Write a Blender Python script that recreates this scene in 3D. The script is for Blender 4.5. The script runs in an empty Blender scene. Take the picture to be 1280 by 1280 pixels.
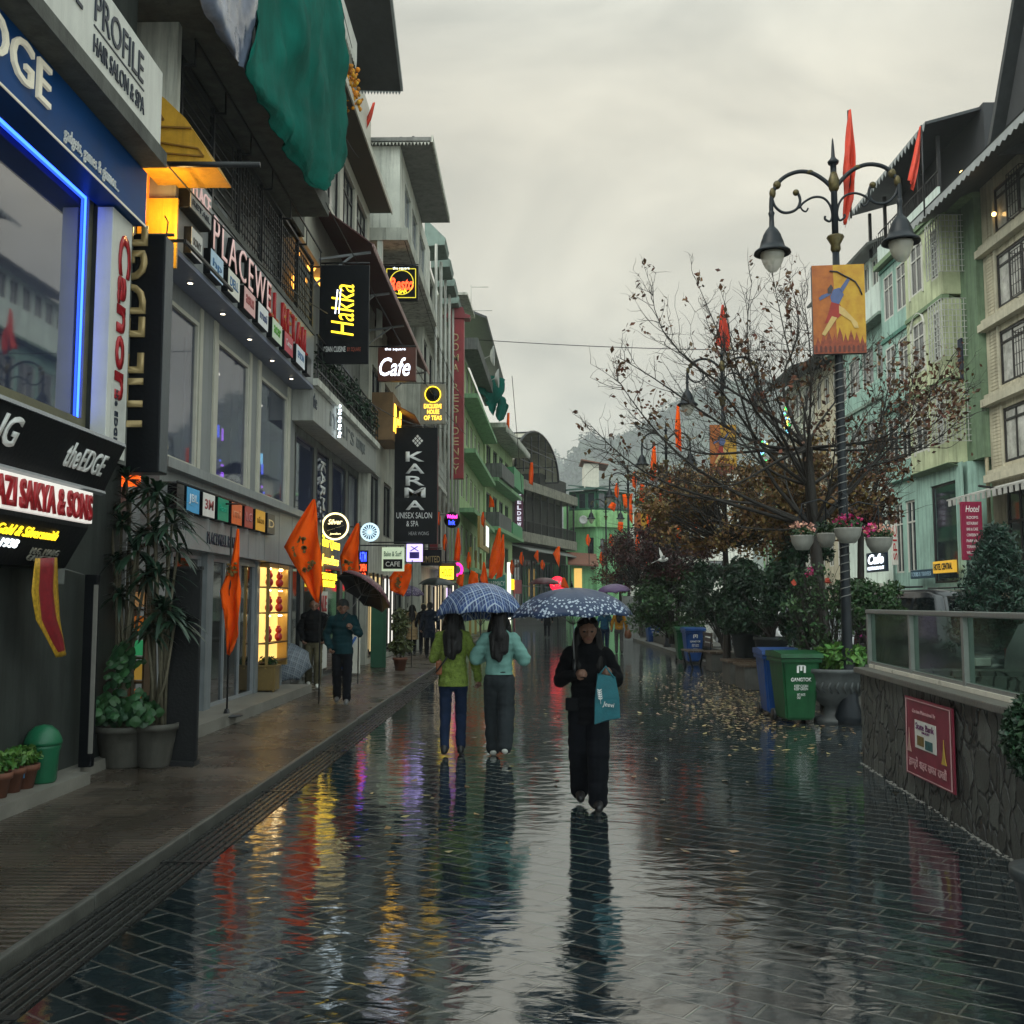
import bpy, bmesh, math, random
from mathutils import Vector, Matrix, noise as mnoise
R = math.radians
PI = math.pi
random.seed(7)
V = Vector
SC = bpy.context.scene
COL = SC.collection

# ---------------------------------------------------------------- camera
CAM_H = 1.72
FPX = 1280.0                     # focal length in photo pixels
PITCH = math.atan(115 / FPX)
YAW = R(0.98)
cam_data = bpy.data.cameras.new('camera')
cam_data.sensor_width = 36
cam_data.lens = 36 * FPX / 1280
cam_data.clip_end = 3000
cam = bpy.data.objects.new('camera', cam_data)
cam.location = (0, 0, CAM_H)
cam.rotation_euler = (PI / 2 + PITCH, 0, YAW)
COL.objects.link(cam)
SC.camera = cam
CM = Matrix.Rotation(YAW, 3, 'Z') @ Matrix.Rotation(PI / 2 + PITCH, 3, 'X')

def ray(px, py):
    return CM @ V(((px - 640) / FPX, (640 - py) / FPX, -1))
def FX(px, py, X):
    d = ray(px, py); t = X / d.x
    return V((X, d.y * t, CAM_H + d.z * t))
def FY(px, py, Y):
    d = ray(px, py); t = Y / d.y
    return V((d.x * t, Y, CAM_H + d.z * t))
def FZ(px, py, z=0.0):
    d = ray(px, py); t = (z - CAM_H) / d.z
    return V((d.x * t, d.y * t, z))

# ---------------------------------------------------------------- things
WM = {}
def _reg(o, M):
    WM[o.name] = M
    return o
def tag(o, label=None, cat=None, group=None, kind=None):
    if label: o['label'] = label
    if cat: o['category'] = cat
    if group: o['group'] = group
    if kind: o['kind'] = kind
    return o
def thing(name, label, cat, loc=(0, 0, 0), rz=0, group=None):
    o = bpy.data.objects.new(name, None)
    COL.objects.link(o)
    o.location = loc
    o.rotation_euler = (0, 0, rz)
    o.empty_display_size = .2
    tag(o, label, cat, group)
    return _reg(o, Matrix.Translation(V(loc)) @ Matrix.Rotation(rz, 4, 'Z'))

def thingM(name, label, cat, Mx, group=None):
    o = bpy.data.objects.new(name, None); COL.objects.link(o)
    o.location = Mx.to_translation(); o.rotation_euler = Mx.to_euler(); o.empty_display_size = .2
    tag(o, label, cat, group); return _reg(o, Mx.copy())
def link_mesh(name, me, mats, parent=None, smooth=False):
    if not isinstance(mats, (list, tuple)): mats = [mats]
    for m in mats: me.materials.append(m)
    if smooth:
        me.polygons.foreach_set('use_smooth', [True] * len(me.polygons))
    o = bpy.data.objects.new(name, me)
    COL.objects.link(o)
    if parent is not None:
        Mi = WM[parent.name].inverted()
        me.transform(Mi)
        o.parent = parent
        _reg(o, WM[parent.name].copy())
    else:
        if len(me.vertices):
            xs = [v.co for v in me.vertices]
            lo = V((min(c.x for c in xs), min(c.y for c in xs), min(c.z for c in xs)))
            hi = V((max(c.x for c in xs), max(c.y for c in xs), max(c.z for c in xs)))
            base = V(((lo.x + hi.x) / 2, (lo.y + hi.y) / 2, lo.z))
            me.transform(Matrix.Translation(-base))
            o.location = base
            _reg(o, Matrix.Translation(base))
        else:
            _reg(o, Matrix.Identity(4))
    return o

def dup(root, loc=None, rz=None, label=None, group=None):
    r = root.copy(); COL.objects.link(r)
    if loc is not None: r.location = loc
    if rz is not None: r.rotation_euler = (0, 0, rz)
    if label: r['label'] = label
    if group: r['group'] = group
    for ch in list(root.children):
        c = ch.copy(); COL.objects.link(c); c.parent = r
        for g in list(ch.children):
            d = g.copy(); COL.objects.link(d); d.parent = c
    _reg(r, Matrix.Translation(r.location) @ Matrix.Rotation(r.rotation_euler.z, 4, 'Z'))
    return r

class MB:
    """collects primitives into one mesh"""
    def __init__(s, M=None):
        s.v = []; s.f = []; s.mi = []; s.m = 0; s.M = M; s.sm = []; s.smooth = False
    def add(s, vs, fs):
        n = len(s.v)
        if s.M is not None: vs = [s.M @ V(p) for p in vs]
        s.v += [tuple(p) for p in vs]
        for f in fs:
            s.f.append([i + n for i in f]); s.mi.append(s.m); s.sm.append(s.smooth)
        return s
    def box(s, x0, x1, y0, y1, z0, z1):
        vs = [(x, y, z) for z in (z0, z1) for y in (y0, y1) for x in (x0, x1)]
        return s.add(vs, [(0, 2, 3, 1), (4, 5, 7, 6), (0, 1, 5, 4), (2, 6, 7, 3), (0, 4, 6, 2), (1, 3, 7, 5)])
    def bbox(s, x0, x1, y0, y1, z0, z1, b=.01):
        """box with chamfered edges"""
        bm = bmesh.new()
        bmesh.ops.create_cube(bm, size=1)
        for v in bm.verts:
            v.co = V((x0 + (v.co.x + .5) * (x1 - x0), y0 + (v.co.y + .5) * (y1 - y0), z0 + (v.co.z + .5) * (z1 - z0)))
        bmesh.ops.bevel(bm, geom=bm.edges[:], offset=b, segments=2, affect='EDGES', profile=.6)
        return s.bm(bm)
    def bm(s, bm):
        bm.verts.index_update()
        s.add([v.co.copy() for v in bm.verts], [[v.index for v in f.verts] for f in bm.faces])
        bm.free(); return s
    def quad(s, a, b, c, d): return s.add([a, b, c, d], [(0, 1, 2, 3)])
    def poly(s, pts): return s.add(pts, [tuple(range(len(pts)))])
    def slab(s, pts, off):
        """polygon pts extruded by vector off"""
        n = len(pts); off = V(off)
        vs = [V(p) for p in pts] + [V(p) + off for p in pts]
        fs = [tuple(range(n))[::-1], tuple(range(n, 2 * n))] + [(i, (i + 1) % n, (i + 1) % n + n, i + n) for i in range(n)]
        return s.add(vs, fs)
    def bar(s, a, b, w, h=None):
        a, b = V(a), V(b); h = h or w; d = (b - a)
        if d.length < 1e-6: return s
        d.normalize(); up = V((0, 0, 1)) if abs(d.z) < .95 else V((0, 1, 0))
        u = d.cross(up).normalized() * w / 2; w2 = u.cross(d).normalized() * h / 2
        vs = [p + u * i + w2 * j for p in (a, b) for i, j in ((-1, -1), (1, -1), (1, 1), (-1, 1))]
        return s.add(vs, [(3, 2, 1, 0), (4, 5, 6, 7), (0, 1, 5, 4), (1, 2, 6, 5), (2, 3, 7, 6), (3, 0, 4, 7)])
    def tube(s, pts, r, n=8, cap=True):
        pts = [V(p) for p in pts]; m = len(pts)
        rs = r if isinstance(r, (list, tuple)) else [r] * m
        prev = None; vs = []; fs = []
        for i, p in enumerate(pts):
            d = (pts[min(i + 1, m - 1)] - pts[max(i - 1, 0)])
            d = d.normalized() if d.length > 1e-9 else V((0, 0, 1))
            if prev is None:
                a = V((0, 0, 1)) if abs(d.z) < .9 else V((1, 0, 0))
                u = d.cross(a).normalized()
            else:
                u = prev - d * prev.dot(d); u = u.normalized() if u.length > 1e-6 else d.orthogonal().normalized()
            prev = u; w = d.cross(u)
            for k in range(n):
                t = 2 * PI * k / n
                vs.append(p + (u * math.cos(t) + w * math.sin(t)) * rs[i])
        for i in range(m - 1):
            for k in range(n):
                fs.append((i * n + k, i * n + (k + 1) % n, (i + 1) * n + (k + 1) % n, (i + 1) * n + k))
        if cap:
            fs.append(tuple(range(n))[::-1]); fs.append(tuple((m - 1) * n + k for k in range(n)))
        o = s.smooth; s.smooth = True; s.add(vs, fs); s.smooth = o
        return s
    def lathe(s, c, prof, n=20, axis='Z'):
        c = V(c); vs = []; fs = []
        for r, z in prof:
            for k in range(n):
                t = 2 * PI * k / n; a, b = r * math.cos(t), r * math.sin(t)
                vs.append(c + (V((a, b, z)) if axis == 'Z' else V((a, z, b)) if axis == 'Y' else V((z, a, b))))
        m = len(prof)
        for i in range(m - 1):
            for k in range(n):
                fs.append((i * n + k, i * n + (k + 1) % n, (i + 1) * n + (k + 1) % n, (i + 1) * n + k))
        if prof[0][0] > 1e-4: fs.append(tuple(range(n))[::-1])
        if prof[-1][0] > 1e-4: fs.append(tuple((m - 1) * n + k for k in range(n)))
        o = s.smooth; s.smooth = True; s.add(vs, fs); s.smooth = o
        return s
    def ball(s, c, r, seg=12, rng=8):
        c = V(c); rr = r if isinstance(r, (tuple, list)) else (r, r, r)
        vs = [c + V((0, 0, -rr[2]))]; fs = []
        for i in range(1, rng):
            ph = -PI / 2 + PI * i / rng
            for k in range(seg):
                t = 2 * PI * k / seg
                vs.append(c + V((rr[0] * math.cos(ph) * math.cos(t), rr[1] * math.cos(ph) * math.sin(t), rr[2] * math.sin(ph))))
        vs.append(c + V((0, 0, rr[2]))); L = len(vs) - 1
        for k in range(seg):
            fs.append((0, 1 + (k + 1) % seg, 1 + k)); fs.append((L, L - seg + k, L - seg + (k + 1) % seg))
        for i in range(rng - 2):
            for k in range(seg):
                a = 1 + i * seg
                fs.append((a + k, a + (k + 1) % seg, a + seg + (k + 1) % seg, a + seg + k))
        o = s.smooth; s.smooth = True; s.add(vs, fs); s.smooth = o
        return s
    def mesh(s, name):
        me = bpy.data.meshes.new(name)
        me.from_pydata(s.v, [], s.f)
        me.polygons.foreach_set('material_index', s.mi)
        me.polygons.foreach_set('use_smooth', s.sm)
        me.update()
        return me
    def build(s, name, mats, parent=None, label=None, cat=None, group=None, kind=None):
        o = link_mesh(name, s.mesh(name), mats, parent)
        return tag(o, label, cat, group, kind)

def each(name, mats, parent, fn, items, M_=None):
    """one child mesh per item"""
    for it in items:
        mb = MB(M_); fn(mb, it); mb.build(name, mats, parent)
# ---------------------------------------------------------------- lettering
_dg = None
def text(s, o, u, v, H, mat, parent, W=None, bold=0.0, ext=.012, shear=0.0, name='lettering', lines=.8, align='LEFT', squeeze=1.0, spacing=1.0):
    """flat lettering; o = lower-left corner of the box, u/v unit directions, H height of box, W width of box"""
    cu = bpy.data.curves.new(name, 'FONT')
    cu.body = s; cu.size = 1; cu.offset = bold; cu.shear = shear; cu.space_line = lines; cu.align_x = align
    cu.extrude = 0; cu.resolution_u = 3; cu.space_character = spacing
    ob = bpy.data.objects.new(name, cu); COL.objects.link(ob)
    dg = bpy.context.evaluated_depsgraph_get(); dg.update()
    me = bpy.data.meshes.new_from_object(ob.evaluated_get(dg), depsgraph=dg)
    bpy.data.objects.remove(ob); bpy.data.curves.remove(cu)
    me.materials.clear()
    xs = [p.co.x for p in me.vertices]; ys = [p.co.y for p in me.vertices]
    if not xs: return None
    x0, x1, y0, y1 = min(xs), max(xs), min(ys), max(ys)
    sy = H / max(y1 - y0, 1e-4)
    sx = (W / max(x1 - x0, 1e-4)) if W else sy * squeeze
    o, u, v = V(o), V(u).normalized(), V(v).normalized()
    n = u.cross(v).normalized()
    bm = bmesh.new(); bm.from_mesh(me)
    bmesh.ops.remove_doubles(bm, verts=bm.verts, dist=1e-4)
    if ext > 0:
        g = bmesh.ops.extrude_face_region(bm, geom=bm.faces[:])
        top = [e for e in g['geom'] if isinstance(e, bmesh.types.BMVert)]
        for t in top: t.co.z += 1
    for p in bm.verts:
        c = p.co.copy()
        p.co = o + u * ((c.x - x0) * sx) + v * ((c.y - y0) * sy) + n * (c.z * ext)
    bmesh.ops.recalc_face_normals(bm, faces=bm.faces)
    bm.to_mesh(me); bm.free()
    return link_mesh(name, me, mat, parent)

# ---------------------------------------------------------------- materials
MAT = {}
def nd(nt, t, **kw):
    n = nt.nodes.new(t)
    for k, v in kw.items():
        if k.startswith('_'): setattr(n, k[1:], v)
        else: n.inputs[k].default_value = v
    return n
def M(name, c, rough=.6, var=.25, scale=3.0, bump=.15, metal=0, streak=0.0, emit=None, es=1.0, ior=1.45, spec=.5, bscale=None, island=0.0, c2=None, tint2=.5):
    """base material with mottling, optional vertical rain stains, per-island variation"""
    if name in MAT: return MAT[name]
    m = bpy.data.materials.new(name); m.use_nodes = True; nt = m.node_tree; L = nt.links
    b = nt.nodes['Principled BSDF']
    b.inputs['Roughness'].default_value = rough; b.inputs['Metallic'].default_value = metal
    b.inputs['IOR'].default_value = ior; b.inputs['Specular IOR Level'].default_value = spec
    tc = nd(nt, 'ShaderNodeTexCoord')
    n1 = nd(nt, 'ShaderNodeTexNoise', Scale=scale, Detail=6, Roughness=.62)
    L.new(tc.outputs['Object'], n1.inputs['Vector'])
    r1 = nd(nt, 'ShaderNodeValToRGB'); e = r1.color_ramp.elements
    e[0].position = .3; e[1].position = .72
    k = c2 or tuple(min(1, x * (1 + var * .5)) for x in c)
    e[0].color = (*[x * (1 - var) for x in c], 1); e[1].color = (*k, 1)
    L.new(n1.outputs['Fac'], r1.inputs['Fac'])
    out = r1.outputs['Color']
    if streak > 0:
        mp = nd(nt, 'ShaderNodeMapping'); mp.inputs['Scale'].default_value = (5, 5, .35)
        L.new(tc.outputs['Object'], mp.inputs['Vector'])
        n2 = nd(nt, 'ShaderNodeTexNoise', Scale=1.0, Detail=5, Roughness=.7)
        L.new(mp.outputs['Vector'], n2.inputs['Vector'])
        r2 = nd(nt, 'ShaderNodeValToRGB'); e = r2.color_ramp.elements
        e[0].position = .47; e[1].position = .68
        e[0].color = (0, 0, 0, 1); e[1].color = (streak, streak, streak, 1)
        L.new(n2.outputs['Fac'], r2.inputs['Fac'])
        mx = nd(nt, 'ShaderNodeMix', _data_type='RGBA', _blend_type='MIX')
        L.new(r2.outputs['Color'], mx.inputs[0]); L.new(out, mx.inputs[6])
        mx.inputs[7].default_value = (*[x * .3 for x in c], 1)
        out = mx.outputs[2]
    if island > 0:
        g = nd(nt, 'ShaderNodeNewGeometry')
        hs = nd(nt, 'ShaderNodeHueSaturation')
        mr = nd(nt, 'ShaderNodeMapRange'); mr.inputs[3].default_value = 1 - island; mr.inputs[4].default_value = 1 + island
        L.new(g.outputs['Random Per Island'], mr.inputs[0]); L.new(mr.outputs[0], hs.inputs['Value'])
        mh = nd(nt, 'ShaderNodeMapRange'); mh.inputs[3].default_value = .5 - island * .06; mh.inputs[4].default_value = .5 + island * .06
        mm = nd(nt, 'ShaderNodeMath', _operation='FRACT'); m3 = nd(nt, 'ShaderNodeMath', _operation='MULTIPLY'); m3.inputs[1].default_value = 17.3
        L.new(g.outputs['Random Per Island'], m3.inputs[0]); L.new(m3.outputs[0], mm.inputs[0]); L.new(mm.outputs[0], mh.inputs[0])
        L.new(mh.outputs[0], hs.inputs['Hue'])
        L.new(out, hs.inputs['Color']); out = hs.outputs['Color']
    L.new(out, b.inputs['Base Color'])
    if bump > 0:
        n3 = nd(nt, 'ShaderNodeTexNoise', Scale=bscale or scale * 9, Detail=4)
        L.new(tc.outputs['Object'], n3.inputs['Vector'])
        bp = nd(nt, 'ShaderNodeBump', Strength=bump, Distance=.02)
        L.new(n3.outputs['Fac'], bp.inputs['Height']); L.new(bp.outputs['Normal'], b.inputs['Normal'])
        rr = nd(nt, 'ShaderNodeMapRange'); rr.inputs[3].default_value = max(.01, rough - min(.12, rough * .4)); rr.inputs[4].default_value = min(1, rough + min(.12, rough * .4))
        L.new(n1.outputs['Fac'], rr.inputs[0]); L.new(rr.outputs[0], b.inputs['Roughness'])
    if emit:
        b.inputs['Emission Color'].default_value = (*emit, 1); b.inputs['Emission Strength'].default_value = es
    MAT[name] = m
    return m
def E(name, c, s):
    """lit lettering / tubes"""
    return M(name, tuple(x * .5 for x in c), rough=.4, var=.1, bump=0, emit=c, es=s)
# ---------------------------------------------------------------- daylight: thick overcast evening
SUN_EL, SUN_ROT = R(42), R(228)
w = bpy.data.worlds.new('World'); SC.world = w; w.use_nodes = True
nt = w.node_tree; L = nt.links
bg = nt.nodes['Background']
sky = nd(nt, 'ShaderNodeTexSky', _sky_type='NISHITA', _sun_disc=False, _sun_elevation=SUN_EL, _sun_rotation=SUN_ROT, _air_density=1.5, _dust_density=4.0)
tc = nd(nt, 'ShaderNodeTexCoord')
mp = nd(nt, 'ShaderNodeMapping'); mp.inputs['Scale'].default_value = (1.4, 1.4, 3.2); mp.inputs['Location'].default_value = (.35, .1, .4)
L.new(tc.outputs['Generated'], mp.inputs['Vector'])
n1 = nd(nt, 'ShaderNodeTexNoise', Scale=1.7, Detail=7, Roughness=.52, Distortion=.5)
L.new(mp.outputs['Vector'], n1.inputs['Vector'])
cr = nd(nt, 'ShaderNodeValToRGB'); e = cr.color_ramp.elements
e[0].position = .33; e[0].color = (1.7, 1.6, 1.33, 1); e[1].position = .68; e[1].color = (4.1, 3.8, 3.05, 1)
L.new(n1.outputs['Fac'], cr.inputs['Fac'])
mx = nd(nt, 'ShaderNodeMix', _data_type='RGBA'); mx.inputs[0].default_value = .95
L.new(sky.outputs['Color'], mx.inputs[6]); L.new(cr.outputs['Color'], mx.inputs[7])
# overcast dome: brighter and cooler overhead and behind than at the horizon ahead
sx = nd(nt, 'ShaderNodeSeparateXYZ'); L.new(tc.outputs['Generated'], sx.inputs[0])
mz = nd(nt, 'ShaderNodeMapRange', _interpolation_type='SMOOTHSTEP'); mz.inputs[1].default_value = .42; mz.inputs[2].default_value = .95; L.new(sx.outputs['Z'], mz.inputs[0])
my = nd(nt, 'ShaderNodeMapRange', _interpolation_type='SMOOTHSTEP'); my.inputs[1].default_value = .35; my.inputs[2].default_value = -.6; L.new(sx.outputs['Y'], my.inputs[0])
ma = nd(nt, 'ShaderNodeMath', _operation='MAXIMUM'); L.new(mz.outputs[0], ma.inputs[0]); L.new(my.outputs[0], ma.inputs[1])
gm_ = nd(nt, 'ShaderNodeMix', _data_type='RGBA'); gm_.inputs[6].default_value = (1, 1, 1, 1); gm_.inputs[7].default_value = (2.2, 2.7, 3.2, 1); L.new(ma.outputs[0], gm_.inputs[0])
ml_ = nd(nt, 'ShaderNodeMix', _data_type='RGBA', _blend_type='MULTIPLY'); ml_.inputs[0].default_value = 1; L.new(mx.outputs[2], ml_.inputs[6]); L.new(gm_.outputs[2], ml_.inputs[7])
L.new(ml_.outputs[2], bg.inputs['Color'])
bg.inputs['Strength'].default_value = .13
sd = bpy.data.lights.new('sun', 'SUN'); sd.energy = 1.25; sd.angle = R(50); sd.color = (1, .96, .88)
so = bpy.data.objects.new('sun', sd); COL.objects.link(so)
# sky sun_rotation is measured clockwise from +Y
sv = V((math.sin(SUN_ROT) * math.cos(SUN_EL), math.cos(SUN_ROT) * math.cos(SUN_EL), math.sin(SUN_EL)))
so.rotation_euler = sv.to_track_quat('Z', 'Y').to_euler()
so.location = (0, 0, 40)
SC.view_settings.view_transform = 'Standard'; SC.view_settings.look = 'None'
SC.view_settings.exposure = .72; SC.view_settings.gamma = 1
SC.render.engine = 'CYCLES'
SC.cycles.max_bounces = 6; SC.cycles.diffuse_bounces = 3; SC.cycles.glossy_bounces = 4; SC.cycles.transmission_bounces = 4
SC.cycles.transparent_max_bounces = 16; SC.cycles.volume_bounces = 2
SC.cycles.use_denoising = True
SC.cycles.sample_clamp_indirect = 6

# ---------------------------------------------------------------- wet paving
def ground_mat(name, base, rot, bw, bh, mortar_c, rough0, rough1, wave, joint, ior=1.5):
    m = bpy.data.materials.new(name); m.use_nodes = True; nt = m.node_tree; L = nt.links
    b = nt.nodes['Principled BSDF']
    tc = nd(nt, 'ShaderNodeTexCoord')
    wp = nd(nt, 'ShaderNodeTexNoise', Scale=3.0, Detail=2)
    L.new(tc.outputs['Object'], wp.inputs['Vector'])
    ws = nd(nt, 'ShaderNodeVectorMath', _operation='SCALE'); ws.inputs['Scale'].default_value = .03
    L.new(wp.outputs['Color'], ws.inputs[0])
    wa = nd(nt, 'ShaderNodeVectorMath', _operation='ADD'); L.new(tc.outputs['Object'], wa.inputs[0]); L.new(ws.outputs[0], wa.inputs[1])
    mp = nd(nt, 'ShaderNodeMapping'); mp.inputs['Rotation'].default_value = (0, 0, rot)
    L.new(wa.outputs[0], mp.inputs['Vector'])
    br = nd(nt, 'ShaderNodeTexBrick'); br.offset = .5
    br.inputs['Scale'].default_value = 1; br.inputs['Brick Width'].default_value = bw; br.inputs['Row Height'].default_value = bh
    br.inputs['Mortar Size'].default_value = joint; br.inputs['Mortar Smooth'].default_value = .35
    br.inputs['Color1'].default_value = (*[x * .7 for x in base], 1); br.inputs['Color2'].default_value = (*[x * 1.35 for x in base], 1)
    br.inputs['Mortar'].default_value = (*mortar_c, 1)
    L.new(mp.outputs['Vector'], br.inputs['Vector'])
    n1 = nd(nt, 'ShaderNodeTexNoise', Scale=.55, Detail=6, Roughness=.65)
    L.new(tc.outputs['Object'], n1.inputs['Vector'])
    hs = nd(nt, 'ShaderNodeHueSaturation'); L.new(br.outputs['Color'], hs.inputs['Color'])
    mr = nd(nt, 'ShaderNodeMapRange'); mr.inputs[1].default_value = .3; mr.inputs[2].default_value = .7; mr.inputs[3].default_value = .6; mr.inputs[4].default_value = 1.3
    L.new(n1.outputs['Fac'], mr.inputs[0]); L.new(mr.outputs[0], hs.inputs['Value'])
    L.new(hs.outputs['Color'], b.inputs['Base Color'])
    # puddled film of water: smooth in hollows, rougher on the stones
    n2 = nd(nt, 'ShaderNodeTexNoise', Scale=1.1, Detail=7, Roughness=.7, Distortion=.4)
    L.new(tc.outputs['Object'], n2.inputs['Vector'])
    rr = nd(nt, 'ShaderNodeMapRange'); rr.inputs[1].default_value = .36; rr.inputs[2].default_value = .66; rr.inputs[3].default_value = rough0; rr.inputs[4].default_value = rough1
    L.new(n2.outputs['Fac'], rr.inputs[0]); L.new(rr.outputs[0], b.inputs['Roughness'])
    b.inputs['IOR'].default_value = ior
    # height: joints + ripples + stone grain
    m2 = nd(nt, 'ShaderNodeMapping'); m2.inputs['Scale'].default_value = (1.0, 1.8, 1)
    L.new(tc.outputs['Object'], m2.inputs['Vector'])
    n3 = nd(nt, 'ShaderNodeTexNoise', Scale=3.6, Detail=2.2, Roughness=.5, Distortion=.5)
    L.new(m2.outputs['Vector'], n3.inputs['Vector'])
    n4 = nd(nt, 'ShaderNodeTexNoise', Scale=38, Detail=3, Roughness=.6)
    L.new(m2.outputs['Vector'], n4.inputs['Vector'])
    # ripples come and go in patches
    n5 = nd(nt, 'ShaderNodeTexNoise', Scale=.8, Detail=3); L.new(tc.outputs['Object'], n5.inputs['Vector'])
    pr = nd(nt, 'ShaderNodeMapRange'); pr.inputs[1].default_value = .35; pr.inputs[2].default_value = .65; pr.inputs[3].default_value = wave * .35; pr.inputs[4].default_value = wave * 1.25; L.new(n5.outputs['Fac'], pr.inputs[0])
    a1 = nd(nt, 'ShaderNodeMath', _operation='MULTIPLY'); L.new(pr.outputs[0], a1.inputs[1])
    L.new(n3.outputs['Fac'], a1.inputs[0])
    a2 = nd(nt, 'ShaderNodeMath', _operation='MULTIPLY_ADD'); a2.inputs[1].default_value = wave * .04
    L.new(n4.outputs['Fac'], a2.inputs[0]); L.new(a1.outputs[0], a2.inputs[2])
    # each stone lies at its own slight tilt/height
    a3 = nd(nt, 'ShaderNodeMath', _operation='MULTIPLY_ADD'); a3.inputs[1].default_value = -.008
    L.new(br.outputs['Fac'], a3.inputs[0]); L.new(a2.outputs[0], a3.inputs[2])
    bp = nd(nt, 'ShaderNodeBump', Strength=1.0, Distance=1.0)
    L.new(a3.outputs[0], bp.inputs['Height']); L.new(bp.outputs['Normal'], b.inputs['Normal'])
    return m
G_ST = ground_mat('wet_paving', (.012, .021, .025), R(35), .46, .175, (.1, .1, .088), .012, .06, .0068, .0085, 3.4)
G_PV = ground_mat('pavement_tiles', (.06, .047, .036), R(0), .4, .4, (.03, .027, .024), .16, .42, .004, .006, 1.7)
# ribs of the pavement tiles run across the walk
nt = G_PV.node_tree; L = nt.links
tc = nd(nt, 'ShaderNodeTexCoord'); wv = nd(nt, 'ShaderNodeTexWave', _wave_type='BANDS', _bands_direction='Y', Scale=4.2, Distortion=.3)
L.new(tc.outputs['Object'], wv.inputs['Vector'])
bp0 = [n for n in nt.nodes if n.type == 'BUMP'][0]
mm = nd(nt, 'ShaderNodeMath', _operation='MULTIPLY_ADD'); mm.inputs[1].default_value = .009
src = bp0.inputs['Height'].links[0].from_socket
L.new(wv.outputs['Fac'], mm.inputs[0]); L.new(src, mm.inputs[2]); L.new(mm.outputs[0], bp0.inputs['Height'])
ASPHALT = ground_mat('wet_asphalt', (.03, .031, .033), 0, 50, 50, (.03, .03, .03), .12, .4, .004, .0001)

KX = -2.47        # kerb line of the left pavement
def flat(name, mat, x0, x1, y0, y1, z, kind='structure', lab=None):
    mb = MB(); mb.quad((x0, y0, z), (x1, y0, z), (x1, y1, z), (x0, y1, z))
    o = link_mesh(name, mb.mesh(name), mat); tag(o, lab, None, None, kind); return o
flat('ground', M('earth', (.05, .052, .045), rough=.9, var=.4, scale=.4), -690, 1010, -24, 1390, -.012, lab='dark ground under and around the whole street')
st = flat('street', G_ST, KX + .34, 6.2, -8, 150, 0, lab='wet dark stone paved walking street with mirror reflections')
flat('road', ASPHALT, 6.2, 15.0, -20, 150, -.004, lab='wet asphalt road beyond the planted median')
PVZ = .06
mb = MB(); mb.box(-6, KX - .047, -8, 150, -.01, PVZ)
mb.build('pavement', G_PV, kind='structure', label='ribbed brown tiled pavement along the left shops')
mb = MB()
y = -6.0
while y < 120:
    l = 1.2 + .5 * random.random()
    mb.bbox(KX - .045 + random.uniform(-.004, .004), KX, y + .006, y + l - .006, -.02, PVZ + .012 + random.uniform(-.004, .006), .012); y += l
mb.build('kerb', M('kerb_stone', (.085, .085, .075), rough=.45, var=.4, scale=5), kind='structure', label='worn pale kerb stones edging the pavement')
mb = MB(); mb.box(KX, KX + .34, -8, 130, -.2, -.06)
mb.build('drain_channel', M('drain_black', (.008, .009, .009), rough=.5, var=.2), kind='structure', label='black gutter below the drain grating')
gm = M('cast_iron_wet', (.03, .032, .032), rough=.28, var=.3, scale=9, metal=.4)
mb = MB()
y = -6.0; seg = 0
while y < 60:
    l = 2.6
    for k in range(6):
        x = KX + .035 + k * .055
        mb.box(x - .014, x + .014, y + .03, y + l - .03, -.045, .002)
    mb.box(KX + .002, KX + .338, y - .02, y + .028, -.045, .004); y += l
mb.build('drain_grating', gm, label='long slotted iron drain grating between kerb and wet paving', cat='drain')
mb = MB(); mb.box(-6, -4.07, -6, 9.6, PVZ, .17); mb.box(-6, -4.28, 9.6, 12.2, PVZ, .17); mb.box(-6, -4.12, 12.2, 19.5, PVZ, .21)
mb.build('shop_step', M('step_stone', (.2, .19, .165), rough=.5, var=.35, scale=3), kind='structure', label='pale worn stone step in front of the shops')
mb = MB(); mb.box(14.95, 17.5, -20, 150, -.01, .13)
mb.build('far_pavement', M('far_pave', (.12, .12, .11), rough=.5), kind='structure', label='raised pavement on the far side of the road')
# ---------------------------------------------------------------- facade tools
def frame(o, u, n):
    o, u, n = V(o), V(u), V(n)
    return Matrix(((u.x, n.x, 0, o.x), (u.y, n.y, 0, o.y), (u.z, n.z, 1, o.z), (0, 0, 0, 1)))
def LF(X): return frame((X, 0, 0), (0, 1, 0), (1, 0, 0))     # left side, faces +X, u = Y
def RF(X): return frame((X, 0, 0), (0, 1, 0), (-1, 0, 0))    # right side, faces -X, u = Y
def CF(Y): return frame((0, Y, 0), (1, 0, 0), (0, -1, 0))    # faces the camera, u = X
def sheet(mb, u0, u1, z0, z1, ops, dep=.15, v=0.0):
    us = sorted({u0, u1, *[o[0] for o in ops], *[o[1] for o in ops]}); us = [u for u in us if u0 <= u <= u1]
    zs = sorted({z0, z1, *[o[2] for o in ops], *[o[3] for o in ops]}); zs = [z for z in zs if z0 <= z <= z1]
    for i in range(len(us) - 1):
        for j in range(len(zs) - 1):
            cu, cz = (us[i] + us[i + 1]) / 2, (zs[j] + zs[j + 1]) / 2
            if any(o[0] < cu < o[1] and o[2] < cz < o[3] for o in ops): continue
            mb.quad((us[i], v, zs[j]), (us[i + 1], v, zs[j]), (us[i + 1], v, zs[j + 1]), (us[i], v, zs[j + 1]))
    for a, b, c, d in [o[:4] for o in ops]:
        mb.quad((a, v, c), (a, v - dep, c), (a, v - dep, d), (a, v, d)); mb.quad((b, v, c), (b, v - dep, c), (b, v - dep, d), (b, v, d))
        mb.quad((a, v, c), (b, v, c), (b, v - dep, c), (a, v - dep, c)); mb.quad((a, v, d), (b, v, d), (b, v - dep, d), (a, v - dep, d))
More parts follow.
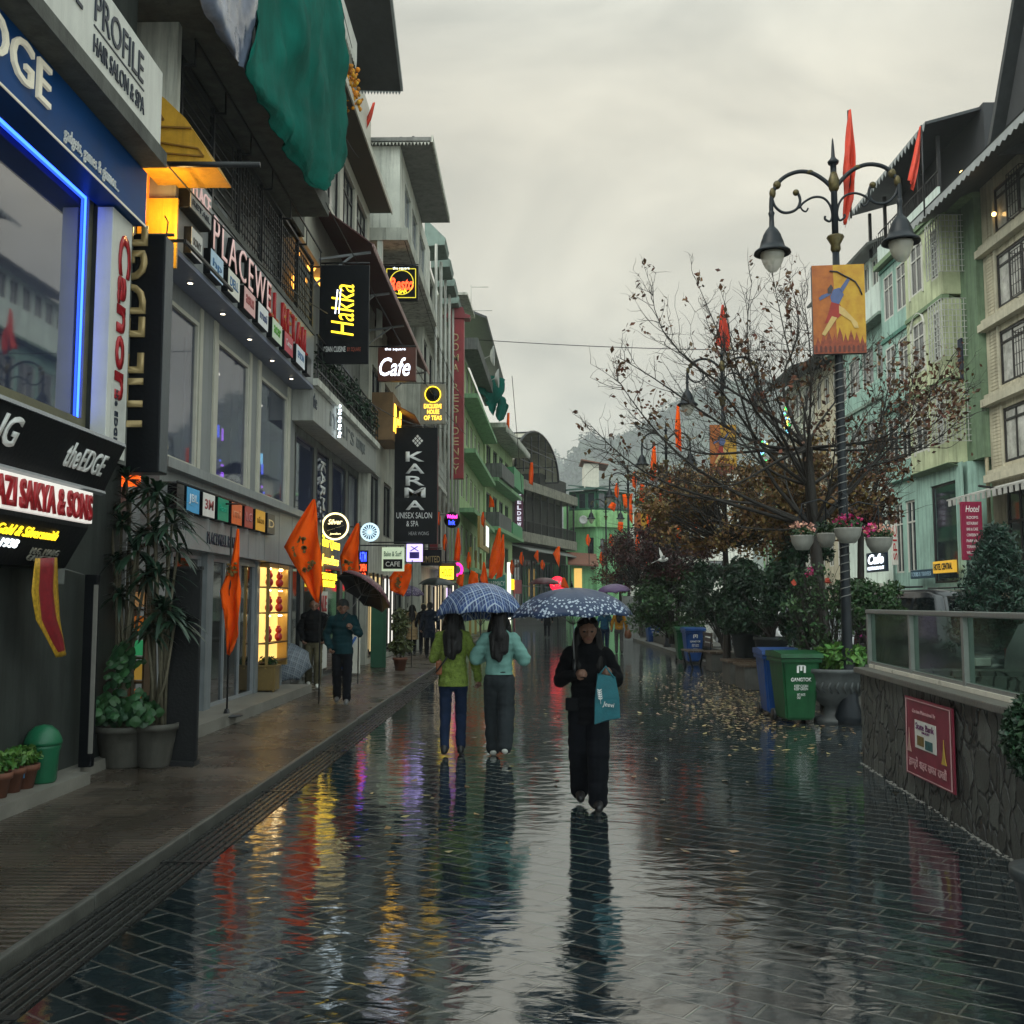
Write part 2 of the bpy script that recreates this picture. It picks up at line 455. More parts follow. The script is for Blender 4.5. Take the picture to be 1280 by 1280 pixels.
def window(fr, op, parent, fm, pm, nx=2, nz=1, fw=.06, dep=.12, v=0.0, name='window', transom=None):
    a, b, c, d = op[:4]
    mb = MB(fr); y0, y1 = v - dep, v - dep + .06
    mb.box(a + .002, a + fw, y0, y1, c + .002, d - .002); mb.box(b - fw, b - .002, y0, y1, c + .002, d - .002)
    mb.box(a + fw, b - fw, y0, y1, c + .002, c + fw); mb.box(a + fw, b - fw, y0, y1, d - fw, d - .002)
    for k in range(1, nx):
        u = a + (b - a) * k / nx; mb.box(u - fw * .4, u + fw * .4, y0, y1 - .008, c + fw, d - fw)
    for k in range(1, nz):
        z = c + (d - c) * k / nz; mb.box(a + fw, b - fw, y0, y1 - .012, z - fw * .35, z + fw * .35)
    if transom:
        z = c + (d - c) * transom; mb.box(a + fw, b - fw, y0, y1 - .005, z - fw * .4, z + fw * .4)
    w = mb.build(name, fm, parent)
    pb = MB(fr); pb.box(a + fw * .5, b - fw * .5, y0 + .005, y0 + .02, c + fw * .5, d - fw * .5)
    pb.build('pane', pm, w)
    return w
GLASS = M('window_glass', (.012, .02, .026), rough=.045, var=.5, scale=.8, bump=.02, bscale=2, ior=1.9)
GLASSB = M('shop_glass', (.03, .04, .085), rough=.03, var=.4, scale=.6, bump=.015, bscale=1.5, ior=3.0)
def showroom_glass():
    m = bpy.data.materials.new('showroom_glass'); m.use_nodes = True; nt = m.node_tree; b = nt.nodes['Principled BSDF']
    b.inputs['Base Color'].default_value = (.04, .05, .09, 1); b.inputs['Roughness'].default_value = .03; b.inputs['IOR'].default_value = 3.0
    tr = nd(nt, 'ShaderNodeBsdfTransparent'); tr.inputs['Color'].default_value = (.8, .85, .95, 1)
    mx = nd(nt, 'ShaderNodeMixShader'); mx.inputs[0].default_value = .6
    nt.links.new(tr.outputs[0], mx.inputs[1]); nt.links.new(b.outputs[0], mx.inputs[2]); nt.links.new(mx.outputs[0], nt.nodes['Material Output'].inputs['Surface']); return m
SHOWG = showroom_glass()
CURT = M('curtained_pane', (.42, .42, .38), rough=.12, var=.55, scale=2.2, bump=.02, ior=1.6)
DARKM = M('dark_metal', (.012, .013, .015), rough=.4, var=.3, scale=6)
BLACKP = M('black_panel', (.006, .007, .009), rough=.4, var=.4, scale=3, spec=.2)
DOORG = M('door_glass', (.006, .008, .009), rough=.04, var=.4, bump=.01, bscale=2, ior=1.5)
GREYW = M('grey_render', (.17, .175, .16), rough=.75, var=.35, scale=2, streak=.7, bump=.25)
DKW = M('dark_render', (.032, .038, .034), rough=.7, var=.4, scale=2, streak=.8)
CONC = M('raw_concrete', (.12, .122, .108), rough=.85, var=.4, scale=2.5, streak=.5, bump=.35)
WHITEW = M('white_render', (.68, .68, .6), rough=.75, var=.2, scale=1.6, streak=.75, bump=.2)
WHITEP = M('white_sign_board', (.68, .68, .62), rough=.4, var=.12, scale=2, streak=.25, bump=.03)
ALU = M('grey_aluminium', (.3, .32, .34), rough=.35, var=.2, scale=4, metal=.3)
CREAMF = M('cream_frame', (.52, .5, .42), rough=.45, var=.15, scale=4, streak=.2)
YPAINT = M('yellow_paint', (.62, .34, .03), rough=.35, var=.3, scale=3, streak=.5)
INTD = M('dark_interior', (.01, .011, .012), rough=.9, var=.5, scale=1.2, bump=0)
DOWN, UPZ = V((0, 0, -1)), V((0, 0, 1))
YV, XV = V((0, 1, 0)), V((1, 0, 0))

# ================================================================ near shop with the big window
F = LF(-4.4)
b1 = thing('shop_building', 'dark grey near shop with big upstairs window edged by a blue light strip', 'building', (-4.4, 4, 0))
ops = [(1.0, 10.05, 3.45, 5.95), (1.0, 7.9, .17, 2.5)]
mb = MB(F); mb.box(-4, 10.9, -7, -.18, 0, 12.5); sheet(mb, -4, 10.9, 0, 12.5, ops, .17)
mb.quad((10.9, 0, 0), (10.9, -.18, 0), (10.9, -.18, 12.5), (10.9, 0, 12.5))
mb.build('wall', DKW, b1)
ow = window(F, ops[0], b1, M('olive_frame', (.16, .15, .09), rough=.5), GLASSB, nx=2, fw=.1, dep=.1)
BLUE = E('blue_led', (.02, .08, 1.0), 5.0)
mb = MB(F); z = 5.78
mb.box(2, 9.9, -.07, -.058, z, z + .028); mb.box(9.9, 9.928, -.07, -.058, 3.55, z + .028)
mb.build('light_strip', BLUE, b1)
# roller shutter doorway
mb = MB(F); mb.box(1, 7.9, -.165, -.12, .17, 2.5)
for k in range(60): mb.box(1.02, 7.88, -.12, -.105, .2 + k * .038, .222 + k * .038)
mb.build('shutter', M('brown_shutter', (.03, .024, .018), rough=.55, var=.3), b1)
each('pilaster', GREYW, b1, lambda m_, b: m_.box(*b), [(7.9, 8.0, 0, .04, .17, 2.5), (10.05, 10.2, 0, .03, 3.4, 6.0), (10.55, 10.9, .0, .06, 3.2, 6.0)], F)
# slab with the salon board on it
mb = MB(); mb.box(-4.4, -3.87, -3, 10.5, 6.36, 6.52)
mb.build('slab', CONC, b1)
s = thing('shop_sign', 'long white salon sign board above the blue shop sign', 'sign', (-3.95, 8, 6.55))
mb = MB(); mb.bbox(-4.35, -3.93, 1, 10.47, 6.525, 7.4, .01); mb.build('board', WHITEP, s)
NAVY = M('navy_letter', (.02, .03, .05), rough=.4, bump=0)
def onX(X, px0, py_base, px1): return FX(px0, py_base, X), FX(px1, py_base, X)
ya, yb = FX(116, 60, -3.93).y, FX(178, 100, -3.93).y
text('PROFILE', (-3.928, ya, 6.98), YV, UPZ, .3, NAVY, s, W=yb - ya)
mb = MB(); mb.box(-3.93, -3.922, ya, yb + .04, 6.925, 6.94); mb.build('underline', NAVY, s)
text('HAIR SALON & SPA', (-3.928, ya, 6.68), YV, UPZ, .17, NAVY, s, W=yb - ya + .05)
text('PROFILE', (-3.928, ya - 1.35, 6.92), YV, UPZ, .27, NAVY, s, W=1.1)
arc = [V((-3.925, ya - 1.05 + .55 * math.cos(t), 6.95 + .4 * math.sin(t))) for t in [PI * .6 + i * PI * .075 for i in range(14)]]
mb = MB(); mb.tube(arc, .012, 5); mb.build('emblem', M('grey_letter', (.2, .21, .22), bump=0), s)
# blue fascia
s = thing('shop_sign', 'long blue shop sign with white capital letters over the big window', 'sign', (-4.15, 8, 5.8))
BLUEP = M('blue_sign_board', (.006, .06, .21), rough=.4, var=.25, scale=1.5, bump=.03, spec=.15)
mb = MB(); mb.bbox(-4.4, -4.12, 1, 10.62, 5.76, 6.352, .01); mb.build('board', BLUEP, s)
CREAML = M('cream_letter', (.75, .7, .55), rough=.4, bump=0, emit=(1, .95, .75), es=.12)
WHL = M('white_letter', (.8, .8, .78), rough=.4, bump=0)
y1 = FX(63, 120, -4.1).y
text('THE EDGE', (-4.118, y1 - 2.6, 5.93), YV, UPZ, .36, CREAML, s, W=2.6, ext=.03)
ya, yb = FX(81, 190, -4.1).y, FX(150, 230, -4.1).y
text('gadgets, games & gizmos...', (-4.118, ya, 5.79), YV, UPZ, .16, WHL, s, W=yb - ya)
mb = MB(); mb.box(-4.125, -4.113, 1, 10.62, 5.752, 5.77); mb.build('edge_trim', CREAML, s)
# grey backing panel + white camera-brand panel
s = thing('shop_sign', 'narrow white upright panel with red letters beside the blue lit window', 'sign', (-4.2, 10.5, 3.3))
yA, yB = FX(135, 450, -4.22).y, FX(160, 450, -4.22).y
mb = MB(); mb.bbox(-4.38, -4.22, yA, yB, 3.2, 5.74, .008); mb.build('board', WHITEP, s)
REDL = M('red_letter', (.42, .012, .02), rough=.35, bump=0)
text('Canon', (-4.217, yA + .16, 5.55), DOWN, YV, .3, REDL, s, W=1.75, bold=.03)
mb = MB(); mb.box(-4.219, -4.213, yA + .1, yB - .05, 3.3, 3.95); mb.build('plate', M('paper', (.6, .6, .56), bump=0), s)
text('the EDGE', (-4.212, yA + .18, 3.9), DOWN, YV, .07, NAVY, s, W=.55)
# projecting black sign
s = thing('shop_sign', 'tall black projecting sign with gold upright capitals over the planters', 'sign', (-4.2, 10.95, 3.1))
mb = MB(); x1 = FY(202, 440, 10.85).x
mb.bbox(-4.75, x1, 10.85, 11.13, 3.13, 5.76, .012); mb.build('box', BLACKP, s)
mb = MB(); mb.box(x1 - .004, x1 + .006, 10.87, 11.11, 3.15, 5.74); mb.build('edge_trim', M('slate', (.08, .09, .1), rough=.4), s)
GOLDL = M('gold_letter', (.4, .29, .13), rough=.35, metal=.3, bump=0)
xr = FY(181, 450, 10.85).x
text('THE EDGE', (xr, 10.848, FY(165, 548, 10.85).z), UPZ, V((-1, 0, 0)), .4, GOLDL, s, W=2.35, ext=.025, bold=.02)
mb = MB(); mb.tube([(-4.75, 10.98, 5.8), (x1 + .05, 10.98, 5.8)], .018, 6); mb.tube([(x1 - .04, 10.98, 5.76), (x1 - .02, 10.98, 5.95), (x1 - .06, 10.98, 6.02)], .008, 5)
mb.build('bracket', DARKM, s)
# slanted black fascia low
s = thing('shop_sign', 'slanted black shop fascia with white letters above the jeweller lightbox', 'sign', (-4.1, 8, 2.8))
ye = 9.72
prof = [(-4.39, 2.74), (-4.1, 2.78), (-3.9, 3.22), (-3.93, 3.26), (-4.39, 3.26)]
mb = MB(); mb.slab([(x, 1, z) for x, z in prof], (0, ye - 1, 0)); mb.build('box', BLACKP, s)
mb = MB(); mb.slab([(-4.11, 1, 2.755), (-4.07, 1, 2.775), (-4.08, 1, 2.80)], (0, ye - 1, 0)); mb.slab([(-3.92, 1, 3.225), (-3.89, 1, 3.228), (-3.9, 1, 3.262)], (0, ye - 1, 0)); mb.build('edge_trim', ALU, s)
nv = V((.2, 0, .44)).normalized()
def slant(y, t): return V((-4.1 + .2 * t + .004, y, 2.78 + .44 * t))
ya, yb = FX(81, 575, -4.0).y, FX(129, 585, -4.0).y
text('the', slant(ya, .3), YV, nv, .23, WHL, s, W=(yb - ya) * .34, bold=.02)
text('EDGE', slant(ya + (yb - ya) * .38, .3), YV, nv, .21, WHL, s, W=(yb - ya) * .62, bold=.02)
ya = FX(19, 545, -4.0).y
text('GAMING', slant(ya - 1.25, .34), YV, nv, .25, WHL, s, W=1.25, bold=.02)
# jeweller lightbox
s = thing('shop_sign', 'white lightbox with red capitals of a jeweller under the slanted black fascia', 'sign', (-4.1, 8, 2.45))
LBW = M('lightbox_white', (.7, .7, .66), rough=.4, bump=0, emit=(1, .93, .85), es=.35)
yE = 9.27
mb = MB(); mb.bbox(-4.39, -4.0, 1, yE, 2.45, 2.735, .006); mb.build('box', LBW, s)
text('KAZI SAKYA & SONS', (-3.998, yE - 1.84, 2.47), YV, UPZ, .235, REDL, s, W=1.8, bold=.028, ext=.02)
s = thing('shop_sign', 'slanted black jeweller sign with small yellow words below the red lettered lightbox', 'sign', (-4.1, 8, 2.05))
mb = MB(); mb.slab([(-4.39, 1, 2.03), (-4.2, 1, 2.04), (-4.0, 1, 2.4), (-4.0, 1, 2.44), (-4.39, 1, 2.44)], (0, yE - .08 - 1, 0)); mb.build('box', BLACKP, s)
nv2 = V((.2, 0, .36)).normalized()
def sl2(y, t): return V((-4.2 + .2 * t + .003, y, 2.04 + .36 * t))
YEL = E('yellow_light', (1, .66, .02), 1.2); WLI = E('white_light', (.85, .95, 1.0), 1.6)
text('Gold & Silversmith', sl2(7.7, .62), YV, nv2, .09, YEL, s, W=1.0, shear=.2)
text('EST: 1938', sl2(7.55, .36), YV, nv2, .075, WLI, s, W=.58)
text('M.G. MARG\nGANGTOK', sl2(8.4, .12), YV, nv2, .12, M('dim_letter', (.25, .24, .2), bump=0), s, W=.5)
# hanging gold-edged cloth
def cloth_strip(rows, name, mats, label, cat, group=None, edge=.12, bow=.03, n=8):
    """rows: list of (left point, right point) from top to bottom; folds are modelled"""
    mb = MB(); rows2 = []
    for i in range(len(rows) - 1):
        for k in range(3):
            t = k / 3; rows2.append((V(rows[i][0]).lerp(V(rows[i + 1][0]), t), V(rows[i][1]).lerp(V(rows[i + 1][1]), t)))
    rows2.append((V(rows[-1][0]), V(rows[-1][1])))
    vs = []; m = len(rows2)
    for i, (a, b) in enumerate(rows2):
        d = (b - a); nrm = V((-d.y, d.x, 0)); nrm = nrm.normalized() if nrm.length > 1e-6 else V((0, -1, 0))
        for k in range(n + 1):
            t = k / n; ph = 7 * t + i * .1
            vs.append(a.lerp(b, t) + nrm * bow * (math.sin(ph) + .5 * math.sin(2.3 * ph + i * .3)))
    fl = []; ml = []
    for i in range(m - 1):
        for k in range(n):
            t = (k + .5) / n
            fl.append((i * (n + 1) + k, i * (n + 1) + k + 1, (i + 1) * (n + 1) + k + 1, (i + 1) * (n + 1) + k)); ml.append(1 if (len(mats) > 1 and (t < edge or t > 1 - edge or i >= m - 2)) else 0)
    mb.smooth = True; mb.add(vs, fl); mb.mi = ml
    o = mb.build(name, mats); tag(o, label, cat, group)
    md = o.modifiers.new('thickness', 'SOLIDIFY'); md.thickness = .004
    return o
P = lambda x, y: FX(x, y, -4.08)
mar = M('maroon_satin', (.22, .012, .02), rough=.4, var=.4, scale=14); gold = M('gold_trim', (.6, .36, .03), rough=.35, var=.5, scale=30, metal=.3)
cloth_strip([(P(44, 698), P(72, 697)), (P(41, 740), P(73, 735)), (P(46, 775), P(77, 772)), (P(62, 805), P(82, 798)), (P(72, 822), P(84, 818))], 'cloth_pennant', [mar, gold],
            'maroon cloth pennant with gold edge hanging under the jeweller sign', 'pennant', edge=.2, bow=.016)
# wall lamp box / cable by the door
mb = MB(); mb.bbox(-4.4, -4.3, 9.25, 9.42, 1.9, 2.06, .01); mb.tube([(-4.33, 8.6, 2.12), (-4.33, 9.3, 2.06), (-4.33, 9.9, 2.0)], .008, 5)
mb.build('meter_box', M('grey_box', (.14, .15, .14), rough=.6), label='small grey electric box on the dark shop wall', cat='meter box')
# bin
s = thing('waste_bin', 'small green litter bin with a domed lid by the dark shop wall', 'bin', tuple(FZ(52, 978, .17)))
GRP = M('green_plastic', (.01, .12, .055), rough=.38, var=.2, scale=5)
x, y, z = s.location
mb = MB(); mb.lathe((x, y, z), [(.105, 0), (.12, .02), (.135, .26), (.148, .3), (.148, .325), (.14, .33)], 24); mb.build('body', GRP, s)
mb = MB(); mb.lathe((x, y, z), [(.155, .325), (.158, .35), (.15, .38), (.12, .44), (.07, .485), (.0, .5)], 24); mb.build('lid', GRP, s)
mb = MB(); mb.box(x - .03, x + .03, y - .139, y - .128, z + .2, z + .26); mb.build('emblem', M('dark_green', (.005, .04, .02), bump=0), s)

# ================================================================ shop with the big lit board
b2 = thing('shop_building', 'grey shop with three tall upstairs windows and a long brand board', 'building', (-4.5, 16, 0))
XB = -4.72
fr = LF(XB)
Yq = lambda px, X, py=500: FX(px, py, X).y
wins = [(Yq(198, XB), Yq(246, XB), 3.6, 5.72), (Yq(270, XB), Yq(310, XB), 3.6, 5.72), (Yq(325, XB), Yq(359, XB), 3.6, 5.72)]
gl = [(13.4, 14.6, .21, 2.4), (14.95, 17.5, .21, 2.4), (17.75, 19.2, .7, 2.38), (19.35, 20.1, .21, 2.4)]
mb = MB(fr); mb.box(11.9, 20.3, -7, -.5, 0, 9.2)
sheet(mb, 11.9, 20.3, 0, 7.0, wins + gl, .16); mb.quad((11.9, 0, 0), (11.9, -.5, 0), (11.9, -.5, 7.0), (11.9, 0, 7.0))
mb.build('wall', M('cladding_grey', (.23, .24, .24), rough=.45, var=.15, scale=2, streak=.3), b2)
for w_ in wins:      # lit goods inside the showroom
    for k in range(16):
        u = random.uniform(w_[0] + .1, w_[1] - .08); z = w_[2] + .1 + random.random() ** 1.8 * 1.0; c_ = random.choice(('violet', 'violet', 'blue', 'warm', 'cyan'))
        mb = MB(fr); mb.box(u, u + random.uniform(.02, .09), -.4, -.37, z, z + random.choice((.03, .05, .2))); mb.build('display_light', E('display_' + c_, {'violet': (.55, .15, 1), 'blue': (.1, .15, 1), 'warm': (1, .7, .3), 'cyan': (.3, .8, 1)}[c_], 2.2), b2)
    mb = MB(fr); mb.lathe(((w_[0] + w_[1]) / 2, -.3, w_[3] - .35), [(0, .03), (.07, .03), (.09, 0), (0, 0)], 12); mb.build('display_light', E('warm_white', (1, .85, .6), 3.0), b2)
    mb = MB(fr); mb.box(w_[0] - .1, w_[1] + .1, -.48, -.45, w_[2], w_[3]); mb.build('showroom_wall', M('showroom_paint', (.2, .22, .34), rough=.7, var=.3), b2)
for w_ in wins: window(fr, w_, b2, CREAMF, SHOWG, nx=1, fw=.06, dep=.05, transom=None)
# inner glazing posts either side
pil = [(wins[2][1] + .02, wins[2][1] + .2, 0, .03, 3.55, 5.95)]
for a, b in ((wins[0][1], wins[1][0]), (wins[1][1], wins[2][0])): pil += [(a + .03, a + .16, 0, .02, 3.55, 5.95), (b - .2, b - .03, 0, .03, 3.55, 5.95)]
each('pilaster', CREAMF, b2, lambda m_, b: m_.box(*b), pil, fr)
for g in (gl[0], gl[1], gl[3]): window(fr, g, b2, ALU, DOORG, nx=3 if g is gl[1] else 1, fw=.05, dep=.04, name='shop_window')
each('pillar', M('grey_pillar', (.2, .22, .23), rough=.5, streak=.4), b2, lambda m_, b: m_.box(*b), [(-4.75, -4.62, 14.62, 14.92, .21, 2.45), (-4.72, -4.65, 19.22, 19.33, .21, 2.45), (-4.72, -4.67, 17.53, 17.7, .21, 2.45)])
# ground fascia and ledge
mb = MB(); mb.box(-4.72, -4.5, 12.3, 20.2, 2.45, 3.38)
for k in range(1, 8): mb.box(-4.502, -4.496, 12.3 + k - .004, 12.3 + k + .004, 2.47, 3.36)
mb.box(-4.72, -4.36, 12.2, 20.2, 3.38, 3.5)
mb.build('fascia', M('panel_grey', (.26, .27, .27), rough=.4, var=.12, scale=1.5, streak=.35), b2)
# soffit + board + balcony slab
mb = MB(); mb.box(-4.72, -4.3, 11.95, 20.0, 5.98, 6.04)
for k in range(5): mb.lathe((-4.5, 13.2 + k * 1.45, 5.965), [(.05, 0), (.055, .015)], 12)
mb.build('soffit', M('blue_grey_panel', (.2, .22, .3), rough=.4, var=.15, streak=.2), b2)
each('downlight', E('warm_white', (1, .85, .6), 3.0), b2, lambda m_, k: m_.lathe((-4.5, 13.2 + k * 1.45, 5.958), [(.035, 0), (.035, .004)], 10), range(5))
mb = MB(); mb.box(-6, -4.28, 11.95, 20.0, 7.06, 7.16); mb.build('slab', CONC, b2)
s = thing('shop_sign', 'long grey board of big pink capitals and brand tiles above the upstairs windows', 'sign', (-4.3, 16, 6.05))
mb = MB(); mb.bbox(-4.72, -4.3, 12.0, 20.0, 6.045, 7.055, .008); mb.build('board', M('board_grey', (.26, .27, .27), rough=.4, var=.12, scale=1.5, streak=.3), s)
PINK = M('pink_letter', (.78, .56, .53), rough=.4, bump=0, emit=(1, .62, .58), es=.2)
LRED = M('dark_red_letter', (.22, .012, .02), rough=.25, bump=0, emit=(1, .05, .03), es=.05)
def XY(px, X): return FX(px, 350, X).y
text('PLACEWE', (-4.3, XY(268, -4.2), 6.45), YV, UPZ, .49, BLACKP, s, W=XY(341.4, -4.2) - XY(268, -4.2), ext=.07, bold=.012, spacing=1.22)
text('PLACEWE', (-4.229, XY(268, -4.2), 6.46), YV, UPZ, .47, PINK, s, W=XY(341, -4.2) - XY(268, -4.2), ext=.01, bold=-.01, spacing=1.22)
text('LL', (-4.3, XY(342.5, -4.2), 6.46), YV, UPZ, .47, LRED, s, W=XY(353, -4.2) - XY(342.5, -4.2), ext=.05, bold=-.01, spacing=1.22)
text('RETAIL', (-4.3, XY(359, -4.2), 6.46), YV, UPZ, .47, LRED, s, W=XY(390, -4.2) - XY(359, -4.2), ext=.05, bold=-.01, spacing=1.22)
def tile(px0, px1, X, zc, h, col, word, wcol, par, th=.1, em=0):
    ya, yb = XY(px0, X + th), XY(px1, X + th)
    mb = MB(); mb.m = 0; mb.box(X, X + th - .006, ya, yb, zc - h / 2, zc + h / 2); mb.m = 1; mb.box(X + th - .006, X + th, ya + .004, yb - .004, zc - h / 2 + .004, zc + h / 2 - .004)
    face = M('tile_%02x%02x%02x' % tuple(int(c * 255) for c in col), col, rough=.35, var=.15, scale=8, bump=0, emit=col if em else None, es=em)
    t = mb.build('brand_tile', [BLACKP, face], par)
    if word:
        W = (yb - ya) * .72; n = max(1, len(word))
        text(word, (X + th + .002, ya + (yb - ya) * .14, zc - min(h * .2, W / n * .55)), YV, UPZ, min(h * .4, W / n * 1.3), M('word_%d_%d_%d' % tuple(int(c * 9) for c in wcol), wcol, bump=0), t, W=W, ext=.004, bold=.02)
for px0, px1, col, word, wc in [(238, 252, (.45, .45, .42), 'SONY', (.1, .1, .1)), (263, 279, (.35, .5, .62), 'hp', (.08, .2, .4)), (285.5, 300, (.6, .6, .52), 'DELL', (.1, .2, .35)), (306, 320, (.6, .33, .32), 'asus', (.4, .1, .1)),
                               (324, 336.5, (.6, .62, .62), 'msi', (.05, .08, .2)), (342, 354, (.5, .6, .45), 'acer', (.1, .4, .03)), (357.5, 368, (.42, .03, .06), 'Canon', (.8, .7, .7)), (372.5, 383, (.62, .66, .7), 'EPSON', (.03, .12, .4)), (386, 391, (.03, .03, .03), '', (0, 0, 0))]:
    tile(px0, px1, -4.3, 6.24, .34, col, word, wc, s, em=.08)
s2 = thing('shop_sign', 'small framed sign with pink letters beside the long brand board', 'sign', (-4.25, 12.6, 6.4))
y0, y1 = XY(235, -4.15), XY(263, -4.15)
mb = MB(); mb.bbox(-4.3, -4.16, y0, y1, 6.56, 7.04, .01); mb.build('box', [BLACKP], s2)
mb = MB(); mb.box(-4.16, -4.152, y0 + .02, y1 - .02, 6.58, 7.02); mb.build('plate', M('tile_grey', (.4, .4, .38), bump=0), s2)
text('PLACE', (-4.15, y0 + .08, 6.76), YV, UPZ, .2, PINK, s2, W=(y1 - y0) * .8)
text('RETAIL', (-4.15, y0 + .08, 6.63), YV, UPZ, .07, NAVY, s2, W=(y1 - y0) * .8)
mb = MB(); a = FX(231, 301, -4.0); mb.bar(a, a + V((0, 1.9, 0)), .035); mb.bar(a, a + V((-.3, 0, 0)), .03)
mb.build('sign_bracket', DARKM, label='rusty flat bracket bar in front of the pink lettered board', cat='bracket')
# ground fascia sign: tiles and words
s = thing('shop_sign', 'row of coloured brand tiles and small capitals on the ground floor fascia', 'sign', (-4.5, 15, 2.6))
for px0, px1, col, word, wc in [(229, 238, (.02, .02, .02), '', (0, 0, 0)), (241.5, 257, (.05, .3, .55), 'JBL', (.7, .8, .9)), (261.5, 276, (.62, .6, .56), '3M', (.4, .02, .03)), (280, 293, (.0, .23, .13), 'Razer', (.02, .4, .25)), (297, 309.5, (.6, .12, .03), 'mi', (.8, .3, .15)),
                               (313, 323, (.3, .04, .03), 'LG', (.5, .2, .2)), (326.5, 338, (.72, .36, .02), 'nikon', (.4, .2, .02)), (341, 350, (.04, .035, .03), 'D', (.8, .6, .3))]:
    tile(px0, px1, -4.5, 3.07, .34, col, word, wc, s, th=.12, em=.1)
text('PLACEWELL RETAIL', (-4.498, XY(267, -4.5), 2.56), YV, UPZ, .17, NAVY, s, W=XY(305, -4.5) - XY(267, -4.5), bold=.015)
text('ELECTRONICS', (-4.498, XY(215, -4.5), 2.68), YV, UPZ, .12, M('faint_letter', (.13, .14, .14), bump=0), s, W=XY(248, -4.5) - XY(215, -4.5))
mb = MB(); a = FX(222, 602, -4.15); mb.tube([a, a + V((0, 2.9, 0))], .018, 6); mb.tube([a + V((0, .1, 0)), a + V((-.35, .1, 0))], .015, 6); mb.tube([a + V((0, 2.7, 0)), a + V((-.35, 2.7, 0))], .015, 6)
mb.build('sign_bracket', DARKM, label='thin black pole held in front of the coloured brand tiles', cat='bracket')
# lit display niche
dz = thing('display_case', 'tall lit yellow display niche of red gifts in the shop front', 'display case', (-4.7, 17.6, .7))
g = gl[2]
WARM = M('warm_niche', (.6, .42, .15), rough=.6, bump=0, emit=(1, .62, .16), es=.8)
mb = MB(LF(XB)); mb.box(g[0], g[1], .004, .02, g[2], g[3]); mb.build('back_panel', WARM, dz)
mb = MB(LF(XB))
for zz in (g[2], 1.02, 1.55, 2.0): mb.box(g[0] + .01, g[1] - .01, .02, .2, zz, zz + .025)
mb.build('shelf', M('brown_shelf', (.12, .06, .02), rough=.5), dz)
mb = MB(LF(XB)); mb.box(g[0], g[0] + .05, .15, .2, g[2] - .1, g[3] + .05); mb.box(g[1] - .07, g[1], .02, .2, g[2] - .1, g[3] + .05); mb.box(g[0] + .05, g[1] - .07, .02, .2, g[3] - .02, g[3] + .05)
mb.build('frame', M('brass_frame', (.45, .3, .1), rough=.3, metal=.5), dz)
each('spotlight', E('spot_warm', (1, .8, .4), 14), dz, lambda m_, q: m_.lathe((q[0], .12, q[1]), [(.035, 0), (.035, .02)], 10), [(u, zz) for zz in (1.5, 1.95, 2.33) for u in (g[0] + .3, g[1] - .3)], LF(XB))
TOY = M('red_toy', (.45, .02, .02), rough=.4, var=.5, scale=12)
for zz in (1.045, 1.575, 2.025):
    for u in (g[0] + .36, g[1] - .36):
        mb = MB(LF(XB)); mb.ball((u, .11, zz + .08), (.09, .07, .08)); mb.ball((u, .11, zz + .2), (.065, .06, .06)); mb.ball((u - .05, .11, zz + .26), .025, 8, 6); mb.ball((u + .05, .11, zz + .26), .025, 8, 6)
        o = mb.build('soft_toy', TOY); tag(o, 'small red toy figure standing in the lit yellow display niche', 'toy', 'red toys in the display niche')
# balcony with railing above the board
mb = MB(); mb.box(-6.2, -5.6, 11.95, 20.2, 7.16, 8.9); mb.build('balcony_wall', DKW, b2)
wv_ = [(12.6, 14.4, 7.2, 8.6), (15.2, 17.0, 7.2, 8.6), (17.6, 19.6, 7.2, 8.6)]
for w_ in wv_: window(LF(-5.6), w_, b2, DARKM, GLASS, nx=2, v=.13)
mb = MB(); mb.box(-6.2, -4.3, 11.93, 12.05, 7.16, 8.9); mb.build('balcony_side', WHITEW, b2)
mb = MB(); X = -4.33
y = 12.15
posts = []
while y < 20.0:
    mb.box(X - .03, X + .03, y - .03, y + .03, 7.16, 8.5); posts.append(y); y += 1.28
for k in range(8):
    mb.box(X - .012, X + .012, 12.12, 19.9, 7.3 + k * .15, 7.32 + k * .15)
mb.box(X - .03, X + .03, 12.12, 19.9, 8.48, 8.53)
for p in posts:
    mb.box(X, X + .18, p - .015, p + .015, 8.4, 8.43); mb.box(X + .165, X + .18, p - .015, p + .015, 8.43, 8.75)
mb.box(X + .16, X + .185, 12.12, 19.9, 8.72, 8.745)
for k in range(36): mb.box(X + .05, X + .062, 14.2 + k * .14, 14.212 + k * .14, 7.16, 8.3)
mb.build('railing', DARKM, b2)
# items stored behind the railing
for k in range(9):
    mb = MB(); y = 13 + k * .75; mb.bbox(-5.3, -4.8, y, y + random.uniform(.3, .6), 7.16, 7.16 + random.uniform(.3, .95), .02)
    tag(mb.build('stored_carton', M('pale_cartons', (.4, .42, .42), rough=.6, var=.4, scale=2)), 'pale carton stored behind the black balcony railing', 'carton', 'cartons behind the balcony railing')
# slab over the balcony and upper storey
mb = MB(); mb.slab([(-3.7, 10.8, 8.85), (-3.7, 18.3, 8.85), (-3.7, 18.3, 9.2), (-3.7, 10.8, 9.2)], (-2.8, 0, 0))
mb.box(-6.5, -4.6, 10.9, 20.3, 9.2, 13.5)
mb.build('upper_storey', CONC, b2)
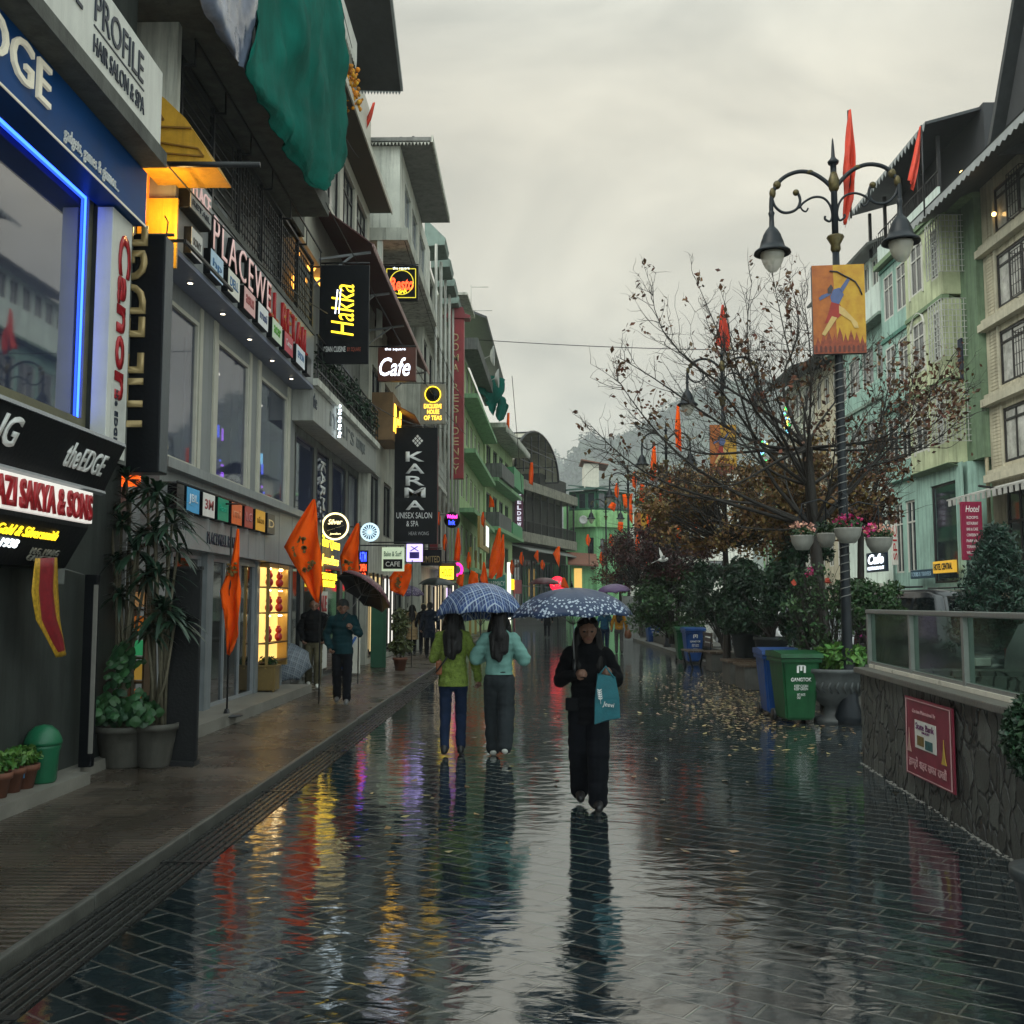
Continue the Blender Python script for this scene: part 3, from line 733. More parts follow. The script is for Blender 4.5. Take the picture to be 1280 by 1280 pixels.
# alley: yellow canopy and wall
s = thing('entrance_canopy', 'glossy yellow curved canopy over the alley between the two near shops', 'canopy', (-4.1, 11.6, 6.6))
Y0 = 11.35
P = lambda x, y: FY(x, y, Y0)
pr = [P(172, 203), P(266, 202), P(252, 178), P(232, 148), P(205, 122), P(190, 112), P(172, 112)]
mb = MB(); mb.slab(pr, (0, .75, 0)); mb.build('shell', YPAINT, s)
mb = MB()
for a, b, c, d in (((183, 190), (255, 196), (248, 186), (183, 176)), ((185, 148), (205, 150), (196, 134), (185, 134))):
    pts = [P(*a), P(*b), P(*c), P(*d)]
    for i in range(4): mb.bar(pts[i] + V((0, -.012, 0)), pts[(i + 1) % 4] + V((0, -.012, 0)), .018)
mb.bar(P(172, 158) + V((0, -.02, 0)), P(240, 161) + V((0, -.02, 0)), .02)
mb.build('moulding', M('dark_yellow', (.25, .12, .015), rough=.4), s)
mb = MB(); a = FY(170, 205, 11.2); b = FY(325, 206, 11.2); mb.tube([a, b], .035, 8); mb.build('canopy_pole', DARKM, label='black horizontal pole sticking out below the yellow canopy', cat='pole')
s = thing('entrance_wall', 'yellow painted alley wall with an orange light box under the canopy', 'wall', (-4.6, 11.9, 5.7))
mb = MB(); mb.box(-5.4, FY(222, 260, 11.9).x, 11.9, 11.945, FY(200, 335, 11.9).z, 6.6); mb.build('panel', YPAINT, s)
mb = MB(); a = FY(155, 276, 11.8); b = FY(184, 212, 11.8); mb.box(a.x, b.x, 11.78, 11.88, a.z, b.z)
mb.m = 1
for k in range(5): mb.box(a.x + .04 + k * .05, a.x + .07 + k * .05, 11.765, 11.78, b.z - .3 + .03 * (k % 2), b.z - .08)
mb.build('light_box', [E('orange_box', (1, .16, .01), .8), E('yellow_mark', (1, .6, .05), 1.0)], s)
mb = MB(); a = FY(135, 607, 11.6); b = FY(172, 594, 11.6); mb.box(a.x, b.x, 11.6, 11.7, a.z, b.z); mb.build('low_light_box', E('orange_low', (1, .12, .01), .9), s)
ld = bpy.data.lights.new('alley_lamp', 'POINT'); ld.energy = 22; ld.color = (1, .62, .2); ld.shadow_soft_size = .1
lo = bpy.data.objects.new('alley_lamp', ld); lo.location = (-4.2, 11.55, 6.3); COL.objects.link(lo)

# ================================================================ grey shop with planter balcony
b3 = thing('shop_building', 'grey shop with a planted balcony and a dark red awning', 'building', (-4.5, 24, 0))
X3 = -4.75; fr = LF(X3)
wb = [(20.5, 22.3, 3.5, 5.2), (22.6, 24.0, 3.5, 5.2), (24.4, 26.2, 3.5, 5.2), (26.6, 28.0, 3.5, 5.2)]
gb = [(20.4, 21.2, .11, 2.6), (21.5, 23.4, .11, 2.6), (23.7, 25.6, .11, 2.6), (25.9, 28.0, .11, 2.6)]
mb = MB(fr); mb.box(20.3, 28.2, -6, -.3, 0, 13); sheet(mb, 20.3, 28.2, 0, 8.9, wb + gb, .16); mb.build('wall', GREYW, b3)
for w_ in wb: window(fr, w_, b3, DARKM, GLASSB, nx=1, dep=.05)
for w_ in gb: window(fr, w_, b3, DARKM, GLASS, nx=1, dep=.05, name='shop_window')
wd = text('KARMA', (X3 - .018, 23.15, 5.0), DOWN, YV, .55, WHL, b3, W=1.45, ext=.004, bold=.02)
s = thing('shop_sign', 'pale grey concrete signboard of thin letters below the planted balcony', 'sign', (-4.3, 24, 5.4))
mb = MB(); mb.bbox(-4.75, -4.3, 20.05, 28.4, 5.36, 6.05, .01); mb.build('board', M('pale_board', (.36, .36, .33), rough=.6, var=.15, scale=1.5, streak=.5), s)
text('the', (-4.298, XY(394, -4.3), 5.62), YV, UPZ, .3, NAVY, s, W=.35)
text('mars', (-4.298, XY(415, -4.3), 5.55), YV, UPZ, .32, M('thin_letter', (.14, .15, .15), bump=0), s, W=XY(445, -4.3) - XY(415, -4.3))
text('BOUTIQUE', (-4.298, XY(448, -4.3), 5.55), YV, UPZ, .3, M('thin_letter', (.14, .15, .15), bump=0), s, W=1.3)
mb = MB()
for k in range(9): mb.lathe((-4.2, XY(427, -4.2) + .07 * (k % 2), 5.45 - .07 + k * .085), [(.0, 0), (.035, .01), (.03, .05), (0, .06)], 8)
mb.build('light_chain', E('cold_white', (.75, .9, 1.0), 3.5), label='string of cold white bulbs hanging over the pale signboard', cat='lights')
mb = MB(); mb.box(-5.6, -4.2, 20.0, 28.5, 6.06, 6.2); mb.build('balcony_slab', WHITEW, b3)
mb = MB()
for k in range(20): mb.box(-4.27, -4.25, 20.2 + k * .43, 20.22 + k * .43, 6.2, 7.1)
for z in (6.4, 6.65, 6.9, 7.1): mb.box(-4.28, -4.24, 20.1, 28.4, z, z + .025)
mb.build('railing', DARKM, b3)
# restaurant inside: dark with warm lanterns
mb = MB(); mb.box(-6, -5.4, 20.3, 28.2, 6.2, 9.2); mb.build('dining_wall', M('brown_wall', (.09, .055, .03), rough=.7), b3)
LANT = E('lantern', (1, .42, .06), 2.2)
for i, (px, py) in enumerate(((387, 328), (397, 350), (374, 352))):
    p = FX(px, py, -4.9); mb = MB(); mb.ball(p, (.17, .17, .24), 12, 8)
    mb.tube([p + V((0, 0, .24)), p + V((0, 0, .9))], .01, 5)
    tag(mb.build('paper_lantern', LANT), 'glowing orange paper lantern hanging under the dark red awning', 'lantern', 'lanterns under the awning')
# awning
s = thing('awning', 'wide dark red awning sloping out over the planted balcony', 'awning', (-4.1, 28, 9.5))
mb = MB(); mb.slab([(-4.85, 20.6, 10.35), (-4.85, 34, 10.35), (-3.4, 34, 9.5), (-3.4, 21.6, 9.5)], (0, 0, .03)); mb.build('canvas', M('red_canvas', (.075, .018, .018), rough=.6, var=.3, scale=2), s)
mb = MB(); mb.bar((-3.39, 21.6, 9.49), (-3.39, 34, 9.49), .05, .06)
for k in range(60): y = 21.6 + k * .205; mb.slab([(-3.37, y, 9.47), (-3.37, y + .2, 9.47), (-3.37, y + .1, 9.36)], (-.01, 0, 0))
mb.build('valance', M('pink_valance', (.4, .26, .24), rough=.6), s)
each('strut', ALU, s, lambda m_, y: (m_.bar((-4.8, y, 9.3), (-3.5, y, 9.47), .05), m_.bar((-4.8, y, 8.7), (-3.9, y, 9.4), .04)), (22, 25, 28, 31, 33.8))
mb = MB(); mb.slab([(-4.6, 30, 7.95), (-4.6, 37, 7.95), (-3.4, 37, 7.3), (-3.4, 30, 7.3)], (0, 0, .03))
mb.build('canvas_awning', M('brown_canvas', (.13, .06, .035), rough=.6), label='small brown awning below the dark red one near the cafe sign', cat='awning')
# storey above with curtained windows and its eave
mb = MB(LF(-4.45)); ob = [(20.6, 23.3, 10.6, 12.3), (23.7, 25.3, 10.6, 12.3), (25.6, 27.3, 10.6, 12.3)]
mb.box(18.4, 27.7, -5, -.2, 9.2, 15.5); sheet(mb, 18.4, 27.7, 10.2, 15.5, ob, .16); mb.quad((27.7, 0, 10.2), (27.7, -.2, 10.2), (27.7, -.2, 15.5), (27.7, 0, 15.5))
mb.build('upper_storey', CREAMF, b3)
for o_ in ob: window(LF(-4.45), o_, b3, DARKM, CURT, nx=3, fw=.07, transom=.72)
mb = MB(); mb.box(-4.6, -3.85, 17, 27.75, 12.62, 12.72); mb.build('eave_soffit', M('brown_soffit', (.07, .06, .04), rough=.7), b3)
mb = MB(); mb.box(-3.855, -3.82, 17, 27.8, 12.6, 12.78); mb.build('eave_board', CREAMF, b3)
# top roof overhang with scalloped trim
r = thing('roof_overhang', 'dark roof overhang with scalloped edge high above the green tarpaulin', 'roof', (-4, 24, 14))
A, B_, C_, D_ = FY(447, 113, 25.5), FY(501, 114, 25.5), FY(472, -130, 20.5), FY(395, -130, 20.5)
mb = MB(); mb.slab([A, B_, C_, D_], (0, 0, .09)); mb.build('soffit_sheet', M('dark_sheet', (.045, .05, .05), rough=.6, var=.3, streak=.4), r)
mb = MB(); n = 14
for k in range(n):
    p, q = A.lerp(B_, k / n), A.lerp(B_, (k + 1) / n); mb.slab([p, q, (p + q) / 2 - V((0, 0, .1))], (0, .02, 0))
mb.bar(B_ + V((.03, 0, .05)), C_ + V((.03, 0, .05)), .06, .14)
mb.build('trim', M('grey_trim', (.28, .3, .3), rough=.5), r)
a, b = FX(446, 76, -3.95), FX(402, -60, -3.95)
mb = MB(); mb.slab([a, b, b + V((0, 0, .5)), a + V((0, 0, .42))], (-.04, 0, 0))
n = 26
for k in range(n):
    p, q = a.lerp(b, k / n), a.lerp(b, (k + 1) / n); mb.slab([p, q, (p + q) / 2 - V((0, 0, .22))], (-.02, 0, 0))
mb.build('fascia_board', WHITEP, r)
# marigold garland
mb = MB(); MG = M('marigold', (.7, .3, .01), rough=.7, var=.5, scale=20, island=.3)
for k in range(150):
    t = random.random(); p = FX(434 + 10 * t + random.uniform(-5, 5), 85 + 50 * t + random.uniform(-6, 6), -3.9); mb.ball(p + V((random.uniform(-.15, .15), 0, 0)), random.uniform(.03, .06), 6, 4)
mb.build('marigold_garland', MG, label='thick yellow marigold garland hanging under the roof overhang', cat='garland')
# green tarpaulin
def drape(pts_grid, name, mat, label, cat, amp=.06, group=None, sub=9, kind=None):
    """rows of points -> smooth draped sheet with folds"""
    rows = len(pts_grid); cols = len(pts_grid[0]); mb = MB(); vs = []
    def cat_(p0, p1, p2, p3, t): return .5 * ((2 * p1) + (-p0 + p2) * t + (2 * p0 - 5 * p1 + 4 * p2 - p3) * t * t + (-p0 + 3 * p1 - 3 * p2 + p3) * t ** 3)
    def interp(arr, n):
        out = []
        for i in range(len(arr) - 1):
            p0, p1, p2, p3 = arr[max(i - 1, 0)], arr[i], arr[i + 1], arr[min(i + 2, len(arr) - 1)]
            out += [cat_(p0, p1, p2, p3, k / n) for k in range(n)]
        return out + [arr[-1]]
    g = [interp([V(p) for p in r_], sub) for r_ in pts_grid]
    g2 = list(zip(*[interp(list(c_), sub) for c_ in zip(*g)]))
    m, n = len(g2), len(g2[0])
    for i in range(m):
        for j in range(n):
            p = g2[i][j].copy(); q = mnoise.noise(V((p.y * 1.1 + p.z * .35, p.z * .4, 3.1))) + .5 * mnoise.noise(V((p.y * 3.2 - p.z, p.z * .9, 1.7))) + .3 * abs(mnoise.noise(V((p.y * 6.5 + p.z * 2.2, p.z * 1.4, 5.2)))) + .12 * mnoise.noise(V((p.y * 15 - p.z * 5, p.z * 5, .4)))
            p.x += amp * q; vs.append(p)
    mb.smooth = True
    mb.add(vs, [(i * n + j, i * n + j + 1, (i + 1) * n + j + 1, (i + 1) * n + j) for i in range(m - 1) for j in range(n - 1)])
    o = mb.build(name, mat); tag(o, label, cat, group, kind)
    md = o.modifiers.new('thickness', 'SOLIDIFY'); md.thickness = .006
    return o
TARP = M('green_tarp', (.006, .125, .095), rough=.8, spec=.06, var=.35, scale=1.1, bump=.3, bscale=24, streak=.35)
X = -3.62; P = lambda x, y, dx=0: FX(x, y, X + dx)
drape([[P(318, -40), P(350, -40, -.1), P(385, -40), P(412, -30, -.1), P(424, -12, 0)],
       [P(309, 60, .1), P(345, 50), P(380, 40, .15), P(408, 45), P(432, 85, .1)],
       [P(308, 98, .05), P(338, 110, .12), P(372, 105), P(405, 110, .12), P(433, 120)],
       [P(333, 142), P(355, 152, .1), P(380, 165, .18), P(408, 170, .05), P(432, 172, .1)],
       [P(360, 185, .02), P(375, 200, .05), P(390, 212, .08), P(410, 212, .05), P(430, 205)],
       [P(390, 232), P(395, 236), P(400, 238), P(408, 230), P(418, 218)]], 'tarpaulin', TARP, 'big dark green tarpaulin draped down over the upper floor slab', 'tarpaulin', amp=.16)
drape([[P(235, -60), P(265, -60, .1), P(300, -60), P(330, -60, .1)], [P(248, 2), P(272, 0, .15), P(298, 0, .1), P(322, -5, .1)], [P(270, 40), P(285, 40, .12), P(300, 45, .1), P(312, 40)], [P(288, 66), P(295, 74, .1), P(302, 84, .05), P(309, 95)]],
      'plastic_sheet', M('blue_plastic', (.16, .19, .27), rough=.2, var=.5, scale=2.5, bump=.3, bscale=7), 'shiny blue grey plastic sheet bundled beside the green tarpaulin', 'plastic sheet', amp=.12)
# red flags on the roof behind
# ================================================================ generic storeyed building
def frame2(a, b, side=-1):
    """frame along ground line a->b; outward normal to the right (side=-1) or left (+1) of the line"""
    a, b = V((a[0], a[1], 0)), V((b[0], b[1], 0)); u = (b - a).normalized(); n = V((u.y, -u.x, 0)) * (-side)
    return frame(a, u, n), (b - a).length
def storeys(name, label, fr, L, zs, wall, wins, fm, pm, depth=6, bands=None, band_mat=None, top=None, nx=2, extra=None, nz=1, cat='building'):
    """zs: floor levels; wins per storey: list of (u0,u1,dz0,dz1)"""
    o = fr.translation
    t = thing(name, label, cat, (o.x, o.y, 0))
    mb = MB(fr); mb.box(0, L, -depth, -.17, zs[0], zs[-1])
    allops = []
    for i in range(len(zs) - 1):
        for w_ in (wins[i] if i < len(wins) else []): allops.append((w_[0], w_[1], zs[i] + w_[2], zs[i] + w_[3]))
    sheet(mb, 0, L, zs[0], zs[-1], allops, .16)
    for u in (0, L): mb.quad((u, 0, zs[0]), (u, -.17, zs[0]), (u, -.17, zs[-1]), (u, 0, zs[-1]))
    mb.build('wall', wall, t)
    for w_ in allops: window(fr, w_, t, fm, pm if not isinstance(pm, list) else random.choice(pm), nx=nx, nz=nz, fw=.07)
    if bands:
        mb = MB(fr)
        for z, h, d in bands: mb.box(-.02, L + .02, -.1, d, z, z + h)
        mb.build('floor_band', band_mat or wall, t)
    return t
def shade(c, f): return tuple(x * f for x in c)
PIPE = M('white_pipe', (.45, .45, .4), rough=.5, streak=.5)
MINT = M('mint_render', (.2, .38, .19), rough=.7, var=.2, scale=1.2, streak=.7)
MINT2 = M('pale_green_render', (.36, .5, .24), rough=.7, var=.2, scale=1.2, streak=.6)
DGRN = M('dark_green_paint', (.02, .11, .06), rough=.6, var=.3, streak=.6)
OLDW = M('stained_render', (.5, .5, .43), rough=.8, var=.3, scale=1.4, streak=.95)
ROOFD = M('dark_roof_sheet', (.035, .04, .042), rough=.5, var=.35, scale=3, streak=.5)
GRYB = M('grey_board_wall', (.13, .135, .125), rough=.75, var=.4, scale=2, streak=.9)

# white building with projecting top storey
fr, L = frame2((-4.5, 28.2), (-4.5, 37), -1)
t = storeys('shop_building', 'white weathered building with a projecting top storey and flat roof slab', fr, L, [0, 3.2, 6.2, 9.2, 12.0], OLDW,
            [[(.4, 2.6, .2, 2.6), (3.2, 5.2, .2, 2.6), (5.8, 8.2, .2, 2.6)], [(.6, 2.4, .6, 2.3), (3.2, 5, .6, 2.3), (6, 8, .6, 2.3)], [(.6, 2.4, .6, 2.4), (3.2, 5, .6, 2.4), (6, 8, .6, 2.4)], [(1, 2.6, .6, 2.3), (3.6, 5, .6, 2.3), (6, 8, .5, 2.4)]], DARKM, GLASS)
f2 = frame((-3.68, 28.2, 0), (0, 1, 0), (1, 0, 0))
ops = [(1.2, 2.7, 12.9, 14.2), (3.1, 4.6, 12.9, 14.2), (5.2, 7.2, 12.7, 14.3)]
mb = MB(f2); mb.box(0, 8.8, -2, -.17, 12.35, 14.78); sheet(mb, 0, 8.8, 12.35, 14.78, ops, .16); mb.quad((0, 0, 12.35), (0, -.17, 12.35), (0, -.17, 14.78), (0, 0, 14.78))
mb.build('top_storey', WHITEW, t)
for o_ in ops: window(f2, o_, t, ALU, CURT, nx=2)
mb = MB(); mb.box(-5.5, -3.43, 28.1, 37.2, 11.98, 12.34); mb.build('balcony_slab', OLDW, t)
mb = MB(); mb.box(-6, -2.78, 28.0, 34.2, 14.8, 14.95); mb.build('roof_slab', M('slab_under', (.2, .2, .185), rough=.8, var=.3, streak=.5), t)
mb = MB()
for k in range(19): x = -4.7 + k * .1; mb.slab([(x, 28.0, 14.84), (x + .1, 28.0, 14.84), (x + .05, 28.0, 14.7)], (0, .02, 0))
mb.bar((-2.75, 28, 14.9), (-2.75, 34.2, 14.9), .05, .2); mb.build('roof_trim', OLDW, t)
mb = MB(); mb.box(-4.3, -4.15, 28.15, 28.3, 9.2, 12); mb.build('corner_post', WHITEW, t)
mb = MB()
for k in range(14): p = V((random.uniform(-4.6, -3.2), 28.4 + random.random() * 2, 14.95)); mb.tube([p, p + V((0, 0, random.uniform(.1, .3)))], .05, 5)
mb.build('roof_clutter', DARKM, t)
# building with the pipes and stacked small cornices
fr, L = frame2((-3.95, 37.2), (-3.95, 50), -1)
W_ = [(.5, 1.9, .5, 2.5), (2.6, 4.0, .5, 2.5), (4.7, 6.2, .5, 2.5), (6.9, 8.4, .5, 2.5), (9.1, 10.6, .5, 2.5), (11.2, 12.4, .5, 2.5)]
t = storeys('apartment_building', 'tall grey building with dark windows and many white downpipes behind the hotel sign', fr, L, [0, 3.2, 6.2, 9.2, 12.2, 15.0], OLDW, [W_] * 5, DARKM, GLASS, bands=[(3.1, .2, .3), (6.1, .2, .35), (9.1, .2, .35), (12.1, .2, .4)], band_mat=OLDW)
each('downpipe', PIPE, t, lambda m_, u: m_.tube([(u, .46, 3.3), (u, .46, 15.2)], .055, 6), (.2, 2.2, 2.4, 4.4, 6.5, 6.7, 8.7, 10.8, 12.6), fr)
each('cornice', M('green_grey_tin', (.16, .22, .19), rough=.6, streak=.5), t, lambda m_, u0: m_.slab([(u0, 0, 15.2), (u0, .75, 15.25), (u0, .8, 15.5), (u0, .2, 16.1), (u0, 0, 16.1)], (1.7, 0, 0)), [.4 + k * 2.5 for k in range(5)], fr)
mb = MB(); mb.slab([(-4.5, 46, 15.9), (-2.85, 46, 15.9), (-2.75, 51, 16.2), (-4.5, 51, 16.2)], (0, 0, .12)); mb.build('roof_slab', OLDW, t)
for z0 in (6.3, 9.3):
    b = MB(fr)
    for k in range(22): b.box(1.2 + k * .16, 1.22 + k * .16, .5, .52, z0, z0 + .95)
    for z in (z0 + .3, z0 + .6, z0 + .95): b.box(1.1, 4.8, .49, .53, z, z + .03)
    b.box(1.1, 4.8, 0, .55, z0 - .15, z0); b.build('balcony', PIPE, t)
mb = MB(); mb.tube([(-2.85, 49, 17.2), (-2.0, 49, 17.2)], .02, 5); mb.tube([(-2.85, 48.6, 15.9), (-1.8, 48.6, 15.9)], .02, 5); mb.tube([(-2.85, 49, 16.2), (-2.85, 49, 17.3)], .02, 5)
mb.build('antenna_pole', PIPE, label='thin metal aerial poles on the roof of the grey building', cat='aerial')
# green building with a roof and green sheets
fr, L = frame2((-3.5, 51), (-3.0, 66), -1)
W_ = [(.6, 2.2, .8, 2.3), (3.2, 4.8, .8, 2.3), (5.8, 7.4, .8, 2.3), (8.4, 10, .8, 2.3), (11, 12.6, .8, 2.3)]
t = storeys('apartment_building', 'pale green building with dark roof and a green sheet hung from its top balcony', fr, L, [0, 3.4, 6.4, 9.4, 12.2, 14.6], MINT2, [W_] * 5, CREAMF, GLASS,
            bands=[(3.3, .22, .8), (6.3, .22, .75), (9.3, .22, .8), (12.1, .22, .9)], band_mat=MINT)
mb = MB(fr); mb.slab([(0, 1.3, 16.2), (0, -2, 17.6), (0, -2, 17.7), (0, 1.35, 16.3)], (L, 0, 0)); mb.build('roof', ROOFD, t)
mb = MB(fr); mb.box(0, L, .1, .9, 14.6, 15.2); mb.build('parapet', GRYB, t)
for u, z in ((5.5, 15.6), (9.5, 15.2)):
    b = MB(fr); c = V((u, 1.1, z)); b.lathe(c, [(.0, 0), (.3, .06), (.55, .2), (.58, .26), (.55, .22), (.3, .09), (0, .03)], 16, axis='Y'); b.tube([c + V((0, -.6, -.3)), c], .03, 5)
    o = b.build('satellite_dish', M('dish_grey', (.5, .5, .47), rough=.5)); tag(o, 'round grey satellite dish on the top of the green building', 'dish', 'dishes on the green building')
g = lambda x, y, Y: FY(x, y, Y)
drape([[g(594, 469, 60), g(606, 469, 61), g(618, 470, 62), g(630, 474, 63)], [g(597, 488, 60), g(607, 490, 61), g(617, 492, 62), g(626, 490, 63)], [g(605, 499, 61), g(612, 504, 62), g(617, 506, 63), g(622, 503, 63)], [g(613, 508, 62), g(616, 516, 62.5), g(618, 520, 63), g(620, 516, 63)]],
      'tarpaulin', TARP, 'small green sheet hanging from the top of the pale green building', 'tarpaulin', amp=.25)
drape([[g(624, 490, 65), g(629, 496, 65), g(633, 503, 66), g(637, 507, 66)], [g(620, 508, 65), g(626, 512, 65), g(631, 514, 66), g(635, 512, 66)], [g(620, 522, 65), g(623, 527, 65), g(627, 524, 66), g(630, 519, 66)]],
      'tarpaulin', TARP, 'torn green sheet fluttering on the corner of the pale green building', 'tarpaulin', amp=.25)
# grey-and-green building with boxed balconies
fr, L = frame2((-2.9, 66.3), (-1.35, 80), -1)
W_ = [(.6, 2.6, .6, 2.5), (3.6, 5.6, .6, 2.5), (6.6, 8.6, .6, 2.5), (9.6, 11.6, .6, 2.5)]
t = storeys('apartment_building', 'grey and green building with boxed balconies and a scalloped roof edge', fr, L, [0, 3.4, 6.6, 9.8, 13.2], MINT2, [W_] * 4, DARKM, GLASS, bands=[(6.5, .25, .9), (9.7, .25, .9)], band_mat=MINT)
each('balcony_box', GRYB, t, lambda m_, b: m_.box(*b), [(.2, 6.5, 0, 1.1, 9.95, 10.9), (.2, 6.5, 0, .9, 6.75, 7.7)], fr)
each('balcony_box', M('green_balcony', (.07, .28, .12), rough=.6, streak=.5), t, lambda m_, b: m_.box(*b), [(7.2, 13, 0, 1.0, 10.2, 11.6), (7.2, 13, 0, .9, 6.7, 7.6)], fr)
mb = MB(fr); mb.box(-.3, L + .3, -3, 1.4, 13.2, 13.5)
for k in range(30): mb.slab([(-.3 + k * .45, 1.4, 13.25), (.15 + k * .45, 1.4, 13.25), (-.08 + k * .45, 1.4, 12.9)], (0, .03, 0))
mb.build('roof', OLDW, t)
# dome-roofed dark timber building across the bend
a0 = FY(644, 700, 81); b0 = FY(715, 700, 96)
fr, L = frame2((a0.x, 81), (b0.x, 96), -1)
t = thing('market_building', 'dark timber building with a barrel vaulted glass roof at the street bend', 'building', (a0.x, 81, 0))
TIMB = M('dark_timber', (.045, .043, .038), rough=.7, var=.5, scale=2, streak=.8)
mb = MB(fr); mb.box(0, L, -8, -.6, 0, 7); mb.box(0, L, -8, -1.0, 7, 12.2); mb.build('wall', TIMB, t)
mb = MB(fr); mb.box(-.2, L, -.6, .5, 6.7, 7.5); mb.box(-.2, L + .3, -1, .5, 10.9, 11.7); mb.build('parapet', M('stained_parapet', (.24, .23, .18), rough=.8, var=.4, streak=.9), t)
mb = MB(fr)
for k in range(60): mb.box(.1 + k * .28, .16 + k * .28, .1, .16, 7.5, 8.5)
mb.box(0, L, .08, .18, 8.45, 8.55)
for k in range(9): mb.box(k * L / 8 - .08, k * L / 8 + .08, .1, .25, 7.5, 10.9)
mb.build('railing', TIMB, t)
for k in range(6): 
    u = .5 + k * 2.7; window(fr, (u, u + 2.2, 1.0, 5.4), t, GRYB, GLASS, nx=3, nz=2, v=-.45, fw=.1)
mb = MB(fr); mb.slab([(-.2, -.6, 6.5), (-.2, 1.2, 5.9), (-.2, 1.2, 6.0), (-.2, -.6, 6.62)], (L, 0, 0)); mb.build('canopy', M('tin_canopy', (.2, .21, .19), rough=.5, streak=.6), t)
# vault: axis across, ribs
mb = MB(fr); mc = 5.2; rad = 4.6
vlt = M('vault_sheet', (.3, .29, .22), rough=.4, var=.3, scale=1.5, streak=.4)
pts = [(mc + rad * 1.25 * math.cos(PI - PI * k / 16), 12.5 + rad * .78 * math.sin(PI * k / 16)) for k in range(17)]
for k in range(16):
    (ua, za), (ub, zb) = pts[k], pts[k + 1]; mb.smooth = True; mb.quad((ua, .2, za), (ub, .2, zb), (ub, -7, zb + .1), (ua, -7, za + .1))
mb.build('vault', vlt, t)
mb = MB(fr)
for v in (.22, -2.2, -4.6):
    mb.tube([(u, v, z + .08) for u, z in pts], .1, 5)
for k in range(0, 17, 2): mb.tube([(pts[k][0], .25, pts[k][1] + .05), (pts[k][0], -7, pts[k][1] + .15)], .07, 5)
for k in range(1, 6): mb.bar((mc - rad * 1.25 + k * 1.92, .25, 12.4), (mc - rad * 1.25 + k * 1.92, .25, pts[min(16, int(k * 2.7))][1]), .09)
for z in (13.3, 14.4): mb.bar((mc - 4.8, .25, z), (mc + 4.8, .25, z), .07)
mb.build('vault_rib', DARKM, t)
mb = MB(fr); mb.box(9.5, L + 1.5, -6, -1, 12.2, 13.3); mb.build('roof_house', TIMB, t)
# green corner house at the end
Yg = 97
xl, xm, xr = FY(713, 700, Yg).x, FY(746, 700, Yg).x, FY(790, 700, Yg).x
t = thing('corner_house', 'bright green corner house with dark enclosed top floor at the end of the street', 'building', (xm, Yg, 0))
for fr, L, nm in ((frame((xl, Yg + 1.2, 0), V((xm - xl, -1.2, 0)).normalized(), V((-1.2, -(xm - xl), 0)).normalized()), math.hypot(xm - xl, 1.2), 'left'),
                  (frame((xm, Yg, 0), V((xr - xm, 2.5, 0)).normalized(), V((2.5, -(xr - xm), 0)).normalized()), math.hypot(xr - xm, 2.5), 'right')):
    ops = [(L - .95, L - .3, 6.0, 8.0)] if nm == 'left' else [(.45, 1.05, 6.0, 7.9), (2.2, 2.8, 6.0, 7.9)]
    mb = MB(fr); mb.box(0, L, -5, -.17, 0, 12.3); sheet(mb, 0, L, 0, 9.2, ops, .16); mb.build('wall', M('bright_green', (.2, .45, .2), rough=.7, var=.2, scale=1, streak=.6), t)
    for o_ in ops: window(fr, o_, t, DARKM, GLASS, nx=1, fw=.08)
    mb = MB(fr); mb.box(-.02, L + .02, .0, .55, 9.0, 10.6); mb.build('balcony_box', M('light_green', (.27, .52, .22), rough=.6, streak=.4), t)
    mb = MB(fr); mb.box(0, L, -.6, .12, 10.6, 12.5)
    mb.build('glazed_gallery', DGRN, t)
    n = max(1, int(L / .9))
    for k in range(n): window(fr, (k * L / n + .06, (k + 1) * L / n - .06, 10.75, 12.3), t, DGRN, GLASS, nx=1, v=.26, fw=.08)
    mb = MB(fr); mb.slab([(-.2, .8, 12.5), (-.2, -4, 13.3), (-.2, -4, 13.4), (-.2, .8, 12.65)], (L + .4, 0, 0)); mb.build('roof', M('dark_green_tin', (.02, .07, .055), rough=.5, streak=.4), t)
mb = MB(); hx0, hx1 = FY(729, 600, Yg + 3).x, FY(747, 600, Yg + 3).x
mb.box(hx0, hx1, Yg + 1, Yg + 5, 12.7, 15.2); mb.build('roof_hut', CREAMF, t)
mb = MB(); mb.slab([(hx0 - .3, Yg + .6, 15.5), (hx1 + .9, Yg + .6, 15.0), (hx1 + .9, Yg + 5.4, 15.0), (hx0 - .3, Yg + 5.4, 15.5)], (0, 0, .1)); mb.build('hut_roof', M('rust_tin', (.2, .08, .05), rough=.6), t)
b = MB(); c = FY(729, 650, Yg - 1.2); b.lathe(c, [(0, 0), (.28, -.03), (.42, -.14), (.28, -.05), (0, -.02)], 16, axis='Y'); b.tube([c, c + V((0, .6, -.6))], .04, 5)
tag(b.build('satellite_dish', M('dish_grey', (.5, .5, .47))), 'small pale satellite dish on the green corner house balcony', 'dish')
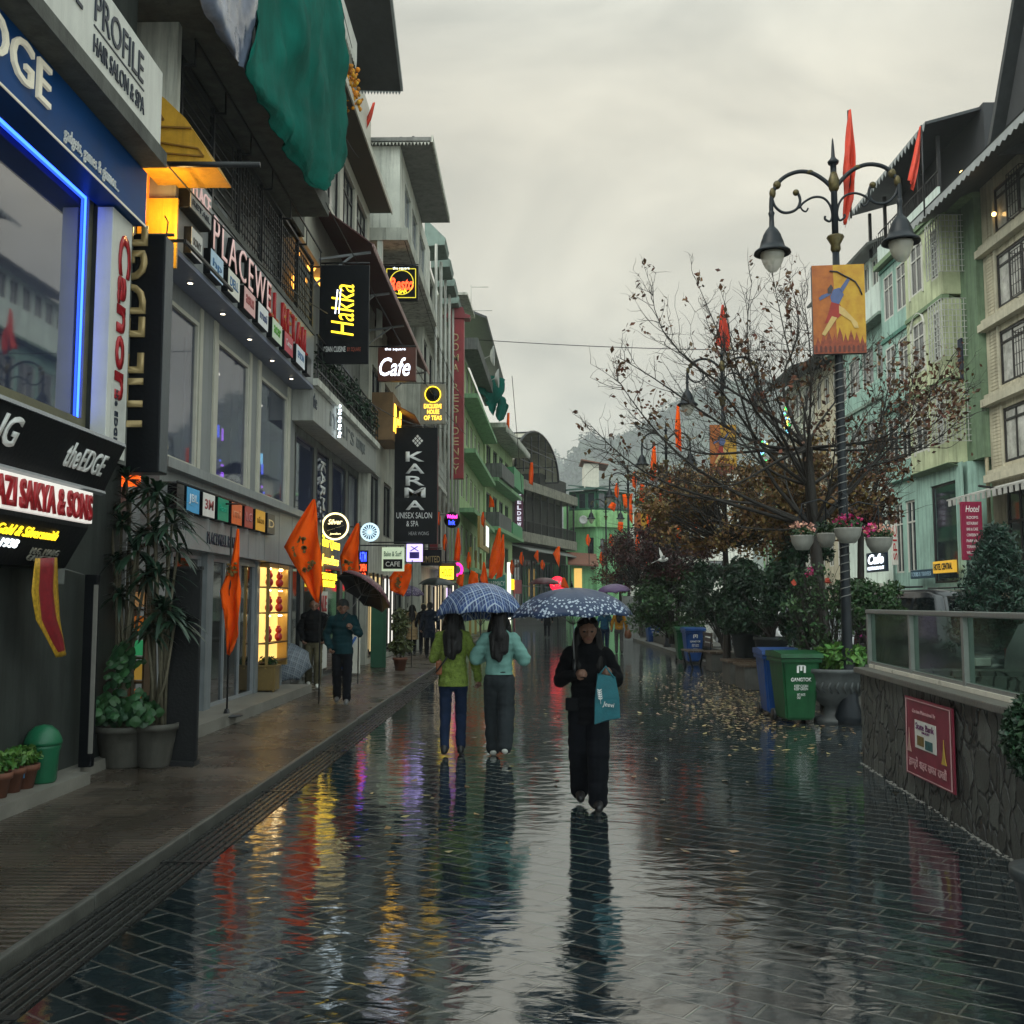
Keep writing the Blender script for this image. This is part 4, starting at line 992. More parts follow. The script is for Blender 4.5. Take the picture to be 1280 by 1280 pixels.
# kiosk with lit gold sign in front of the corner house
k_ = thing('street_kiosk', 'low kiosk with tiled roof and yellow lit panel before the green corner house', 'kiosk', (4.0, 92, 0))
mb = MB(); x0, x1 = FY(714, 700, 92).x, FY(742, 700, 92).x
mb.box(x0, x1, 92, 94.5, 0, 5.3); mb.build('wall', M('bright_green', (.2, .45, .2)), k_)
mb = MB(); mb.slab([(x0 - .3, 91.2, 5.2), (x1 + .4, 91.2, 5.0), (x1 + .4, 94.5, 6.2), (x0 - .3, 94.5, 6.4)], (0, 0, .12)); mb.build('roof', M('rust_tin', (.2, .08, .05)), k_)
mb = MB(); mb.box(x0 + .25, x0 + .95, 91.95, 91.99, 2.4, 4.9); mb.build('lit_panel', E('amber_panel', (1, .6, .15), .5), k_)
mb = MB(); mb.box(x0 + .2, x1 - .2, 91.9, 91.98, 1.2, 1.8); mb.build('sign_panel', E('blue_panel', (.1, .3, 1.0), .8), k_)
# pale houses further back on the right of the bend
for i, (pa, pb, ya_, z, c, lab) in enumerate(((788, 806, 108, 11.8, WHITEW, 'small white house behind the green corner house'), (804, 834, 118, 14.2, MINT2, 'distant pale green house with gabled roof behind the flags'), (838, 880, 112, 13.2, OLDW, 'distant grey house seen through the branches of the bare tree'), (880, 940, 100, 14.5, WHITEW, 'distant white house behind the brown leaved trees'))):
    xa, xb = FY(pa, 650, ya_).x, FY(pb, 650, ya_).x
    fr = frame((xa, ya_, 0), (1, 0, 0), (0, -1, 0)); L = xb - xa
    n = max(1, int(L / 2)); ws = [(k * L / n + .4, (k + 1) * L / n - .4, .9, 2.3) for k in range(n)]
    nf = int(z / 3); zs = [k * z / nf for k in range(nf + 1)]
    t = storeys('house', lab, fr, L, zs, c, [ws] * nf, DARKM, GLASS, depth=5)
    mb = MB(fr); m = L / 2; mb.slab([(-.4, .6, z - .1), (m, .6, z + 1.1), (L + .4, .6, z - .1), (L + .4, .6, z), (m, .6, z + 1.25), (-.4, .6, z)], (0, -6, 0)); mb.build('roof', ROOFD if i % 2 else MINT, t)

# ================================================================ hills
def leafmesh(pts, size, rnd, aspect=1.6, nrm=None, flat=0.0):
    """one bent leaf per point"""
    vs = []; fs = []
    for p in pts:
        a = V((rnd.gauss(0, 1), rnd.gauss(0, 1), rnd.gauss(0, 1) * (1 - flat))).normalized()
        b = a.cross(V((rnd.gauss(0, 1), rnd.gauss(0, 1), rnd.gauss(0, 1)))).normalized(); c = a.cross(b)
        s = size * rnd.uniform(.6, 1.3); n = len(vs)
        vs += [p - a * s * aspect * .5, p + b * s * .4 + c * s * .1, p + a * s * aspect * .5, p - b * s * .4 + c * s * .1]
        fs += [(n, n + 1, n + 2), (n, n + 2, n + 3)]
    return vs, fs
HILL = M('hill_forest', (.028, .05, .025), rough=.9, var=.6, scale=.08, bump=0)
rnd = random.Random(11)
def hill(name, prof, Y, label, depth=130):
    """ridge from photo profile (px,py) at distance Y, foliage-covered"""
    mb = MB(); top = [FY(x, y, Y) for x, y in prof]
    for i in range(len(top) - 1):
        a, b = top[i], top[i + 1]
        mb.add([(a.x, Y, a.z), (b.x, Y, b.z), (b.x * 1.02, Y - depth, -1.2), (a.x * 1.02, Y - depth, -1.2), (a.x, Y + depth * 2, a.z * .6), (b.x, Y + depth * 2, b.z * .6)], [(0, 1, 2, 3), (0, 4, 5, 1)])
    vs = []; fs = []
    for i in range(len(top) - 1):
        a, b = top[i], top[i + 1]; n = int((b - a).length * 1.3 * 420 / Y) + 1
        for k in range(n):
            t = rnd.random(); s = rnd.random() ** 2
            c = a.lerp(b, t) + V((0, -depth * s * .8, -(a.z + 1) * s * .8)); rr = rnd.uniform(2.2, 5) * Y / 420
            pts = []
            for q in range(70):
                d = V((rnd.gauss(0, 1), rnd.gauss(0, 1), rnd.gauss(0, 1))).normalized() * rr * rnd.uniform(.5, 1.0); d.z *= .9; pts.append(c + d)
            v2, f2 = leafmesh(pts, 1.25 * Y / 420, rnd, 1.3); m = len(vs); vs += v2; fs += [tuple(x + m for x in f) for f in f2]
    mb.add(vs, fs)
    o = mb.build(name, HILL); tag(o, label, None, None, 'structure')
hill('hills', [(690, 625), (700, 604), (716, 578), (723, 556), (728, 549), (745, 548), (757, 551), (775, 547), (788, 544), (797, 538), (810, 530), (822, 524), (840, 505), (870, 490), (905, 478), (945, 470), (985, 478), (1030, 500), (1080, 530), (1150, 570)], 950, 'wooded hill fading into grey mist behind the street')
hill('far_hills', [(600, 640), (640, 600), (660, 578), (678, 570), (690, 566), (700, 578), (715, 582), (740, 600), (800, 640)], 1200, 'farther wooded ridge nearly lost in grey mist')
# ================================================================ projecting signs along the left shops
def hang_sign(label, Y, px0, px1, py0, py1, boardmat, th=.12, lit=None, bracket=True, inner=-4.4, name='shop_sign'):
    """board facing down the street at distance Y; returns thing and text helper"""
    a, b = FY(px0, py1, Y), FY(px1, py0, Y)
    s = thing(name, label, 'sign', ((a.x + b.x) / 2, Y + th / 2, a.z))
    mb = MB(); mb.bbox(a.x, b.x, Y, Y + th, a.z, b.z, min(.012, th * .3)); mb.build('board', boardmat, s)
    if bracket:
        mb = MB(); z = b.z + .05
        mb.tube([(inner, Y + th / 2, z), (b.x, Y + th / 2, z)], .018, 6)
        for x in (a.x + .1, b.x - .1): mb.tube([(x, Y + th / 2, z), (x, Y + th / 2, b.z - .02)], .01, 5)
        mb.build('bracket', DARKM, s)
    def T(st, x0, y0, x1, y1, mat, **kw):
        """lettering filling the photo box (x0,y0)-(x1,y1)"""
        p, q = FY(x0, y1, Y), FY(x1, y0, Y)
        if kw.pop('up', False):
            return text(st, (q.x, Y - .002, p.z), UPZ, V((-1, 0, 0)), q.x - p.x, mat, s, W=q.z - p.z, **kw)
        return text(st, (p.x, Y - .002, p.z), XV, UPZ, q.z - p.z, mat, s, W=q.x - p.x, **kw)
    return s, T, a, b
NEONY = E('neon_yellow', (1, .7, .03), 1.6); NEONW = E('neon_white', (.8, .88, 1.0), 1.8); NEONR = E('neon_red', (1, .07, .02), 2.2)
NEONP = E('neon_purple', (.4, .3, 1.0), 2.0); NEONB = E('neon_blue', (.03, .06, 1.0), 3.0); NEONO = E('neon_amber', (1, .55, .05), 2.2)
s, T, a, b = hang_sign('large black hanging banner with yellow handwritten script and small capitals', 20.9, 398, 462, 331, 455, BLACKP, th=.06)
T('Hakka', 414, 356, 443, 420, NEONY, up=True, shear=.25, ext=.02, bold=-.005)
mb = MB(); p, q = FY(419, 392, 20.88), FY(422, 362, 20.88); mb.tube([p, q], .014, 6); p, q = FY(423.5, 392, 20.88), FY(426, 361, 20.88); mb.tube([p, q], .011, 6); mb.build('stroke', NEONW, s)
T('ASIAN CUISINE', 404, 433, 432, 440, WHL, ext=.005); T('BY SQUARE', 434, 434, 451, 440, M('brick_letter', (.3, .06, .03), bump=0), ext=.005)
s, T, a, b = hang_sign('black square sign with red neon script inside a yellow ring and frame', 29, 480, 523, 332, 376, BLACKP)
T('the square', 491, 333.5, 512, 338, NEONW, ext=.005); T('Resto', 487, 347, 517, 363, NEONR, shear=.2, bold=.03, ext=.01); T('BAR', 498, 360, 509, 367, NEONY, ext=.005)
c = FY(502, 353, 28.98); mb = MB(); mb.tube([c + V((.34 * math.cos(t), 0, .36 * math.sin(t))) for t in [k * PI / 14 for k in range(29)]], .014, 5)
for p, q in (((483.5, 336), (483.5, 372)), ((519.5, 336), (519.5, 372)), ((483.5, 336), (519.5, 336)), ((483.5, 372), (519.5, 372))): mb.tube([FY(*p, 28.98), FY(*q, 28.98)], .012, 5)
mb.build('neon_ring', E('dim_neon_yellow', (.7, .6, .05), .8), s)
s, T, a, b = hang_sign('square maroon cafe sign with glowing white script lettering', 27, 472, 520, 434, 476, M('maroon_board', (.11, .03, .018), rough=.4, var=.2), th=.2)
T('the square', 481, 434.5, 507, 439, NEONW, ext=.005); T('Cafe', 474, 447, 513, 470, NEONW, shear=.3, bold=.01, ext=.01)
s, T, a, b = hang_sign('grey sign with a yellow neon roundel and three lines of yellow neon capitals', 34, 525, 557, 480, 530, M('grey_sign', (.3, .28, .22), rough=.5, streak=.3))
c = FY(541, 493, 33.98); mb = MB(); mb.lathe(c, [(.0, -.005), (.27, -.005), (.27, 0)], 24, axis='Y'); mb.build('roundel', BLACKP, s)
mb = MB(); mb.tube([c + V((.26 * math.cos(t), -.01, .27 * math.sin(t))) for t in [k * PI / 12 for k in range(25)]], .018, 5); mb.build('neon_ring', NEONY, s)
T('Silver', 533, 485.5, 549, 492, NEONY, shear=.25, bold=.02); T('Tips', 536, 493.5, 549, 500.5, NEONY, shear=.25, bold=.02)
for st, y in (('EXCLUSIVE', 505), ('HOUSE', 512), ('OF TEAS', 519.5)): T(st, 530 if st != 'HOUSE' else 534, y, 552 if st != 'HOUSE' else 549, y + 5.5, NEONO, bold=.01)
# amber neon leaning on the timber box
mb = MB(); mb.box(-4.7, -4.0, 29.5, 31.4, 6.5, 7.9)
for k in range(9): mb.box(-4.0, -3.985, 29.5 + k * .21, 29.62 + k * .21, 6.5, 7.9)
tb = thing('timber_box', 'timber clad box sign with amber glowing letters beyond the cafe sign', 'sign', (-4.3, 30.5, 6.5)); mb.build('box', M('slatted_timber', (.22, .13, .06), rough=.6, var=.3), tb)
pa, pb = FX(492, 540, -3.98), FX(511, 505, -3.98)
text('Roll', (-3.975, 29.55, 6.75), YV, UPZ, .85, NEONO, tb, W=1.7, shear=.2, bold=.01, ext=.02)
# black vertical salon sign
s, T, a, b = hang_sign('tall black sign of a hair salon with large white capitals reading downwards', 30, 492, 547, 534, 680, BLACKP, th=.15)
for ch, y0, y1 in (('K', 564.5, 577), ('A', 579.5, 592), ('R', 595, 607), ('M', 609.5, 622), ('A', 625.5, 637.5)):
    T(ch, 507 if ch != 'M' else 505.5, y0, 530.5 if ch != 'M' else 532, y1, WHL, bold=.02, ext=.01)
T('UNISEX SALON', 495.5, 640.5, 540, 648, WHL, ext=.005); T('& SPA', 508, 651, 523, 658, WHL, ext=.005); T('HEAR WONG', 511, 664.5, 536, 669, M('dim_white', (.4, .4, .4), bump=0), ext=.005)
mb = MB(); c0 = FY(522, 551, 29.98)
for i in range(-2, 3):
    for j in range(-2, 3):
        if abs(i) + abs(j) < 4 and (i + j) % 2 == 0 or (i == 0 and j == 0): mb.slab([c0 + V((i * .06 + dx, 0, j * .068 + dz)) for dx, dz in ((-.045, 0), (0, -.05), (.045, 0), (0, .05))], (0, -.008, 0))
mb.build('emblem', WHL, s)
# red strip sign just behind it
s, T, a, b = hang_sign('narrow dark red strip sign edging the tall black salon sign', 31.5, 537, 548, 545, 690, M('dark_red_board', (.16, .015, .02), rough=.4, var=.2), bracket=False)
# hotel residency sign with pagoda cap
s, T, a, b = hang_sign('tall dark red hotel sign with a pagoda cap and gold letters reading downwards', 46, 559.5, 580, 398, 598, M('hotel_red', (.3, .03, .035), rough=.45, var=.25, streak=.3), th=.5, bracket=False)
mb = MB(); zt = FY(570, 398, 46).z
mb.slab([(a.x - .25, 45.9, zt), (b.x + .25, 45.9, zt), (b.x + .3, 45.9, zt + .12), (b.x + .05, 45.9, zt + .2), (b.x - .05, 45.9, zt + .5), (a.x + .05, 45.9, zt + .5), (a.x - .05, 45.9, zt + .2), (a.x - .3, 45.9, zt + .12)], (0, .7, 0)); mb.build('cap', M('cap_red', (.24, .035, .04), rough=.5), s)
HG = M('hotel_gold', (.5, .36, .18), rough=.4, bump=0)
yy = [418.5, 430.5, 444, 456.5, None, 481, 494.5, 508, 521.5, 535.5, 548.5, 561.5, 573.5, 584.5]
for ch, y in zip('DOMA RESIDENCY', yy):
    if y: T(ch, 565.5 if ch != 'I' else 569, y - 1.5, 573.5 if ch != 'I' else 571, y + 8, HG, bold=.01, ext=.02)
mb = MB(); mb.tube([(-3.5, 46.3, 8.0), (a.x, 46.3, 8.0)], .05, 6); mb.tube([(-3.5, 46.3, 12.5), (a.x, 46.3, 12.5)], .05, 6); mb.build('bracket', DARKM, s)
# small projecting lit signs
s, T, a, b = hang_sign('round black jeweller sign with a glowing cream ring and script', 20.4, 412, 426, 651, 665, BLACKP, th=.1)
c = FY(419, 658, 20.36)
mb = MB(); mb.lathe(c, [(0, 0), (.27, 0), (.27, .1), (0, .1)], 28, axis='Y'); mb.build('disc', BLACKP, s)
CRN = E('cream_neon', (1, .82, .4), 1.6)
mb = MB(); mb.tube([c + V((.26 * math.cos(t), -.01, .26 * math.sin(t))) for t in [k * PI / 14 for k in range(29)]], .02, 6); mb.build('neon_ring', CRN, s)
for st, y0, y1, x0, x1 in (('Silver', 649, 655.5, 410, 428), ('Queen', 657, 663.5, 409, 429), ('Jewellers', 666, 669, 412, 426)):
    p, q = FY(x0, y1, 20.345), FY(x1, y0, 20.345); text(st, p, XV, UPZ, q.z - p.z, CRN, s, W=q.x - p.x, shear=.25, bold=.015, ext=.004)
s, T, a, b = hang_sign('round pale sign with a blue sunburst glowing beside the jeweller sign', 24, 458, 466, 661, 669, BLACKP, th=.08)
c = FY(462, 665, 23.95); mb = MB(); mb.lathe(c, [(0, 0), (.22, 0), (.22, .09), (0, .09)], 28, axis='Y'); mb.build('disc', E('pale_glow', (.6, .85, .95), .75), s)
mb = MB()
for k in range(16):
    t = k * PI / 8; u = V((math.cos(t), 0, math.sin(t))); w_ = V((-u.z, 0, u.x)); mb.slab([c + u * .05 + V((0, -.004, 0)), c + u * .17 + w_ * .022 + V((0, -.004, 0)), c + u * .17 - w_ * .022 + V((0, -.004, 0))], (0, -.006, 0))
mb.build('emblem', M('blue_letter', (.02, .08, .2), bump=0), s)
s, T, a, b = hang_sign('small cream and dark green cafe sign hanging under the round pale sign', 26, 477, 505, 684, 714, M('pale_green_glow', (.5, .55, .4), rough=.4, bump=0, emit=(.8, 1, .7), es=.25))
p, q = FY(479, 711, 25.99), FY(503, 699, 25.99); mb = MB(); mb.box(p.x, q.x, 25.985, 25.997, p.z, q.z); mb.build('plate', BLACKP, s)
T('Bake & Surf', 480, 689, 502, 695.5, M('green_letter', (.03, .12, .06), bump=0), bold=.01); p = FY(482, 708, 25.98); q = FY(500, 702, 25.98); text('CAFE', p, XV, UPZ, q.z - p.z, WHL, s, W=q.x - p.x, ext=.004)
s, T, a, b = hang_sign('small square purple glowing sign with a dark gate emblem', 28, 508, 528, 680, 702, E('purple_panel', (.55, .45, 1.0), 1.1))
mb = MB()
for pts in (((512, 690), (524, 690), (524, 698), (512, 698)), ((513, 683), (515, 683), (524, 689), (522, 689)), ((523, 683), (521, 683), (512, 689), (514, 689))): mb.slab([FY(x, y, 27.995) for x, y in pts], (0, -.01, 0))
mb.build('emblem', M('violet_letter', (.06, .03, .3), bump=0), s)
s, T, a, b = hang_sign('black hanging sign with gold capitals below the tall salon sign', 31, 526, 552, 687, 707, BLACKP, th=.1)
T('LIMITED', 528, 695, 550, 703, GOLDL, bold=.01, ext=.006)
s, T, a, b = hang_sign('yellow lit box sign with dark letters low beside the green umbrella row', 34, 548, 570, 704, 726, M('brown_box', (.08, .04, .015)), th=.3)
mb = MB(); p, q = FY(550, 724, 33.99), FY(567, 708, 33.99); mb.box(p.x, q.x, 33.97, 33.99, p.z, q.z); mb.build('lit_panel', E('yellow_panel', (1, .75, .02), 2.2), s)
p, q = FY(552, 721, 33.96), FY(565, 711, 33.96); text('HOUSE', p, XV, UPZ, q.z - p.z, M('brown_letter', (.1, .05, .0), bump=0), s, W=q.x - p.x, bold=.02)
s, T, a, b = hang_sign('round black sign with pink and blue neon words beyond the salon sign', 38, 560, 570, 645, 655, BLACKP, th=.08)
c = FY(565, 650, 37.95); mb = MB(); mb.lathe(c, [(0, 0), (.3, 0), (.3, .09), (0, .09)], 28, axis='Y'); mb.build('disc', BLACKP, s)
for st, y0, y1, x0, x1, m_ in (('Wicked', 643, 648, 558.5, 571.5, E('neon_pink', (1, .05, .5), 2.5)), ('Ink', 650, 656, 561, 569, NEONB)):
    p, q = FY(x0, y1, 37.94), FY(x1, y0, 37.94); text(st, p, XV, UPZ, q.z - p.z, m_, s, W=q.x - p.x, bold=.02, ext=.004)
# hotel sign far down with stacked white letters
s, T, a, b = hang_sign('narrow purple hotel sign with stacked white letters in front of the vaulted building', 79, 643.5, 654, 602, 661, M('purple_board', (.13, .025, .07), rough=.4), th=.4, inner=-1.6)
for i, ch in enumerate('HOTELDEW'): T(ch, 646.5, 604 + i * 7 , 651.5, 609 + i * 7, E('pale_letter', (.9, .85, 1), .5), bold=.03)
s, T, a, b = hang_sign('red oval lit sign with white letters low down the street', 60, 691, 703, 724, 736, M('red_box', (.3, .01, .02)), th=.1, bracket=False)
c = FY(697, 730, 59.9); mb = MB(); mb.lathe(c, [(0, 0), (.46, 0), (.46, .12), (0, .12)], 24, axis='Y'); mb.build('disc', E('red_glow', (1, .02, .05), 1.0), s)
p, q = FY(691, 733, 59.88), FY(703, 726, 59.88); text('STA', p, XV, UPZ, q.z - p.z, WHL, s, W=q.x - p.x, bold=.02)
mb = MB(); p0 = FY(697, 730, 60.05); mb.tube([(p0.x, 60.05, 0), (p0.x, 60.05, p0.z)], .05, 6); mb.build('post', DARKM, s)
# gold framed board and lit strips on the far shops
fr, L = frame2((-3.5, 51), (-3.0, 66), -1)
s = thing('shop_sign', 'gold framed shop board with a white lit panel on the pale green building', 'sign', (-3.3, 56, 5.3))
mb = MB(fr); mb.box(1.0, 7.5, .82, .95, 4.6, 6.2); mb.build('board', M('gold_board', (.35, .24, .06), rough=.4, streak=.3), s)
mb = MB(fr); mb.box(5.0, 6.8, .96, .98, 4.9, 6.0); mb.build('lit_panel', E('white_panel', (.8, .95, .95), .9), s)
each('gold_post', M('gold_board', (.35, .24, .06)), s, lambda m_, u: m_.box(u, u + .12, .4, .52, .1, 4.6), (1.0, 4.2, 7.4), fr)
s = thing('shop_sign', 'tall white lit strip and green board at the far grey and green building', 'sign', (-2.8, 67, 3))
mb = MB(); x0 = FY(634, 700, 66.5).x; mb.box(x0, x0 + .24, 66.2, 66.4, .4, 4.4); mb.build('light_strip', E('white_strip', (.95, .93, .8), .9), s)
mb = MB(); mb.box(x0 - 1.4, x0 - .1, 66.3, 66.4, 2.6, 3.6); mb.build('board', M('teal_board', (.03, .2, .16)), s)
text('PHARMACY', (x0 - 1.35, 66.29, 2.9), XV, UPZ, .3, WHL, s, W=1.2)
s = thing('shop_sign', 'small yellow lit panel and pink board low by the far shops', 'sign', (-2, 64, 1.5))
mb = MB(); p, q = FY(639, 737, 62), FY(642.5, 724, 62); mb.box(p.x, q.x, 62, 62.1, p.z, q.z); mb.build('lit_panel', E('yellow_panel', (1, .75, .02), 2.2), s)
mb = MB(); p, q = FY(643, 742, 62.05), FY(652, 725, 62.05); mb.box(p.x, q.x, 62.05, 62.12, p.z, q.z); mb.tube([(p.x, 62.1, 0), (p.x, 62.1, q.z)], .05, 5); mb.build('board', M('pink_board', (.4, .12, .14)), s)
s = thing('shop_sign', 'pink ring sign glowing beside the yellow box sign', 'sign', (-3.6, 40, 3))
c = FY(572, 712, 40); mb = MB(); mb.tube([c + V((.17 * math.cos(t), 0, .22 * math.sin(t))) for t in [k * PI / 10 for k in range(21)]], .06, 6); mb.build('neon_ring', E('pink_ring', (1, .02, .3), 1.6), s)
mb = MB(); mb.tube([c + V((-.9, .05, .25)), c + V((0, .05, .25))], .02, 5); mb.build('bracket', DARKM, s)
# yellow neon words behind the flags and posters on the shop fronts
s = thing('shop_sign', 'cluster of yellow neon script on the shop front behind the orange flags', 'sign', (-4.6, 21.5, 2.4))
pa, pb = FX(399, 706, -4.6), FX(432, 664, -4.6)
text('Silver Queen', (-4.58, pa.y, 2.95), YV, UPZ, .3, NEONY, s, W=2.2, shear=.2, ext=.02); text('Jewellers', (-4.58, pa.y + .1, 2.55), YV, UPZ, .28, NEONO, s, W=2.0, shear=.2, ext=.02); text('GOLD SILVER\nDIAMONDS', (-4.58, pa.y + .1, 2.1), YV, UPZ, .32, NEONY, s, W=1.8, ext=.02)
s = thing('poster', 'tall white poster with red capitals on the shop front', 'poster', (-4.6, 22.5, .3))
mb = MB(); mb.box(-4.6, -4.57, 21.9, 23.2, .3, 2.0); mb.build('board', WHITEP, s)
text('SALE', (-4.565, 22.05, 1.55), YV, UPZ, .36, REDL, s, W=1.0, bold=.03); text('NEW ARRIVALS\nIN STORE', (-4.565, 22.05, .9), YV, UPZ, .4, NAVY, s, W=.95)
s = thing('poster', 'white and blue leaning board behind the man in the dark jacket', 'poster', (-4.2, 23, .11))
mb = MB(); mb.slab([(-4.5, 24.2, .11), (-3.95, 24.0, .11), (-4.0, 24.3, 1.15), (-4.5, 24.5, 1.15)], (.0, .03, 0)); mb.build('board', WHITEP, s)
mb = MB(); mb.tube([(-4.4, 24.18, .2), (-4.3, 24.25, .6), (-4.1, 24.25, .95)], .03, 6); mb.build('stroke', M('blue_stroke', (.02, .1, .35), bump=0), s)
s = thing('shop_hoarding', 'dark green upright panel beside the shop steps behind the man with the umbrella', 'panel', (-4, 27, .1))
mb = MB(); p, q = FY(463, 822, 27), FY(483, 742, 27); mb.bbox(p.x, q.x, 27, 27.08, PVZ, q.z, .01); mb.build('board', DGRN, s)
s = thing('shop_sign', 'stack of small red and blue neon words beside the dark green panel', 'sign', (-4.2, 26.6, 1.8))
for st, y0, y1, m_ in (('OPEN', 705, 714, NEONR), ('ATM', 690, 702, NEONB), ('BAR', 716, 724, NEONR)):
    p, q = FY(449, y1, 26.5), FY(458, y0, 26.5); text(st, p, XV, UPZ, q.z - p.z, m_, s, W=q.x - p.x, bold=.02)
mb = MB(); p, q = FY(447, 727, 26.52), FY(460, 688, 26.52); mb.box(p.x, q.x, 26.52, 26.6, p.z, q.z); mb.build('board', BLACKP, s)
# ================================================================ right hand buildings beyond the road
XR = 16.0
def yr(px, X=XR, py=500): return FX(px, py, X).y
GR = RF(XR)
LGREEN = M('celery_render', (.47, .52, .32), rough=.75, var=.3, scale=1.0, streak=.7)
TEAL = M('aqua_render', (.3, .47, .4), rough=.75, var=.3, scale=1.0, streak=.7)
TEALD = M('deep_aqua_paint', (.06, .2, .15), rough=.6, var=.2, streak=.5)
AQW = M('aqua_white_render', (.58, .67, .61), rough=.7, var=.15, scale=1.0, streak=.5)
SIDING = M('cream_siding', (.48, .44, .32), rough=.65, var=.25, scale=1.0, streak=.65)
BRWN = M('brown_frame', (.02, .018, .018), rough=.45, var=.3)
WFRM = M('white_frame', (.52, .52, .47), rough=.5, var=.1, streak=.2)
FLOORS = [0.13, 6.1, 8.75, 11.4, 14.05, 16.4]
# --- cream sided building nearest
Ye = yr(1236)
t = thing('apartment_building', 'cream sided building with tall dark framed windows at the right edge', 'building', (XR, 28, 0))
ops = []
for i in range(5):
    z0 = FLOORS[i] + (.35 if i else .1); z1 = FLOORS[i + 1] - .45
    for k in range(4):
        u1 = Ye - .95 - k * 3.3; ops.append((u1 - 2.55, u1, z0, z1))
mb = MB(GR); mb.box(16, Ye, -8, -.2, 0, 16.4); sheet(mb, 16, Ye, 0, 16.4, ops, .18); mb.quad((Ye, 0, 0), (Ye, -.2, 0), (Ye, -.2, 16.4), (Ye, 0, 16.4))
for k in range(88):
    z = 5.7 + k * .12
    if any(abs(z - f) < .2 for f in FLOORS): continue
    for kk in range(5):
        u0 = Ye - .93 - kk * 3.3; mb.box(u0, u0 + .72, 0, .018, z, z + .1)
mb.build('wall', SIDING, t)
for o_ in ops: window(GR, o_, t, BRWN, CURT if o_[2] > 4 else GLASS, nx=3, fw=.1, dep=.1, transom=.78)
mb = MB(GR)
for z in FLOORS[1:5]: mb.box(15.9, Ye + .05, 0, .28, z - .22, z + .04); mb.box(15.9, Ye + .03, 0, .16, z + .04, z + .2)
for k in range(5): mb.box(Ye - .98 - k * 3.3, Ye - .9 - k * 3.3, 0, .06, 6.1, 16.3)
mb.build('floor_band', M('cream_band', (.48, .45, .34), rough=.6, streak=.3), t)
for i in range(2, 5):       # window grilles
    b = MB(GR); u1 = Ye - 3.5 - .9; u0 = Ye - .95 - 1.5; z0 = FLOORS[i] + .3; 
    for k in range(6): b.box(u0 - .9 + k * .18, u0 - .88 + k * .18, .22, .24, z0, z0 + 1.5)
    for k in range(5): b.box(u0 - .9, u0 + .02, .22, .24, z0 + k * .37, z0 + .02 + k * .37)
    for k in (0, 1): b.box(u0 - .9 + k * .9, u0 - .88 + k * .9, 0, .22, z0, z0 + .02); b.box(u0 - .9 + k * .9, u0 - .88 + k * .9, 0, .22, z0 + 1.48, z0 + 1.5)
    b.build('window_grille', BRWN, t)
mb = MB(GR); mb.tube([(Ye + .12, .1, .2), (Ye + .12, .1, 16.2)], .07, 8); mb.build('downpipe', M('cream_pipe', (.4, .36, .24), rough=.5), t)
# roof: deep eave with scalloped fascia, gable above
ze = 15.55
mb = MB(GR); mb.slab([(15.5, 1.9, ze), (15.5, -3, ze + 2.2), (15.5, -3, ze + 2.35), (15.5, 2.0, ze + .12)], (Ye + 1.6 - 15.5, 0, 0)); mb.build('roof', ROOFD, t)
mb = MB(GR)
n = 60
for k in range(n):
    u = 15.5 + (Ye + 1.6 - 15.5) * k / n; d = (Ye + 1.6 - 15.5) / n; mb.slab([(u, 1.95, ze + .1), (u + d, 1.95, ze + .1), (u + d, 1.95, ze - .12), (u + d / 2, 1.95, ze - .22), (u, 1.95, ze - .12)], (0, .02, 0))
mb.build('scalloped_trim', M('grey_trim', (.28, .3, .3)), t)
mb = MB(GR); pk = FX(1262, 40, XR - 1.2); 
mb.slab([(Ye - 10.10, 1.2, ze + .6), (Ye - 4.40, 1.2, ze + .6), (Ye - 7.20, 1.2, ze + 5.6)], (0, -4, 0)); mb.build('gable', M('dark_attic', (.03, .032, .035), rough=.7), t)
mb = MB(GR); A = V((Ye - 4.00, 1.5, ze + .3)); B_ = V((Ye - 7.20, 1.5, ze + 6.1)); C_ = V((Ye - 10.40, 1.5, ze + .3))
mb.slab([A, B_, B_ - V((0, 4.5, 0)), A - V((0, 4.5, 0))], (.15, 0, .12)); mb.slab([C_, B_, B_ - V((0, 4.5, 0)), C_ - V((0, 4.5, 0))], (-.15, 0, .12)); mb.build('gable_roof', ROOFD, t)
each('lamp_globe', E('warm_bulb', (1, .6, .2), 4), t, lambda m_, c: m_.ball(c, .08, 8, 6), [(Ye - 1.6, 1.3, ze + .75), (Ye - 1.2, .1, 15.0)], GR)
# shop awning at street level of the cream building
mb = MB(GR); mb.slab([(22, 0, 5.75), (22, 1.6, 5.3), (22, 1.6, 5.25), (22, 0, 5.65)], (Ye - 22, 0, 0))
for k in range(36): u = 22 + k * (Ye - 22) / 36; mb.box(u, u + .18, 1.58, 1.62, 5.05, 5.27)
mb.build('awning', M('striped_awning', (.4, .4, .37), rough=.6, var=.3), t)
